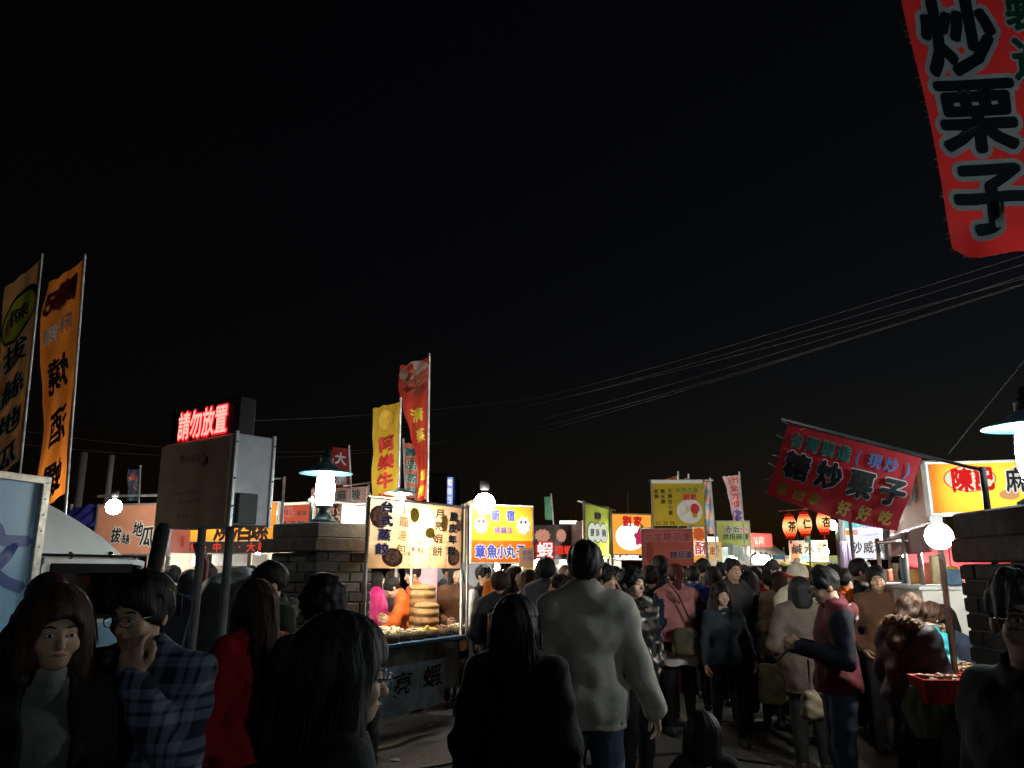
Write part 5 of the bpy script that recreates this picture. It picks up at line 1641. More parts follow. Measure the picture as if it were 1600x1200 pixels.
def wrinkle(P, sd, a=.005, f=1.0):
    x, y, z = P[:, 0] * f, P[:, 1] * f, P[:, 2] * f
    return a * (np.sin(17 * x + 9 * z + 2.2 * np.sin(13 * y + 7 * z + sd)) * np.sin(23 * z + 8 * x + 1.7 * np.sin(11 * x + sd))
                + .6 * np.sin(37 * z + 15 * y + 2 * np.sin(19 * x + sd * 2)))


def rotm(yaw, pitch, roll=0.0):
    return np.array(Matrix.Rotation(yaw, 3, 'Z') @ Matrix.Rotation(pitch, 3, 'X') @ Matrix.Rotation(roll, 3, 'Y'))


HAND = {}


def hand_mesh(curl, h=.0048):
    """palm, four unequal bent fingers and a thumb; wrist at 0, fingers towards +z, palm facing -y, thumb towards +x"""
    if (curl, h) in HAND: return HAND[(curl, h)]
    bones = []
    for i, (x, L) in enumerate(((-.033, .058), (-.011, .070), (.011, .076), (.032, .068))):
        p = Vector((x, 0, .088)); a = curl * (1.0 + .08 * (3 - i)); d = Vector((x * .6, 0, 1)).normalized()
        for s_, r in ((.45, .0088), (.32, .0080), (.23, .0072)):
            d2 = Matrix.Rotation(a, 3, 'X') @ d
            q = p + d2 * L * s_; bones.append((p.copy(), q.copy(), r, r * .93)); p, d = q, d2
            a *= 1.05
    tb = [Vector((.03, -.004, .03)), Vector((.055, -.018, .062)), Vector((.06 - .012 * curl, -.032, .09)), Vector((.058 - .03 * curl, -.042, .112))]
    for a, b in zip(tb[:-1], tb[1:]): bones.append((a, b, .0115, .0095))
    def f(P):
        d = cap(P, (-.018, 0, .035), (-.022, 0, .085), .024, .022, 1.6)
        d = smin(d, cap(P, (.016, 0, .035), (.02, 0, .088), .024, .022, 1.6), .02)
        d = smin(d, cap(P, (0, 0, -.03), (0, 0, .03), .026, .028, 1.2), .02)
        for a, b, r0, r1 in bones: d = smin(d, cap(P, a, b, r0, r1), .006)
        return d
    HAND[(curl, h)] = nets(f, (-.07, -.10, -.06), (.09, .05, .20), h)
    return HAND[(curl, h)]


ARM = {   # for the +x side: elbow, wrist, hand direction, palm normal hint
    'down': ((.245, .02, 1.09), (.262, -.05, .86), (0, -.15, -1)),
    'out': ((.29, .03, 1.11), (.34, -.05, .90), (.1, -.2, -1)),
    'pocket': ((.30, .08, 1.12), (.20, -.05, .95), (-.4, -.3, -.8)),
    'phone': ((.255, .0, 1.10), (.10, -.26, 1.17), (-.5, -.5, .5)),
    'mouth': ((.23, -.16, 1.13), (.075, -.175, 1.385), (-.25, .12, .95)),
    'front': ((.26, -.04, 1.10), (.20, -.30, 1.06), (-.1, -1, -.1)),
    'reach': ((.24, -.20, 1.22), (.16, -.46, 1.17), (-.1, -1, -.2)),
    'bent': ((.27, .05, 1.10), (.21, -.20, 1.02), (-.4, -.7, -.1)),
}
skin_mats = [M('skin_%s' % n, c, .55, 0, .08, 12, .1, 60, spec=.35) for n, c in (('fair', (.62, .40, .29)), ('warm', (.52, .32, .21)), ('tan', (.42, .25, .16)))]
lip_mat = M('lip_skin', (.38, .14, .11), .5)
eye_mat = M('eye_dark', (.015, .012, .01), .15)
eyew_mat = M('eye_white', (.65, .62, .58), .3)
HAIR = {'black': M('black_hair', (.010, .009, .009), .42, 0, .4, 30, .5, 90), 'brown': M('brown_hair', (.045, .022, .012), .42, 0, .4, 30, .5, 90),
        'auburn': M('auburn_hair', (.085, .026, .018), .42, 0, .4, 30, .5, 90), 'grey': M('grey_hair', (.06, .06, .06), .5, 0, .5, 24, .5, 90), 'tawny': M('tawny_hair', (.12, .06, .03), .45, 0, .5, 30, .5, 90)}
for hm in HAIR.values():      # fine strands running down the hair
    n, l = hm.node_tree.nodes, hm.node_tree.links
    tc = [k for k in n if k.type == 'TEX_COORD'][0]
    mp = n.new('ShaderNodeMapping'); mp.inputs['Scale'].default_value = (1, 1, .06)
    l.new(tc.outputs['Object'], mp.inputs['Vector'])
    for k in n:
        if k.type == 'TEX_NOISE':
            k.inputs['Scale'].default_value = 150
            l.new(mp.outputs[0], k.inputs['Vector'])
        if k.type == 'BUMP': k.inputs['Strength'].default_value = .35
        if k.type == 'BSDF_PRINCIPLED': k.inputs['Roughness'].default_value = .58; k.inputs['Specular IOR Level'].default_value = .25
DENIM = M('blue_denim', (.05, .075, .11), .9, 0, .35, 14, .3, 120)
BLACKCLOTH = M('black_cotton', (.012, .012, .013), .9, 0, .3, 10, .3, 60)
GREYCLOTH = M('charcoal_cotton', (.04, .04, .042), .9, 0, .3, 10, .3, 60)
SHOE = M('dark_shoe', (.02, .018, .016), .5, 0, .3)
SHOEW = M('pale_sneaker', (.4, .4, .38), .6, 0, .2)


def fabric(name, c, rough=.85, var=.15, **k):
    k.setdefault('bump', .5); k.setdefault('bscale', 13)
    return M(name, c, rough, 0, var, 9, **k)


def person(label, px, crown, Y, face=180, top=None, hair='short', hc='black', arms=('down', 'down'), hy=0, hp=0, lean=0.0, stride=0.0,
           legs=None, hem=.86, puff=0.0, fem=False, skin=0, feat=False, glasses=False, shoes=None, kid=False, detail=None, fur=None, hood=None,
           topname='jacket', bulk=0.0, group='people in the market crowd', hair_extra=0.0, curl=.35, inner=None, vest=None, neck=None, dx=0.0, z0=0.0, stand_h=None):
    X = W(px, crown, Y).x + dx
    H = (zz(crown, Y) - z0) if stand_h is None else stand_h
    sc = H / 1.728
    hb = 1.13 if kid else 1.0
    near = Y < 4.2
    hB = detail or (.0145 if near else (.020 if Y < 7.5 else (.028 if Y < 10.2 else .040)))
    hH = .0078 if near else (.0095 if Y < 9 else (.0115 if Y < 10.5 else .016))
    sd = (px * 7 + crown * 3) % 11
    sw = .93 if fem else 1.0
    lr = Matrix.Rotation(lean, 3, 'X')
    piv = Vector((0, 0, .95))
    def up(p):
        p = Vector(p); p.x *= sw
        return piv + lr @ (p - piv) if p.z > .9 else p
    def dv(p): return lr @ Vector(p)
    sh = [up((s * .182, .012, 1.37)) for s in (-1, 1)]
    el, wr, hd = [], [], []
    for s, nm in zip((-1, 1), arms):
        e, w_, d_ = ARM[nm] if isinstance(nm, str) else nm
        el.append(up((s * e[0], e[1], e[2]))); wr.append(up((s * w_[0], w_[1], w_[2]))); 
        dd = dv((s * d_[0], d_[1], d_[2])); hd.append(dd.normalized())
    lg = []
    for s in (-1, 1):
        st = stride * s
        lg.append((Vector((s * .085, 0, .90)), Vector((s * .095, -.02 - st * .14, .49 + abs(st) * .01)), Vector((s * .10, .03 - st * .27, .085 + (.04 if st < 0 else 0)))))
    # --- torso shapes shared by body and clothes
    T = [('c', up((-.085 * 1, .0, 1.27)), up((.085, .0, 1.27)), .112, .112, 1.28), ('c', up((-.165, .012, 1.38)), up((.165, .012, 1.38)), .050, .050, 1.0),
         ('c', up((0, 0, 1.03)), up((0, 0, 1.24)), .118 * sw, .125, 1.2), ('c', Vector((-.06 * sw, 0, .94)), Vector((.06 * sw, 0, .94)), .115, .115, 1.08),
         ('c', up((-.11, .015, 1.395)), up((0, .012, 1.465)), .04, .045, 1.0), ('c', up((.11, .015, 1.395)), up((0, .012, 1.465)), .04, .045, 1.0)]
    aR = .92 if fem else 1.0
    A_ = []
    for i in (0, 1):
        A_ += [('c', sh[i], el[i], .052 * aR, .043 * aR, 1.0), ('c', el[i], wr[i], .042 * aR, .029 * aR, 1.0)]
    L_ = []
    for hp_, kn, an in lg:
        L_ += [('c', hp_, kn, .083, .056, 1.0), ('c', kn, an, .055, .037, 1.0)]
    def ev(P, prims, inf=0.0, k=.035):
        d = None
        for _, a, b, ra, rb, fy in prims:
            e = cap(P, a, b, ra, rb, fy)
            d = e if d is None else smin(d, e, k)
        return d - inf
    allp = [p for pr in (T, A_, L_) for q in pr for p in (q[1], q[2])]
    mn = np.array([min(p[i] for p in allp) for i in range(3)]); mx = np.array([max(p[i] for p in allp) for i in range(3)])
    # --- head
    hpiv = np.array(up((0, .005, 1.475)))
    RM = np.array(lr) @ rotm(R(hy), -R(-hp)) if False else rotm(R(hy), 0) @ rotm(0, R(hp)) @ np.eye(3)
    RM = np.array(lr) @ RM
    def hl(P):
        return (((P - hpiv.astype(F32)) @ RM.astype(F32)) / hb + np.array((0, .005, 1.475), F32)).astype(F32)
    def headf(Q):
        d = ell(Q, (0, .018, 1.618), (.075, .094, .094))
        d = smin(d, ell(Q, (0, -.018, 1.565), (.060, .068, .086)), .03)
        d = smin(d, ell(Q, (0, -.058, 1.508), (.030, .028, .024)), .03)
        d = smin(d, cap(Q, (0, -.084, 1.592), (0, -.104, 1.556), .008, .0125), .014)
        d = smin(d, cap(Q, (-.034, -.066, 1.606), (.034, -.066, 1.606), .017, .017), .016)
        d = smin(d, cap(Q, (-.014, -.084, 1.527), (.014, -.084, 1.527), .0075, .0075), .012)
        for s in (-1, 1):
            d = smin(d, ell(Q, (s * .040, -.060, 1.558), (.024, .022, .022)), .02)
            e = ell(Q, (s * .031, -.094, 1.588), (.017, .014, .011))
            d = -smin(-d, e, .010)
            d = smin(d, ell(Q, (s * .077, .018, 1.575), (.011, .020, .031)), .010)
        d = smin(d, cap(Q, (0, .022, 1.38), (0, .006, 1.54), .054 if not fem else .047, .050 if not fem else .044), .025)
        return d
    Vh, Qh = nets(lambda P: headf(P), (-.105, -.14, 1.37), (.105, .13, 1.73), hH)
    def to_body(V):
        return ((V - np.array((0, .005, 1.475))) * hb) @ RM.T + hpiv
    parts_v, parts_f, off = [to_body(Vh)], [Qh], len(Vh)
    def bodyf(P):
        d = ev(P, T)
        return smin(d, smin(ev(P, A_, k=.015), ev(P, L_, k=.03), .001), .03)
    V, Q = nets(bodyf, mn - .14, mx + .14, hB)
    parts_v.append(V); parts_f.append(Q + off); off += len(V)
    for i, s in enumerate((-1, 1)):
        HV, HQ = hand_mesh(curl, .0052 if near else (.0075 if Y < 9 else .010))
        z = hd[i]
        hint = Vector((s, 0, 0)) if abs(z.x) < .8 else Vector((0, 0, 1))
        if arms[i] == 'mouth': hint = Vector((-s * .2, -1, 0))
        y = (hint - z * hint.dot(z)).normalized()      # back of the hand looks this way
        x = y.cross(z)
        m = np.array([x, y, z]).T
        hv = HV.copy()
        if (x.y > 0) != (arms[i] == 'mouth' and False): hv[:, 0] *= -1; HQ = HQ[:, ::-1]
        hv = hv @ m.T + np.array(wr[i])
        parts_v.append(hv); parts_f.append(HQ + off); off += len(hv)
    V = np.concatenate(parts_v) * sc; Q = np.concatenate(parts_f)
    body = mesh_obj('person', V, Q, skin_mats[skin], loc=(X, Y, z0), rz=R(face))
    tag(body, label, 'person', group)
    def child(nm, V, Q, m, scale=True):
        return mesh_obj(nm, V * sc if scale else V, Q, m, body)
    # --- top
    top = top or GREYCLOTH
    inf = .022 + bulk
    skirt = None
    hz = hem
    def topf(P):
        a = ev(P, A_, inf * .75 + puff * .4, k=.02)
        t = ev(P, T, inf + puff * .5)
        if hz < .92:
            t = smin(t, cap(P, (0, 0, hz + .02), (0, 0, 1.05), .165 * sw + inf * .7, .135 * sw + inf * .6, 1.15), .05)
        d = smin(t, a, .035)
        th = np.arctan2(P[:, 0], P[:, 1])
        d = d + wrinkle(P, sd, .008 + .003 * (puff > 0)) + .006 * np.sin(th * 9 + 5 * P[:, 2] + sd) * np.clip((1.25 - P[:, 2]) * 2.2, 0, 1)
        d = d + .009 * np.clip(1 - np.abs(P[:, 2] - hz - .025) / .035, 0, 1) * (puff == 0)
        if near and not puff:
            cr = np.abs(np.sin(19 * P[:, 2] + np.sign(P[:, 0] + .02) * 7 * P[:, 0] + 2.5 * np.sin(7 * P[:, 1] + 5 * P[:, 0] + sd)))
            d = d - .009 * np.clip(1 - 2.2 * cr, 0, 1) * np.clip(.25 + np.abs(np.sin(3.1 * P[:, 2] + 4 * P[:, 0] + sd)) - .25 * (P[:, 2] > 1.3), 0, 1)
        if puff:
            d = d - puff * (np.abs(np.sin(P[:, 2] * math.pi / .085)) - .45)
        d = np.maximum(d, hz - P[:, 2] + .006 * np.sin(P[:, 0] * 24 + sd))
        Qn = hl(P)
        d = -smin(-d, cap(Qn, (0, .012, 1.43), (0, -.02, 1.60), .062, .085), .012)
        d = smin(d, np.abs(np.sqrt(Qn[:, 0] ** 2 + ((Qn[:, 1] - .008) * .95) ** 2) - .072) * 1.0 + np.abs(Qn[:, 2] - 1.435) * .55 - .017, .012)
        if inner is not None:
            d = np.maximum(d, -np.maximum(np.abs(P[:, 0] + .008 * np.sin(P[:, 2] * 19)) - .062 - .02 * np.clip(1.3 - P[:, 2], 0, 1), P[:, 1] + .01))
        return d
    V, Q = nets(topf, mn - .14 - bulk - puff, np.array((mx[0], mx[1], max(mx[2], 1.5))) + .12 + bulk + puff, hB)
    # trim: sleeves end at the wrists by the capsule; drop the clothes that would wrap the legs
    keep = V[Q].mean(1)[:, 2] > hz - .03
    mats_top = [top] + ([vest] if vest else [])
    o = child(topname, V, Q[keep], mats_top)
    if vest:   # sleeves of another cloth
        cen = V[Q[keep]].mean(1).astype(F32)
        arm = ev(cen, A_, 0) < ev(cen, T, 0) - .006
        o.data.polygons.foreach_set('material_index', arm.astype(int))
    if inner is not None:
        V, Q = nets(lambda P: np.maximum(ev(P, T, .004) + wrinkle(P, sd + 1, .003), .88 - P[:, 2]), (-.3, -.25, .82), (.3, .25, 1.52), hB)
        child('shirt', V, Q, inner)
    for i in (0, 1):
        z_ = (wr[i] - el[i]).normalized(); c0 = wr[i] - z_ * .035; r_ = .036 * aR + inf * .55 + puff * .3
        b = MB(); b.path([c0, c0 + z_ * .012, c0 + z_ * .04, c0 + z_ * .05], [r_ * .96, r_, r_ * .97, r_ * .82], 14)
        child('cuff', np.array([tuple(q) for q in b.v]), b.f, vest or top)
    # --- trousers and shoes
    def legf(P):
        d = ev(P, L_, .020 if not fem else .010, k=.02)
        d = smin(d, ev(P, T[3:4], .012), .03)
        return np.maximum(d + wrinkle(P, sd + 2, .004), .07 - P[:, 2])
    if crown < 1100 or True:
        V, Q = nets(legf, (mn[0] - .05, -.45, .02), (mx[0] + .05, .45, 1.08), max(hB * 1.15, .018))
        child('trousers', V, Q, legs or BLACKCLOTH)
        for s, (hp_, kn, an) in zip((-1, 1), lg):
            def shf(P, s=s, an=an):
                d = cap(P, (an.x, an.y + .02, an.z - .03), (an.x + s * .012, an.y - .15, an.z - .048), .044, .036)
                d = smin(d, cap(P, an, (an.x, an.y, an.z - .03), .045, .046), .02)
                return np.maximum(d, (an.z - .085) - P[:, 2])
            V, Q = nets(shf, (an.x - .09, an.y - .24, an.z - .11), (an.x + .09, an.y + .1, an.z + .06), .014 if Y < 9 else .022)
            child('shoe', V, Q, shoes or SHOE)
    # --- hair
    def strands(Qn, a=.0035):
        th = np.arctan2(Qn[:, 0], Qn[:, 1] - .02)
        return a * .55 * (np.sin(th * 11 + 2 * np.sin(Qn[:, 2] * 9 + sd)) + .6 * np.sin(th * 23 + 3 * np.sin(Qn[:, 2] * 13) + sd))
    ex = hair_extra
    def hairf(Qn):
        c_ = ell(Qn, (0, .020, 1.626), (.088 + ex, .107 + ex, .102 + ex))
        x, y, z = Qn[:, 0], Qn[:, 1], Qn[:, 2]
        cut = ell(Qn, (0, -.112, 1.552), (.080, .088, .092))
        if hair in ('short', 'curly', 'bun', 'cap'):
            d = np.maximum(c_, 1.562 - .45 * (y + .01) - z)
            if hair == 'bun': d = smin(d, ell(Qn, (0, .13, 1.66), (.045, .04, .045)), .012)
            d = -smin(-d, cut, .012)
            if hair == 'curly': d = d + .010 * np.sin(75 * x + sd) * np.sin(80 * y) * np.sin(70 * z) - .006
            else: d = d + .007 * np.sin(80 * x + 30 * z + sd) * np.sin(62 * y + 25 * z + 2 * np.sin(40 * x)) - .002 + strands(Qn, .003)
        elif hair == 'bob':
            d = smin(c_, cap(Qn, (0, .045, 1.60), (0, .05, 1.47), .105, .098, 1.05), .04)
            for s in (-1, 1): d = smin(d, cap(Qn, (s * .072, -.015, 1.60), (s * .088, -.03, 1.46), .035, .028), .03)
            d = np.maximum(d, 1.435 - z)
            cut = np.minimum(cut, cap(Qn, (0, -.12, 1.55), (0, -.14, 1.42), .075, .075))
            d = -smin(-d, cut, .012) + strands(Qn)
        elif hair in ('long', 'wavy'):
            L = 1.22 if hair == 'long' else 1.27
            d = smin(c_, cap(Qn, (0, .055, 1.58), (0, .085, L), .104, .075, 1.35), .05)
            for s in (-1, 1): d = smin(d, cap(Qn, (s * .074, -.005, 1.60), (s * .10, -.035, 1.33), .034, .030), .03)
            cut = np.minimum(cut, cap(Qn, (0, -.125, 1.55), (0, -.16, 1.30), .076, .085))
            d = -smin(-d, cut, .012) + strands(Qn, .0045 if hair == 'long' else .006)
            if hair == 'wavy': d = d + .008 * np.sin(z * 55 + 6 * x) * np.sin(x * 40 + y * 20)
        elif hair == 'pony':
            d = np.maximum(c_, 1.545 - .35 * y - z)
            d = smin(d, cap(Qn, (0, .10, 1.63), (.01, .135, 1.56), .026, .034), .015)
            d = smin(d, cap(Qn, (.01, .135, 1.57), (.015, .12, 1.30), .036, .014), .015)
            d = -smin(-d, cut, .012) + strands(Qn, .003)
        elif hair == 'none':
            d = c_ + 1
        return d
    if hair not in ('none', 'beanie'):
        zlo = {'short': 1.46, 'curly': 1.46, 'bun': 1.46, 'cap': 1.46, 'bob': 1.40, 'long': 1.10, 'wavy': 1.14, 'pony': 1.24}[hair]
        V, Q = nets(hairf, (-.16 - ex, -.15 - ex, zlo), (.16 + ex, .21 + ex, 1.76 + ex), hH)
        child('hair', to_body(V), Q, HAIR[hc])
        if hair in ('short', 'curly') and Y < 9.5:      # loose tufts break the outline
            rn = random.Random(int(sd * 13 + px)); b = MB()
            for k in range(130 if hair == 'curly' else 70):
                a, e_ = rn.uniform(0, 6.28), rn.uniform(.15, 1.45)
                n_ = Vector((math.cos(a) * math.cos(e_), math.sin(a) * math.cos(e_), math.sin(e_)))
                if n_.y < -.55 and n_.z < .55: continue
                p = Vector((0, .02, 1.626)) + Vector((n_.x * .086, n_.y * .105, n_.z * .099)) * (1 + ex * 6)
                t = (n_ * .25 + Vector((rn.uniform(-1, 1), rn.uniform(-1, 1), rn.uniform(-.9, .3)))).normalized()
                L = rn.uniform(.010, .022)
                b.path([p - t * .006, p + t * L * .6, p + t * L + n_ * .004], [.0028, .002, .0005], 4)
            vv = np.array([tuple(q) for q in b.v])
            tag(mesh_obj('loose_hair', to_body(vv) * sc, b.f, HAIR[hc], body), kind='stuff')
        if hair in ('long', 'wavy', 'bob', 'pony') and Y < 4.5:
            rn = random.Random(int(sd * 17 + px)); b = MB()
            for k in range(90):
                a = rn.uniform(-.4, 3.54)
                r_ = (.1 + ex) * rn.uniform(.97, 1.06)
                x0_, y0_ = r_ * math.cos(a), .03 + r_ * .95 * math.sin(a)
                z0_ = rn.uniform(1.45, 1.66); Lz = rn.uniform(.12, .3) if hair != 'bob' else rn.uniform(.08, .2)
                zb_ = max(z0_ - Lz, zlo + .05)
                b.path([(x0_ * .93, y0_ * .95, z0_), (x0_ * 1.02, y0_ * 1.03, (z0_ + zb_) / 2), (x0_ * 1.02 + rn.uniform(-.02, .02), y0_ * .98, zb_)], [.003, .0035, .0008], 4)
            vv = np.array([tuple(q) for q in b.v])
            tag(mesh_obj('loose_hair', to_body(vv) * sc, b.f, HAIR[hc], body), kind='stuff')
    if hair == 'beanie' or hair == 'cap':
        def bn(Qn):
            d = ell(Qn, (0, .018, 1.63), (.096, .115, .112))
            d = np.maximum(d, 1.60 - .2 * Qn[:, 1] - Qn[:, 2])
            if hair == 'cap': return smin(d, np.maximum(ell(Qn, (0, -.10, 1.618), (.075, .085, .012)), -d), .008)
            d = smin(d, np.abs(np.sqrt(Qn[:, 0] ** 2 + ((Qn[:, 1] - .015) * .85) ** 2) - .092) + np.abs(Qn[:, 2] - 1.605 + .2 * Qn[:, 1]) * .5 - .016, .01)
            d = smin(d, ell(Qn, (0, .02, 1.755), (.032, .032, .03)), .006)
            return d + .003 * np.sin(Qn[:, 2] * 160) * np.sin(np.arctan2(Qn[:, 0], Qn[:, 1]) * 20)
        V, Q = nets(bn, (-.14, -.22, 1.5), (.14, .17, 1.82), hH)
        child('knit_hat' if hair == 'beanie' else 'cap', to_body(V), Q, hood or BLACKCLOTH)
        if hair == 'beanie':
            b = MB(); b.path([(.106 * math.cos(a), .015 + .124 * math.sin(a), 1.602 - .025 * math.sin(a)) for a in [k * .2618 for k in range(24)]], .014, 8, closed=True)
            child('hat_band', to_body(np.array([tuple(q) for q in b.v])), b.f, M('red_knit_band', (.5, .02, .03), .9))
    # --- face
    if feat:
        for s in (-1, 1):
            b = MB(); b.ball((0, 0, 0), .0125, 10); vv = np.array([tuple(q) for q in b.v]) * (1.15, .8, .5) + (s * .031, -.0810, 1.587)
            mesh_obj('eye', to_body(vv) * sc, b.f, eyew_mat, body)
            b = MB(); b.ball((0, 0, 0), .0062, 8); vv = np.array([tuple(q) for q in b.v]) * (1, .7, .95) + (s * .031, -.0885, 1.588)
            mesh_obj('iris', to_body(vv) * sc, b.f, eye_mat, body)
            b = MB(); b.path([(s * .048, -.076, 1.611), (s * .034, -.087, 1.616), (s * .017, -.090, 1.611)], [.0022, .0038, .003], 6)
            mesh_obj('eyebrow', to_body(np.array([tuple(q) for q in b.v])) * sc, b.f, HAIR['black'], body)
        b = MB(); b.path([(-.023, -.084, 1.528), (-.010, -.0925, 1.531), (0, -.094, 1.529), (.010, -.0925, 1.531), (.023, -.084, 1.528)], [.0015, .0045, .0052, .0045, .0015], 6)
        mesh_obj('lips', to_body(np.array([tuple(q) for q in b.v])) * sc, b.f, lip_mat, body)
    if glasses:
        b = MB()
        for s in (-1, 1):
            b.path([(s * .032 + .024 * math.copysign(abs(math.cos(a)) ** .6, math.cos(a)), -.108 + abs(math.cos(a)) * .004, 1.587 + .017 * math.copysign(abs(math.sin(a)) ** .6, math.sin(a))) for a in [k * .3927 for k in range(16)]], .0019, 5, closed=True)
            b.path([(s * .056, -.104, 1.592), (s * .077, -.05, 1.592), (s * .08, .02, 1.588)], .0018, 5)
        b.path([(-.009, -.109, 1.590), (0, -.112, 1.592), (.009, -.109, 1.590)], .0018, 5)
        mesh_obj('glasses', to_body(np.array([tuple(q) for q in b.v])) * sc, b.f, M('spectacle_metal', (.35, .35, .36), .2, .9, .05), body)
    # --- neckwear: fur collar, hood lying on the back, turtleneck
    if fur is not None:
        def fu(P):
            Qn = hl(P)
            r = np.sqrt((Qn[:, 0] * .85) ** 2 + (Qn[:, 1] - .025) ** 2)
            d = np.sqrt((r - .105) ** 2 + (Qn[:, 2] - 1.425 + .25 * (Qn[:, 1] < -.03) * 0) ** 2) - .042
            return d + .012 * np.sin(90 * P[:, 0] + sd) * np.sin(85 * P[:, 1]) * np.sin(95 * P[:, 2]) + .006 * np.sin(160 * P[:, 0] + 120 * P[:, 2])
        c = hpiv; V, Q = nets(fu, c - .24, c + np.array((.24, .24, .12)), .010)
        fo = child('fur_collar', V, Q, fur)
        b = MB(); rn = random.Random(int(px))
        for k in range(260):
            v_ = Vector(V[rn.randrange(len(V))]); n_ = (v_ - Vector(c) + Vector((rn.uniform(-.05, .05), rn.uniform(-.05, .05), rn.uniform(-.03, .05)))).normalized()
            b.path([v_, v_ + n_ * rn.uniform(.01, .028)], [.003, .0006], 4)
        tag(child('fur_tuft', np.array([tuple(q) for q in b.v]), b.f, fur), kind='stuff')
    if hood is not None and hair not in ('beanie', 'cap'):
        def ho(P):
            Qn = P - np.array(up((0, 0, 0)) if False else (0, 0, 0), F32)
            c = np.array(up((0, .10, 1.40)), F32)
            d = ell(P, c, (.135, .075, .085))
            d = smin(d, cap(P, up((-.12, .03, 1.43)), up((.12, .03, 1.43)), .045, .045), .04)
            d = -smin(-d, ell(P, np.array(up((0, .055, 1.47)), F32), (.085, .075, .075)), .02)
            return d + wrinkle(P, sd + 5, .006)
        c = np.array(up((0, .08, 1.42))); V, Q = nets(ho, c - (.24, .16, .17), c + (.24, .18, .14), min(hB, .016))
        child('hood', V, Q, hood)
    if neck is not None:
        def nk(P):
            Qn = hl(P)
            return np.maximum(cap(Qn, (0, .016, 1.38), (0, .004, 1.50), .072, .061) + .002 * np.sin(Qn[:, 2] * 190), Qn[:, 2] - 1.502)
        V, Q = nets(nk, hpiv - .17, hpiv + .12, .009)
        child('turtleneck', V, Q, neck)
    body['scale_hint'] = 0.0
    del body['scale_hint']
    return body
# ------------------------------------------------------------------ the crowd
blk = fabric('black_jacket_cloth', (.012, .012, .014))
blk2 = fabric('black_knit', (.016, .015, .016), .95)
navy = fabric('navy_cloth', (.015, .022, .045))
char_ = fabric('charcoal_wool', (.05, .05, .052))
shiny = M('black_puffer_nylon', (.012, .013, .016), .32, 0, .3, 8, .2, 30, spec=.6)
plaid = plaid_mat()
sweat = fabric('light_grey_sweatshirt', (.40, .365, .305), .9, .06, bump=.22, bscale=22)
redk = fabric('red_sweater_knit', (.6, .02, .028), .9)
darkgreen = fabric('dark_green_parka', (.02, .032, .026))
pinkv = fabric('pink_fleece', (.50, .20, .19), .95, .08)
bluej = fabric('cobalt_jacket', (.02, .06, .30), .6)
olive = fabric('olive_jacket', (.11, .13, .085))
redj = fabric('crimson_jacket', (.40, .012, .03), .6)
slate = fabric('slate_sweater', (.03, .046, .058), .95)
beige = M('beige_puffer_nylon', (.27, .22, .16), .45, 0, .2, 8, .2, 30)
browng = fabric('brown_grey_coat', (.10, .078, .06))
maroonv = fabric('maroon_varsity_wool', (.10, .008, .015))
plum = fabric('plum_black_down_coat', (.022, .016, .028), .6)
teal = M('teal_puffer_nylon', (.02, .33, .36), .4, 0, .15, 8)
hotpink = M('hot_pink_puffer', (.75, .03, .22), .5, 0, .1, 8)
orangev = fabric('orange_vendor_jacket', (.75, .14, .02), .7)
browncoat = fabric('brown_suede_coat', (.13, .06, .03))
white_s = fabric('white_shirt_cotton', (.62, .6, .58), .8, .06)
cream = fabric('cream_knit', (.60, .55, .42), .95)
greyj = fabric('grey_anorak', (.14, .15, .17))
furb = M('brown_fur', (.16, .10, .06), .9, 0, .5, 40, .8, 120)
furg = M('grey_fur', (.20, .19, .17), .9, 0, .5, 40, .8, 120)
starh = maroonv

# --- near people, dark against the stalls
person('woman in a white turtleneck and black jacket with brown bob hair beside the truck', 93, 920, 2.35, 34, blk, 'bob', 'brown', ('down', 'pocket'), hy=8, fem=True, skin=1, feat=True, neck=fabric('white_turtleneck_knit', (.30, .29, .27), .95), inner=fabric('white_turtleneck_knit', (.30, .29, .27), .95), hem=.8, hair_extra=.022)
person('dark-haired person mostly hidden behind the woman with brown bob hair', 84, 893, 4.2, 180, blk2, 'bob', 'black', fem=True)
pm = person('man in glasses and a navy plaid shirt covering his mouth with his hand', 232, 893, 2.6, -2, plaid, 'short', 'black', (((.24, .04, 1.10), (.20, -.16, .98), (-.4, -.7, -.1)), 'mouth'), hy=-12, hp=10, skin=1, feat=True, glasses=True, hem=.82, bulk=.008, topname='plaid_shirt', hair_extra=.006)
person('woman in a red sweater with long dark hair beside the plaid-shirted man', 402, 903, 3.7, -125, redk, 'long', 'brown', ('down', 'down'), hy=0, hp=12, fem=True, hem=.88, topname='sweater', stride=.3, bulk=.008)
person('man in a dark green parka with a fur collar beside the brick pillar', 428, 876, 4.7, -60, darkgreen, 'short', 'black', ('down', 'pocket'), hp=14, fur=furg, hem=.75, bulk=.02)
person('dark silhouetted woman with long black hair and glasses before the dumpling stall', 535, 962, 1.75, 112, blk, 'long', 'black', ('pocket', 'pocket'), hp=6, fem=True, skin=0, glasses=True, hem=.75, bulk=.012, hair_extra=.014, feat=True)
person('dark curly-haired person seen from behind at the foot of the brick pillar', 508, 903, 3.6, 185, blk2, 'curly', 'black', fem=True, hair_extra=.02)
person('long-haired woman in a black coat from behind, beside the pale sweatshirt', 806, 934, 3.3, 172, blk, 'long', 'black', ('down', 'down'), fem=True, hem=.7, bulk=.022, hair_extra=.02)
wm = person('tall man in a pale grey sweatshirt seen from behind in the middle of the picture', 913, 846, 4.35, 180, sweat, 'short', 'black', (((.26, .02, 1.10), (.35, -.02, .88), (.15, -.1, -1)), ((.25, .02, 1.10), (.27, -.05, .88), (0, -.15, -1))), hem=.80, legs=DENIM, detail=.0125, bulk=.017, topname='sweatshirt', stride=.35, skin=1, hair_extra=.006)
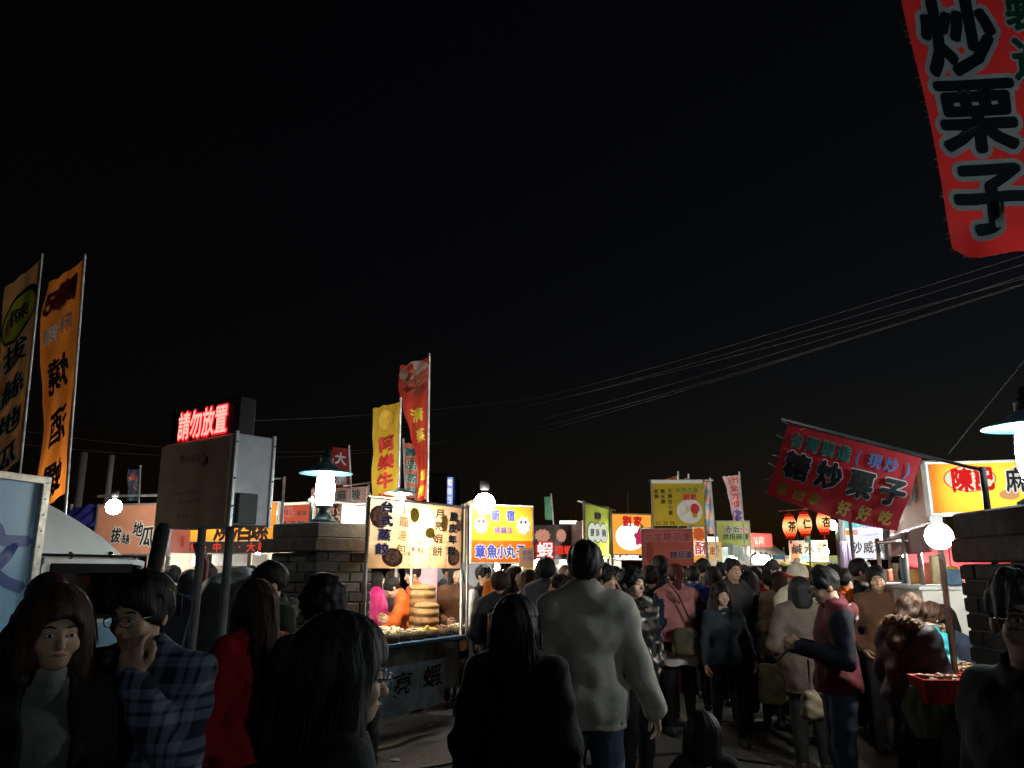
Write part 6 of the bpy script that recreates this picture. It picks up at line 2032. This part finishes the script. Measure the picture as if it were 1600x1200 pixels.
person('small child with dark hair low among the crowd beside the woman in the slate sweater', 1094, 1116, 3.5, 190, blk2, 'bob', 'black', kid=True, hem=.86)
person('old man with grey hair and glasses, dark before the dark pillar', 1590, 884, 2.05, -78, blk2, 'short', 'grey', ('down', 'down'), skin=2, glasses=True, feat=True, hem=.8, hy=52)

# --- the lane
person('young man with a curly fringe in a shiny black puffer jacket looking over his shoulder', 986, 884, 6.2, 35, shiny, 'curly', 'black', ('pocket', 'pocket'), hy=10, hp=4, puff=.014, feat=True, skin=0, hem=.82, fur=M('black_fur', (.02, .02, .02), .9), bulk=.01)
person('tall black-haired person in black seen from behind between the puffer man and the pink jacket', 1030, 869, 9.2, 180, blk, 'short', 'black', hem=.7, bulk=.02, hair_extra=.012)
pk = person('woman in a pink fleece with navy sleeves and an auburn ponytail seen from behind', 1054, 880, 8.3, 186, pinkv, 'pony', 'auburn', ('down', 'bent'), fem=True, vest=navy, hem=.93, bulk=.022, hood=pinkv, topname='fleece')
sl = person('woman in a slate blue sweater with long dark hair walking towards the camera', 1127, 912, 7.9, 4, slate, 'long', 'black', ('down', 'out'), fem=True, skin=0, feat=True, hem=.84, hair_extra=.012, stride=.45, bulk=.0, topname='sweater')
gm = person('man in glasses with a tan collar walking behind the woman in the slate sweater', 1144, 871, 8.8, 12, char_, 'short', 'black', ('bent', 'bent'), hy=4, skin=1, feat=True, glasses=True, hem=.80, stride=-.5, bulk=.012, hood=fabric('tan_collar', (.28, .2, .12)))
person('man in a crimson jacket seen from behind beside the man in glasses', 1180, 884, 9.6, 150, redj, 'short', 'black', ('down', 'bent'), hem=.85, bulk=.02, hood=redj)
person('person in a cobalt blue jacket seen from behind past the pink fleece', 1082, 884, 9.7, 170, bluej, 'short', 'black', hem=.85, bulk=.02)
person('man in an olive jacket half turned away below the narrow orange sign', 1099, 872, 10.5, 140, olive, 'short', 'black', hem=.85, bulk=.01, hy=-20)
person('black-haired person in dark clothes facing the far lane, right behind the man in glasses', 1126, 878, 11.0, 180, blk, 'short', 'black')
person('dark-haired person in a navy jacket looking aside below the far red sign', 1208, 874, 10.8, 100, navy, 'short', 'black', bulk=.01, feat=True)
person('person in a silver grey padded jacket in front of the far white lamps', 1192, 884, 12.0, 180, greyj, 'short', 'black', puff=.012)
person('person in a beige quilted puffer coat seen from behind beside the crimson jacket', 1216, 892, 8.6, 180, beige, 'bob', 'brown', fem=True, puff=.018, hem=.75, bulk=.02, hood=beige)
person('person in a white knitted hat with red band and a cream wrap', 1243, 880, 7.8, 200, cream, 'beanie', 'black', fem=True, hood=cream, hem=.8, bulk=.04, topname='wrap')
person('person in a brown grey coat from behind, next to the starry hooded jacket', 1248, 900, 6.9, 170, browng, 'bob', 'black', ('bent', 'bent'), hem=.68, bulk=.022)
vm = person('man in a maroon varsity jacket with a star-printed hood looking down at a phone', 1294, 884, 5.5, -98, maroonv, 'short', 'black', ('phone', 'phone'), hp=22, vest=fabric('dark_navy_sleeve', (.008, .011, .024)), hood=starh, legs=DENIM, hem=.86, skin=1, feat=True, glasses=True, bulk=.012)
person('curly brown-haired woman in a plum down coat with fur hood bending over the seafood table', 1404, 922, 5.4, 120, plum, 'wavy', 'brown', ('front', 'front'), hp=26, lean=.16, fur=furb, fem=True, hem=.55, bulk=.03)
person('person in a teal puffer jacket leaning towards the seafood table behind the plum coat', 1432, 938, 6.0, 110, teal, 'short', 'brown', ('front', 'front'), hp=20, lean=.2, puff=.014, hem=.85, hair_extra=.012)
person('black-haired man in profile in a dark jacket below the shawarma sign', 1345, 872, 8.3, 70, blk, 'short', 'black', bulk=.01, feat=True, hem=.82)
person('boy with black hair and brown jacket facing the camera beside the white counter', 1368, 884, 7.6, -12, browncoat, 'short', 'black', ('pocket', 'pocket'), feat=True, skin=1, bulk=.012, hy=-6, hair_extra=.008)
person('woman in red seen in profile between the black-haired man and the boy', 1356, 886, 9.2, 80, redj, 'bun', 'black', fem=True)
person('dark-haired vendor in profile behind the globe lamp post at the seafood table', 1480, 943, 6.1, -70, navy, 'bob', 'black', ('front', 'front'), hp=14, lean=.1, fem=True, feat=True, skin=1)
person('vendor with dark hair bending low over the white counter of the lightbox stall', 1446, 876, 8.0, -90, white_s, 'pony', 'black', ('front', 'front'), hp=28, lean=.2, fem=True, feat=True)

# --- the dumpling and octopus ball side
person('shopper in a hot pink puffer jacket beside the brick pillar', 592, 893, 10.5, 100, hotpink, 'bob', 'black', ('down', 'bent'), fem=True, puff=.016, bulk=.02, hood=hotpink)
person('person with a cream hood beside the hot pink jacket', 616, 890, 11.0, 130, browng, 'short', 'brown', hood=cream, bulk=.02, puff=.012)
person('dumpling vendor in an orange jacket seen in profile behind the steamers', 648, 880, 9.9, -75, orangev, 'short', 'black', ('front', 'front'), hp=12, skin=0, bulk=.014, feat=True)
person('second dumpling vendor in orange bending down behind the counter', 655, 940, 9.75, -80, orangev, 'short', 'black', ('reach', 'reach'), lean=.55, hp=10, bulk=.014, stand_h=1.6)
person('man in a dark navy jacket looking down near the dumpling stall post', 700, 876, 10.4, 70, navy, 'short', 'black', ('front', 'front'), hp=18, bulk=.014, feat=True)
person('girl in a brown coat with white collar beside the dumpling stall post', 714, 880, 10.0, 20, browncoat, 'long', 'black', ('bent', 'pocket'), fem=True, feat=True, hem=.66, bulk=.016, hood=white_s)
person('man in a dark vest with white sleeves below the octopus ball sign', 757, 882, 9.7, 55, fabric('dark_vest_wool', (.035, .028, .028)), 'short', 'black', ('down', 'down'), vest=white_s, feat=True, skin=1, glasses=True)
person('brown-haired person in a grey anorak seen from behind at the octopus ball counter', 780, 893, 8.0, 190, char_, 'short', 'brown', ('bent', 'bent'), bulk=.02, hair_extra=.008)
person('long-haired young woman in a grey coat below the octopus ball sign', 806, 883, 9.2, 35, greyj, 'long', 'black', fem=True, feat=True, bulk=.012, hy=10)
person('dark-haired person in black at the back of the octopus ball stall', 793, 886, 11.0, 180, blk, 'short', 'black')
person('man in a denim-blue jacket with dark hair turned away beside the yellow price list', 853, 872, 8.4, 150, navy, 'short', 'black', bulk=.02, hair_extra=.014, hy=20)
person('girl in profile with a pink scarf in front of the man in the pale sweatshirt', 872, 897, 7.6, -95, hotpink, 'short', 'black', fem=True, feat=True, hood=blk)
person('brown-haired woman in dark clothes below the shrimp signs', 884, 883, 10.4, 170, char_, 'bob', 'brown', fem=True)
person('man with dark hair in profile just past the pale sweatshirt shoulder', 944, 880, 6.8, 80, navy, 'short', 'black', feat=True, bulk=.012, skin=1, hair_extra=.008)
person('girl in bright pink below the orange stall sign', 962, 884, 10.8, 60, hotpink, 'bob', 'black', fem=True, feat=True)
rn = random.Random(12)
extra = [(1010, 886, 11.5, 'brown'), (1065, 884, 12.2, 'black'), (1138, 880, 13.0, 'black'), (1160, 882, 13.6, 'brown'), (1228, 885, 12.5, 'black'), (1262, 884, 11.8, 'brown'), (1278, 882, 13.2, 'black'), (1312, 886, 10.6, 'brown'),
         (906, 882, 12.0, 'black'), (862, 884, 12.8, 'black'), (826, 884, 12.2, 'brown'), (1048, 882, 13.8, 'black'), (1218, 882, 14.5, 'black'), (1290, 886, 12.0, 'brown'), (1330, 884, 11.6, 'black')]
where = ['between the puffer jacket and the tall figure in black', 'beyond the auburn ponytail', 'just left of the crimson jacket in the far crowd', 'far back above the crimson jacket', 'beside the white knitted hat, far back', 'to the far side of the white knitted hat',
         'below the salted chicken sign', 'behind the varsity jacket man, under the lanterns', 'beyond the pale sweatshirt head near the shrimp stall', 'below the glowing shrimp character', 'beside the yellow price list', 'below the red candied fruit banner, far back', 'below the far white cone lamps', 'under the lantern nearest the white sign', 'at the foot of the white shawarma sign']
cols = [blk, char_, navy, browng, olive, greyj, darkgreen, beige]
for k, ((px, cy, Y, hc), wh) in enumerate(zip(extra, where)):
    person('dark-haired passer-by ' + wh if hc == 'black' else 'brown-haired passer-by ' + wh, px, cy, Y, rn.choice((180, 165, 200, 20, 90)), cols[k % 8], 'short' if k % 3 else 'bob', hc, fem=(k % 3 == 0), bulk=.015, feat=False, hair_extra=.006)

def shirt_tail(o, z0_, z1_, r, m, nm):
    sc1 = o.dimensions.z / 1.75
    n = 36; V = []
    for j, z in enumerate(np.linspace(z1_, z0_, 7)):
        for k in range(n):
            a = 2 * math.pi * k / n
            rr = r * (1 + .05 * j / 6) + .006 * math.sin(7 * a + j) * j / 6
            V.append((rr * 1.12 * math.cos(a) * sc1, rr * .92 * math.sin(a) * sc1, (z + .012 * math.sin(5 * a) * (j == 6)) * sc1))
    F = [(j * n + k, j * n + (k + 1) % n, (j + 1) * n + (k + 1) % n, (j + 1) * n + k) for j in range(6) for k in range(n)]
    return mesh_obj(nm, V, F, m, o)
shirt_tail(pk, .74, .94, .185, white_s, 'shirt_tail')
shirt_tail(pk, .90, .97, .20, BLACKCLOTH, 'waist_belt')
more = [(842, 888, 10.2, redj, 'short', 'black', 170, 'in crimson just past the yellow price list'), (897, 886, 9.4, browncoat, 'bob', 'brown', 150, 'in brown suede beside the pale sweatshirt head'),
        (974, 890, 8.9, char_, 'short', 'black', 190, 'in charcoal tucked behind the curly fringe'), (1016, 884, 8.6, navy, 'short', 'black', 165, 'in navy between the curly fringe and the tall person in black'),
        (1072, 888, 11.0, cream, 'bob', 'brown', 185, 'in a cream knit past the cobalt jacket'), (1112, 886, 9.9, hotpink, 'long', 'black', 200, 'in hot pink between the olive and the slate figures'),
        (1160, 888, 10.4, bluej, 'short', 'black', 175, 'in cobalt behind the crimson jacket'), (1170, 892, 8.9, blk, 'bob', 'black', 160, 'in black crowding the crimson jacket'),
        (1200, 890, 9.4, redk, 'short', 'black', 170, 'in bright red before the far white lamps'), (1230, 894, 9.0, olive, 'short', 'black', 15, 'in olive facing us beside the knitted hat'),
        (1270, 890, 9.2, beige, 'bob', 'brown', 180, 'in beige between the knitted hat and the varsity jacket'), (1322, 888, 8.8, orangev, 'short', 'black', 100, 'in orange below the white shawarma sign'),
        (1300, 880, 9.9, white_s, 'cap', 'black', 185, 'in a pale shirt and cap under the lanterns'), (828, 890, 8.8, char_, 'long', 'brown', 120, 'in charcoal wool by the octopus ball counter')]
for px, cy, Y, m_, hr, hc, fc, wh in more:
    person('shopper ' + wh, px, cy, Y, fc, m_, hr, hc, fem=hr in ('bob', 'long'), bulk=.016, feat=fc < 90, hair_extra=.006, detail=.034, hood=m_ if hr != 'cap' else blk)
for px, cy, Y, m_, hr, fc, wh in ((272, 884, 8.9, blk, 'short', 180, 'in black before the salmon stall, just left of the notice board posts'), (300, 890, 7.9, navy, 'bob', 170, 'in navy between the notice board posts'),
                                  (328, 882, 9.2, char_, 'short', 190, 'in charcoal wool under the orange snail sign'), (362, 888, 8.6, darkgreen, 'short', 150, 'in a dark green parka past the notice board post'),
                                  (394, 884, 9.4, blk2, 'bob', 185, 'in black knit close to the brick pillar'), (246, 892, 8.2, browng, 'short', 175, 'in a brown grey coat beyond the truck cab')):
    person('shopper ' + wh, px, cy, Y, fc, m_, hr, 'black', fem=hr == 'bob', bulk=.016, hair_extra=.006, detail=.034, hood=m_)
# rucksacks and scarves in the crowd
def wear_pack(o, m, z=1.16, d=.14):
    sc1 = o.dimensions.z / 1.75
    def f(Pp):
        q = np.abs(Pp - np.array((0, .215, z), F32)) - np.array((.125, d / 2 - .03, .19), F32)
        dd = np.sqrt((np.maximum(q, 0) ** 2).sum(1)) + np.minimum(q.max(1), 0) - .035
        return dd + wrinkle(Pp, 3, .006, 1.4)
    V, Q = nets(f, (-.2, .08, z - .27), (.2, .36, z + .27), .018)
    r = empty('rucksack', o.location, o.rotation_euler.z, None, 'rucksack')
    mesh_obj('pack', V * sc1, Q, m, r)
    b = MB()
    for s_ in (-1, 1): b.path([Vector((s_ * .09, .2, z + .18)) * sc1, Vector((s_ * .11, .02, 1.475)) * sc1, Vector((s_ * .125, -.155, 1.33)) * sc1, Vector((s_ * .15, -.02, 1.06)) * sc1], .016, 6)
    b.build('strap', blackm, r, True)
    return r
byl = lambda t: [o for o in bpy.data.objects if o.name.startswith('person') and t in o.get('label', '')][0]
tag(wear_pack(byl('tall black-haired person'), M('charcoal_pack_cloth', (.06, .06, .07), .7, 0, .2)), 'charcoal rucksack on the tall person in black')
tag(wear_pack(byl('cobalt blue jacket'), M('navy_pack_cloth', (.03, .035, .08), .7, 0, .2)), 'navy rucksack on the person in the cobalt jacket')
tag(wear_pack(byl('grey anorak'), M('brown_pack_cloth', (.12, .07, .04), .7, 0, .2)), 'brown rucksack on the person at the octopus ball counter')

# --- things people carry
def star(cx, cz, r): 
    return [(cx + r * (1 if k % 2 == 0 else .42) * math.sin(k * math.pi / 5), cz + r * (1 if k % 2 == 0 else .42) * math.cos(k * math.pi / 5)) for k in range(10)]
sc_ = vm.dimensions.z / 1.75
rn = random.Random(2)
hd_ = [c for c in vm.children if c.name.startswith('hood')][0]
hv = np.array([v.co[:] for v in hd_.data.vertices]); hn = np.array([v.normal[:] for v in hd_.data.vertices])
picked = []
for i in rn.sample(range(len(hv)), len(hv)):
    if all(np.linalg.norm(hv[i] - hv[j]) > .075 for j in picked): picked.append(i)
    if len(picked) > 13: break
for i in picked:
    n_ = Vector(hn[i]).normalized(); e1 = n_.cross(Vector((0, 0, 1))).normalized(); e2 = n_.cross(e1)
    c = Vector(hv[i]) + n_ * .006
    mesh_obj('star_print', [c + e1 * a + e2 * b_ for a, b_ in star(0, 0, .024)], [tuple(range(10))], M('grey_star_ink', (.5, .5, .5), .8), hd_, False)

def world_of(o, p): return Matrix.Translation(o.location) @ Matrix.Rotation(o.rotation_euler.z, 4, 'Z') @ Vector(p)
p = world_of(vm, (0, -.36 * sc_, 1.20 * sc_))
b = MB(); b.box((0, 0, 0), (.075, .010, .15), bev=.004, rx=R(-50)); ph = b.build('phone', blackm, None, loc=p, rz=vm.rotation_euler.z)
tag(ph, 'dark phone held by the man in the maroon varsity jacket', 'phone')
b = MB(); b.box((0, -.0056, 0), (.068, .002, .14), rx=R(-50)); b.build('screen', M('dim_phone_screen', (.03, .035, .04), .15), ph)

def cloth_bag(label, P_, d, mat, seed, strap=None, name='shoulder_bag'):
    w, t, h = d
    def f(Pp):
        q = np.abs(Pp) - np.array((w / 2 - .02, t / 2 - .02, h / 2 - .02), F32)
        dd = np.sqrt((np.maximum(q, 0) ** 2).sum(1)) + np.minimum(q.max(1), 0) - .02
        dd = dd - .02 * (1 - (Pp[:, 2] / h) * 1.2)
        return dd + wrinkle(Pp, seed, .007, 1.6)
    V, Q = nets(f, (-w / 2 - .06, -t / 2 - .06, -h / 2 - .06), (w / 2 + .06, t / 2 + .06, h / 2 + .06), .013)
    e = empty(name, P_, 0, label, 'bag')
    mesh_obj('bag_body', V, Q, mat, e)
    if strap:
        b = MB(); b.path([Vector(s_) - Vector(P_) for s_ in strap], .008, 6); b.build('strap', blackm, e, True)
    return e
P_ = W(1070, 1000, 8.08)
cloth_bag('olive and dark shoulder bag at the hip of the woman in the pink fleece', P_, (.19, .1, .22), M('olive_canvas', (.24, .20, .10), .8, 0, .6, 9, base2=(.03, .03, .02)), 3, [P_ + Vector((.08, 0, .14)), W(1060, 930, 8.05), W(1040, 905, 8.1), W(1075, 905, 8.15)])
P_ = W(1206, 1066, 8.3)
cloth_bag('glossy pale gold carrier bag held by the man in glasses', P_, (.20, .08, .34), M('gold_plastic_bag', (.55, .50, .26), .3, 0, .25, 10, .3, 15), 5, [P_ + Vector((-.05, 0, .15)), W(1196, 1036, 8.4), P_ + Vector((.05, 0, .15))], name='carrier_bag')
P_ = W(1268, 1100, 6.0)
cloth_bag('small beige bag hanging beside the varsity jacket man', P_, (.10, .07, .16), M('beige_canvas', (.22, .18, .12), .8, 0, .2), 8, [P_ + Vector((0, 0, .08)), P_ + Vector((0, 0, .3))], name='hand_bag')
# white outline print on the sleeve of the red sweater
rw = [o for o in bpy.data.objects if o.name.startswith('person') and 'red sweater' in o.get('label', '')][0]
sl_ = [c for c in rw.children if c.name.startswith('sweater')][0]
bpy.context.view_layer.update()
inv = sl_.matrix_world.inverted()
def on_sleeve(px, py):
    tgt = W(px, py, 3.6); org = Vector((0, 0, CAMZ))
    ok, loc, nrm, _ = sl_.ray_cast(inv @ org, (inv.to_3x3() @ (tgt - org)).normalized())
    return loc + nrm * .003 if ok else None
out_ = [(436, 1062), (431, 1052), (430, 1042), (433, 1034), (433, 1020), (436, 1008), (439, 1007), (440, 1020), (439, 1030), (443, 1034), (445, 1043), (442, 1055), (436, 1062)]
pts = [p_ for p_ in (on_sleeve(x - 3, y) for x, y in out_) if p_ is not None]
if len(pts) > 4:
    b = MB(); b.path(pts, .0022, 5); b.build('sleeve_print', ink_white, sl_)
# paper lantern shaped orange bag at the octopus ball stall
P_ = W(766, 925, 9.0)
cloth_bag('glowing orange paper bag hanging by the octopus ball counter', P_, (.12, .08, .26), M('orange_paper', (.8, .28, .05), .7, 0, .25, 12, trans=.5), 4, name='paper_bag')
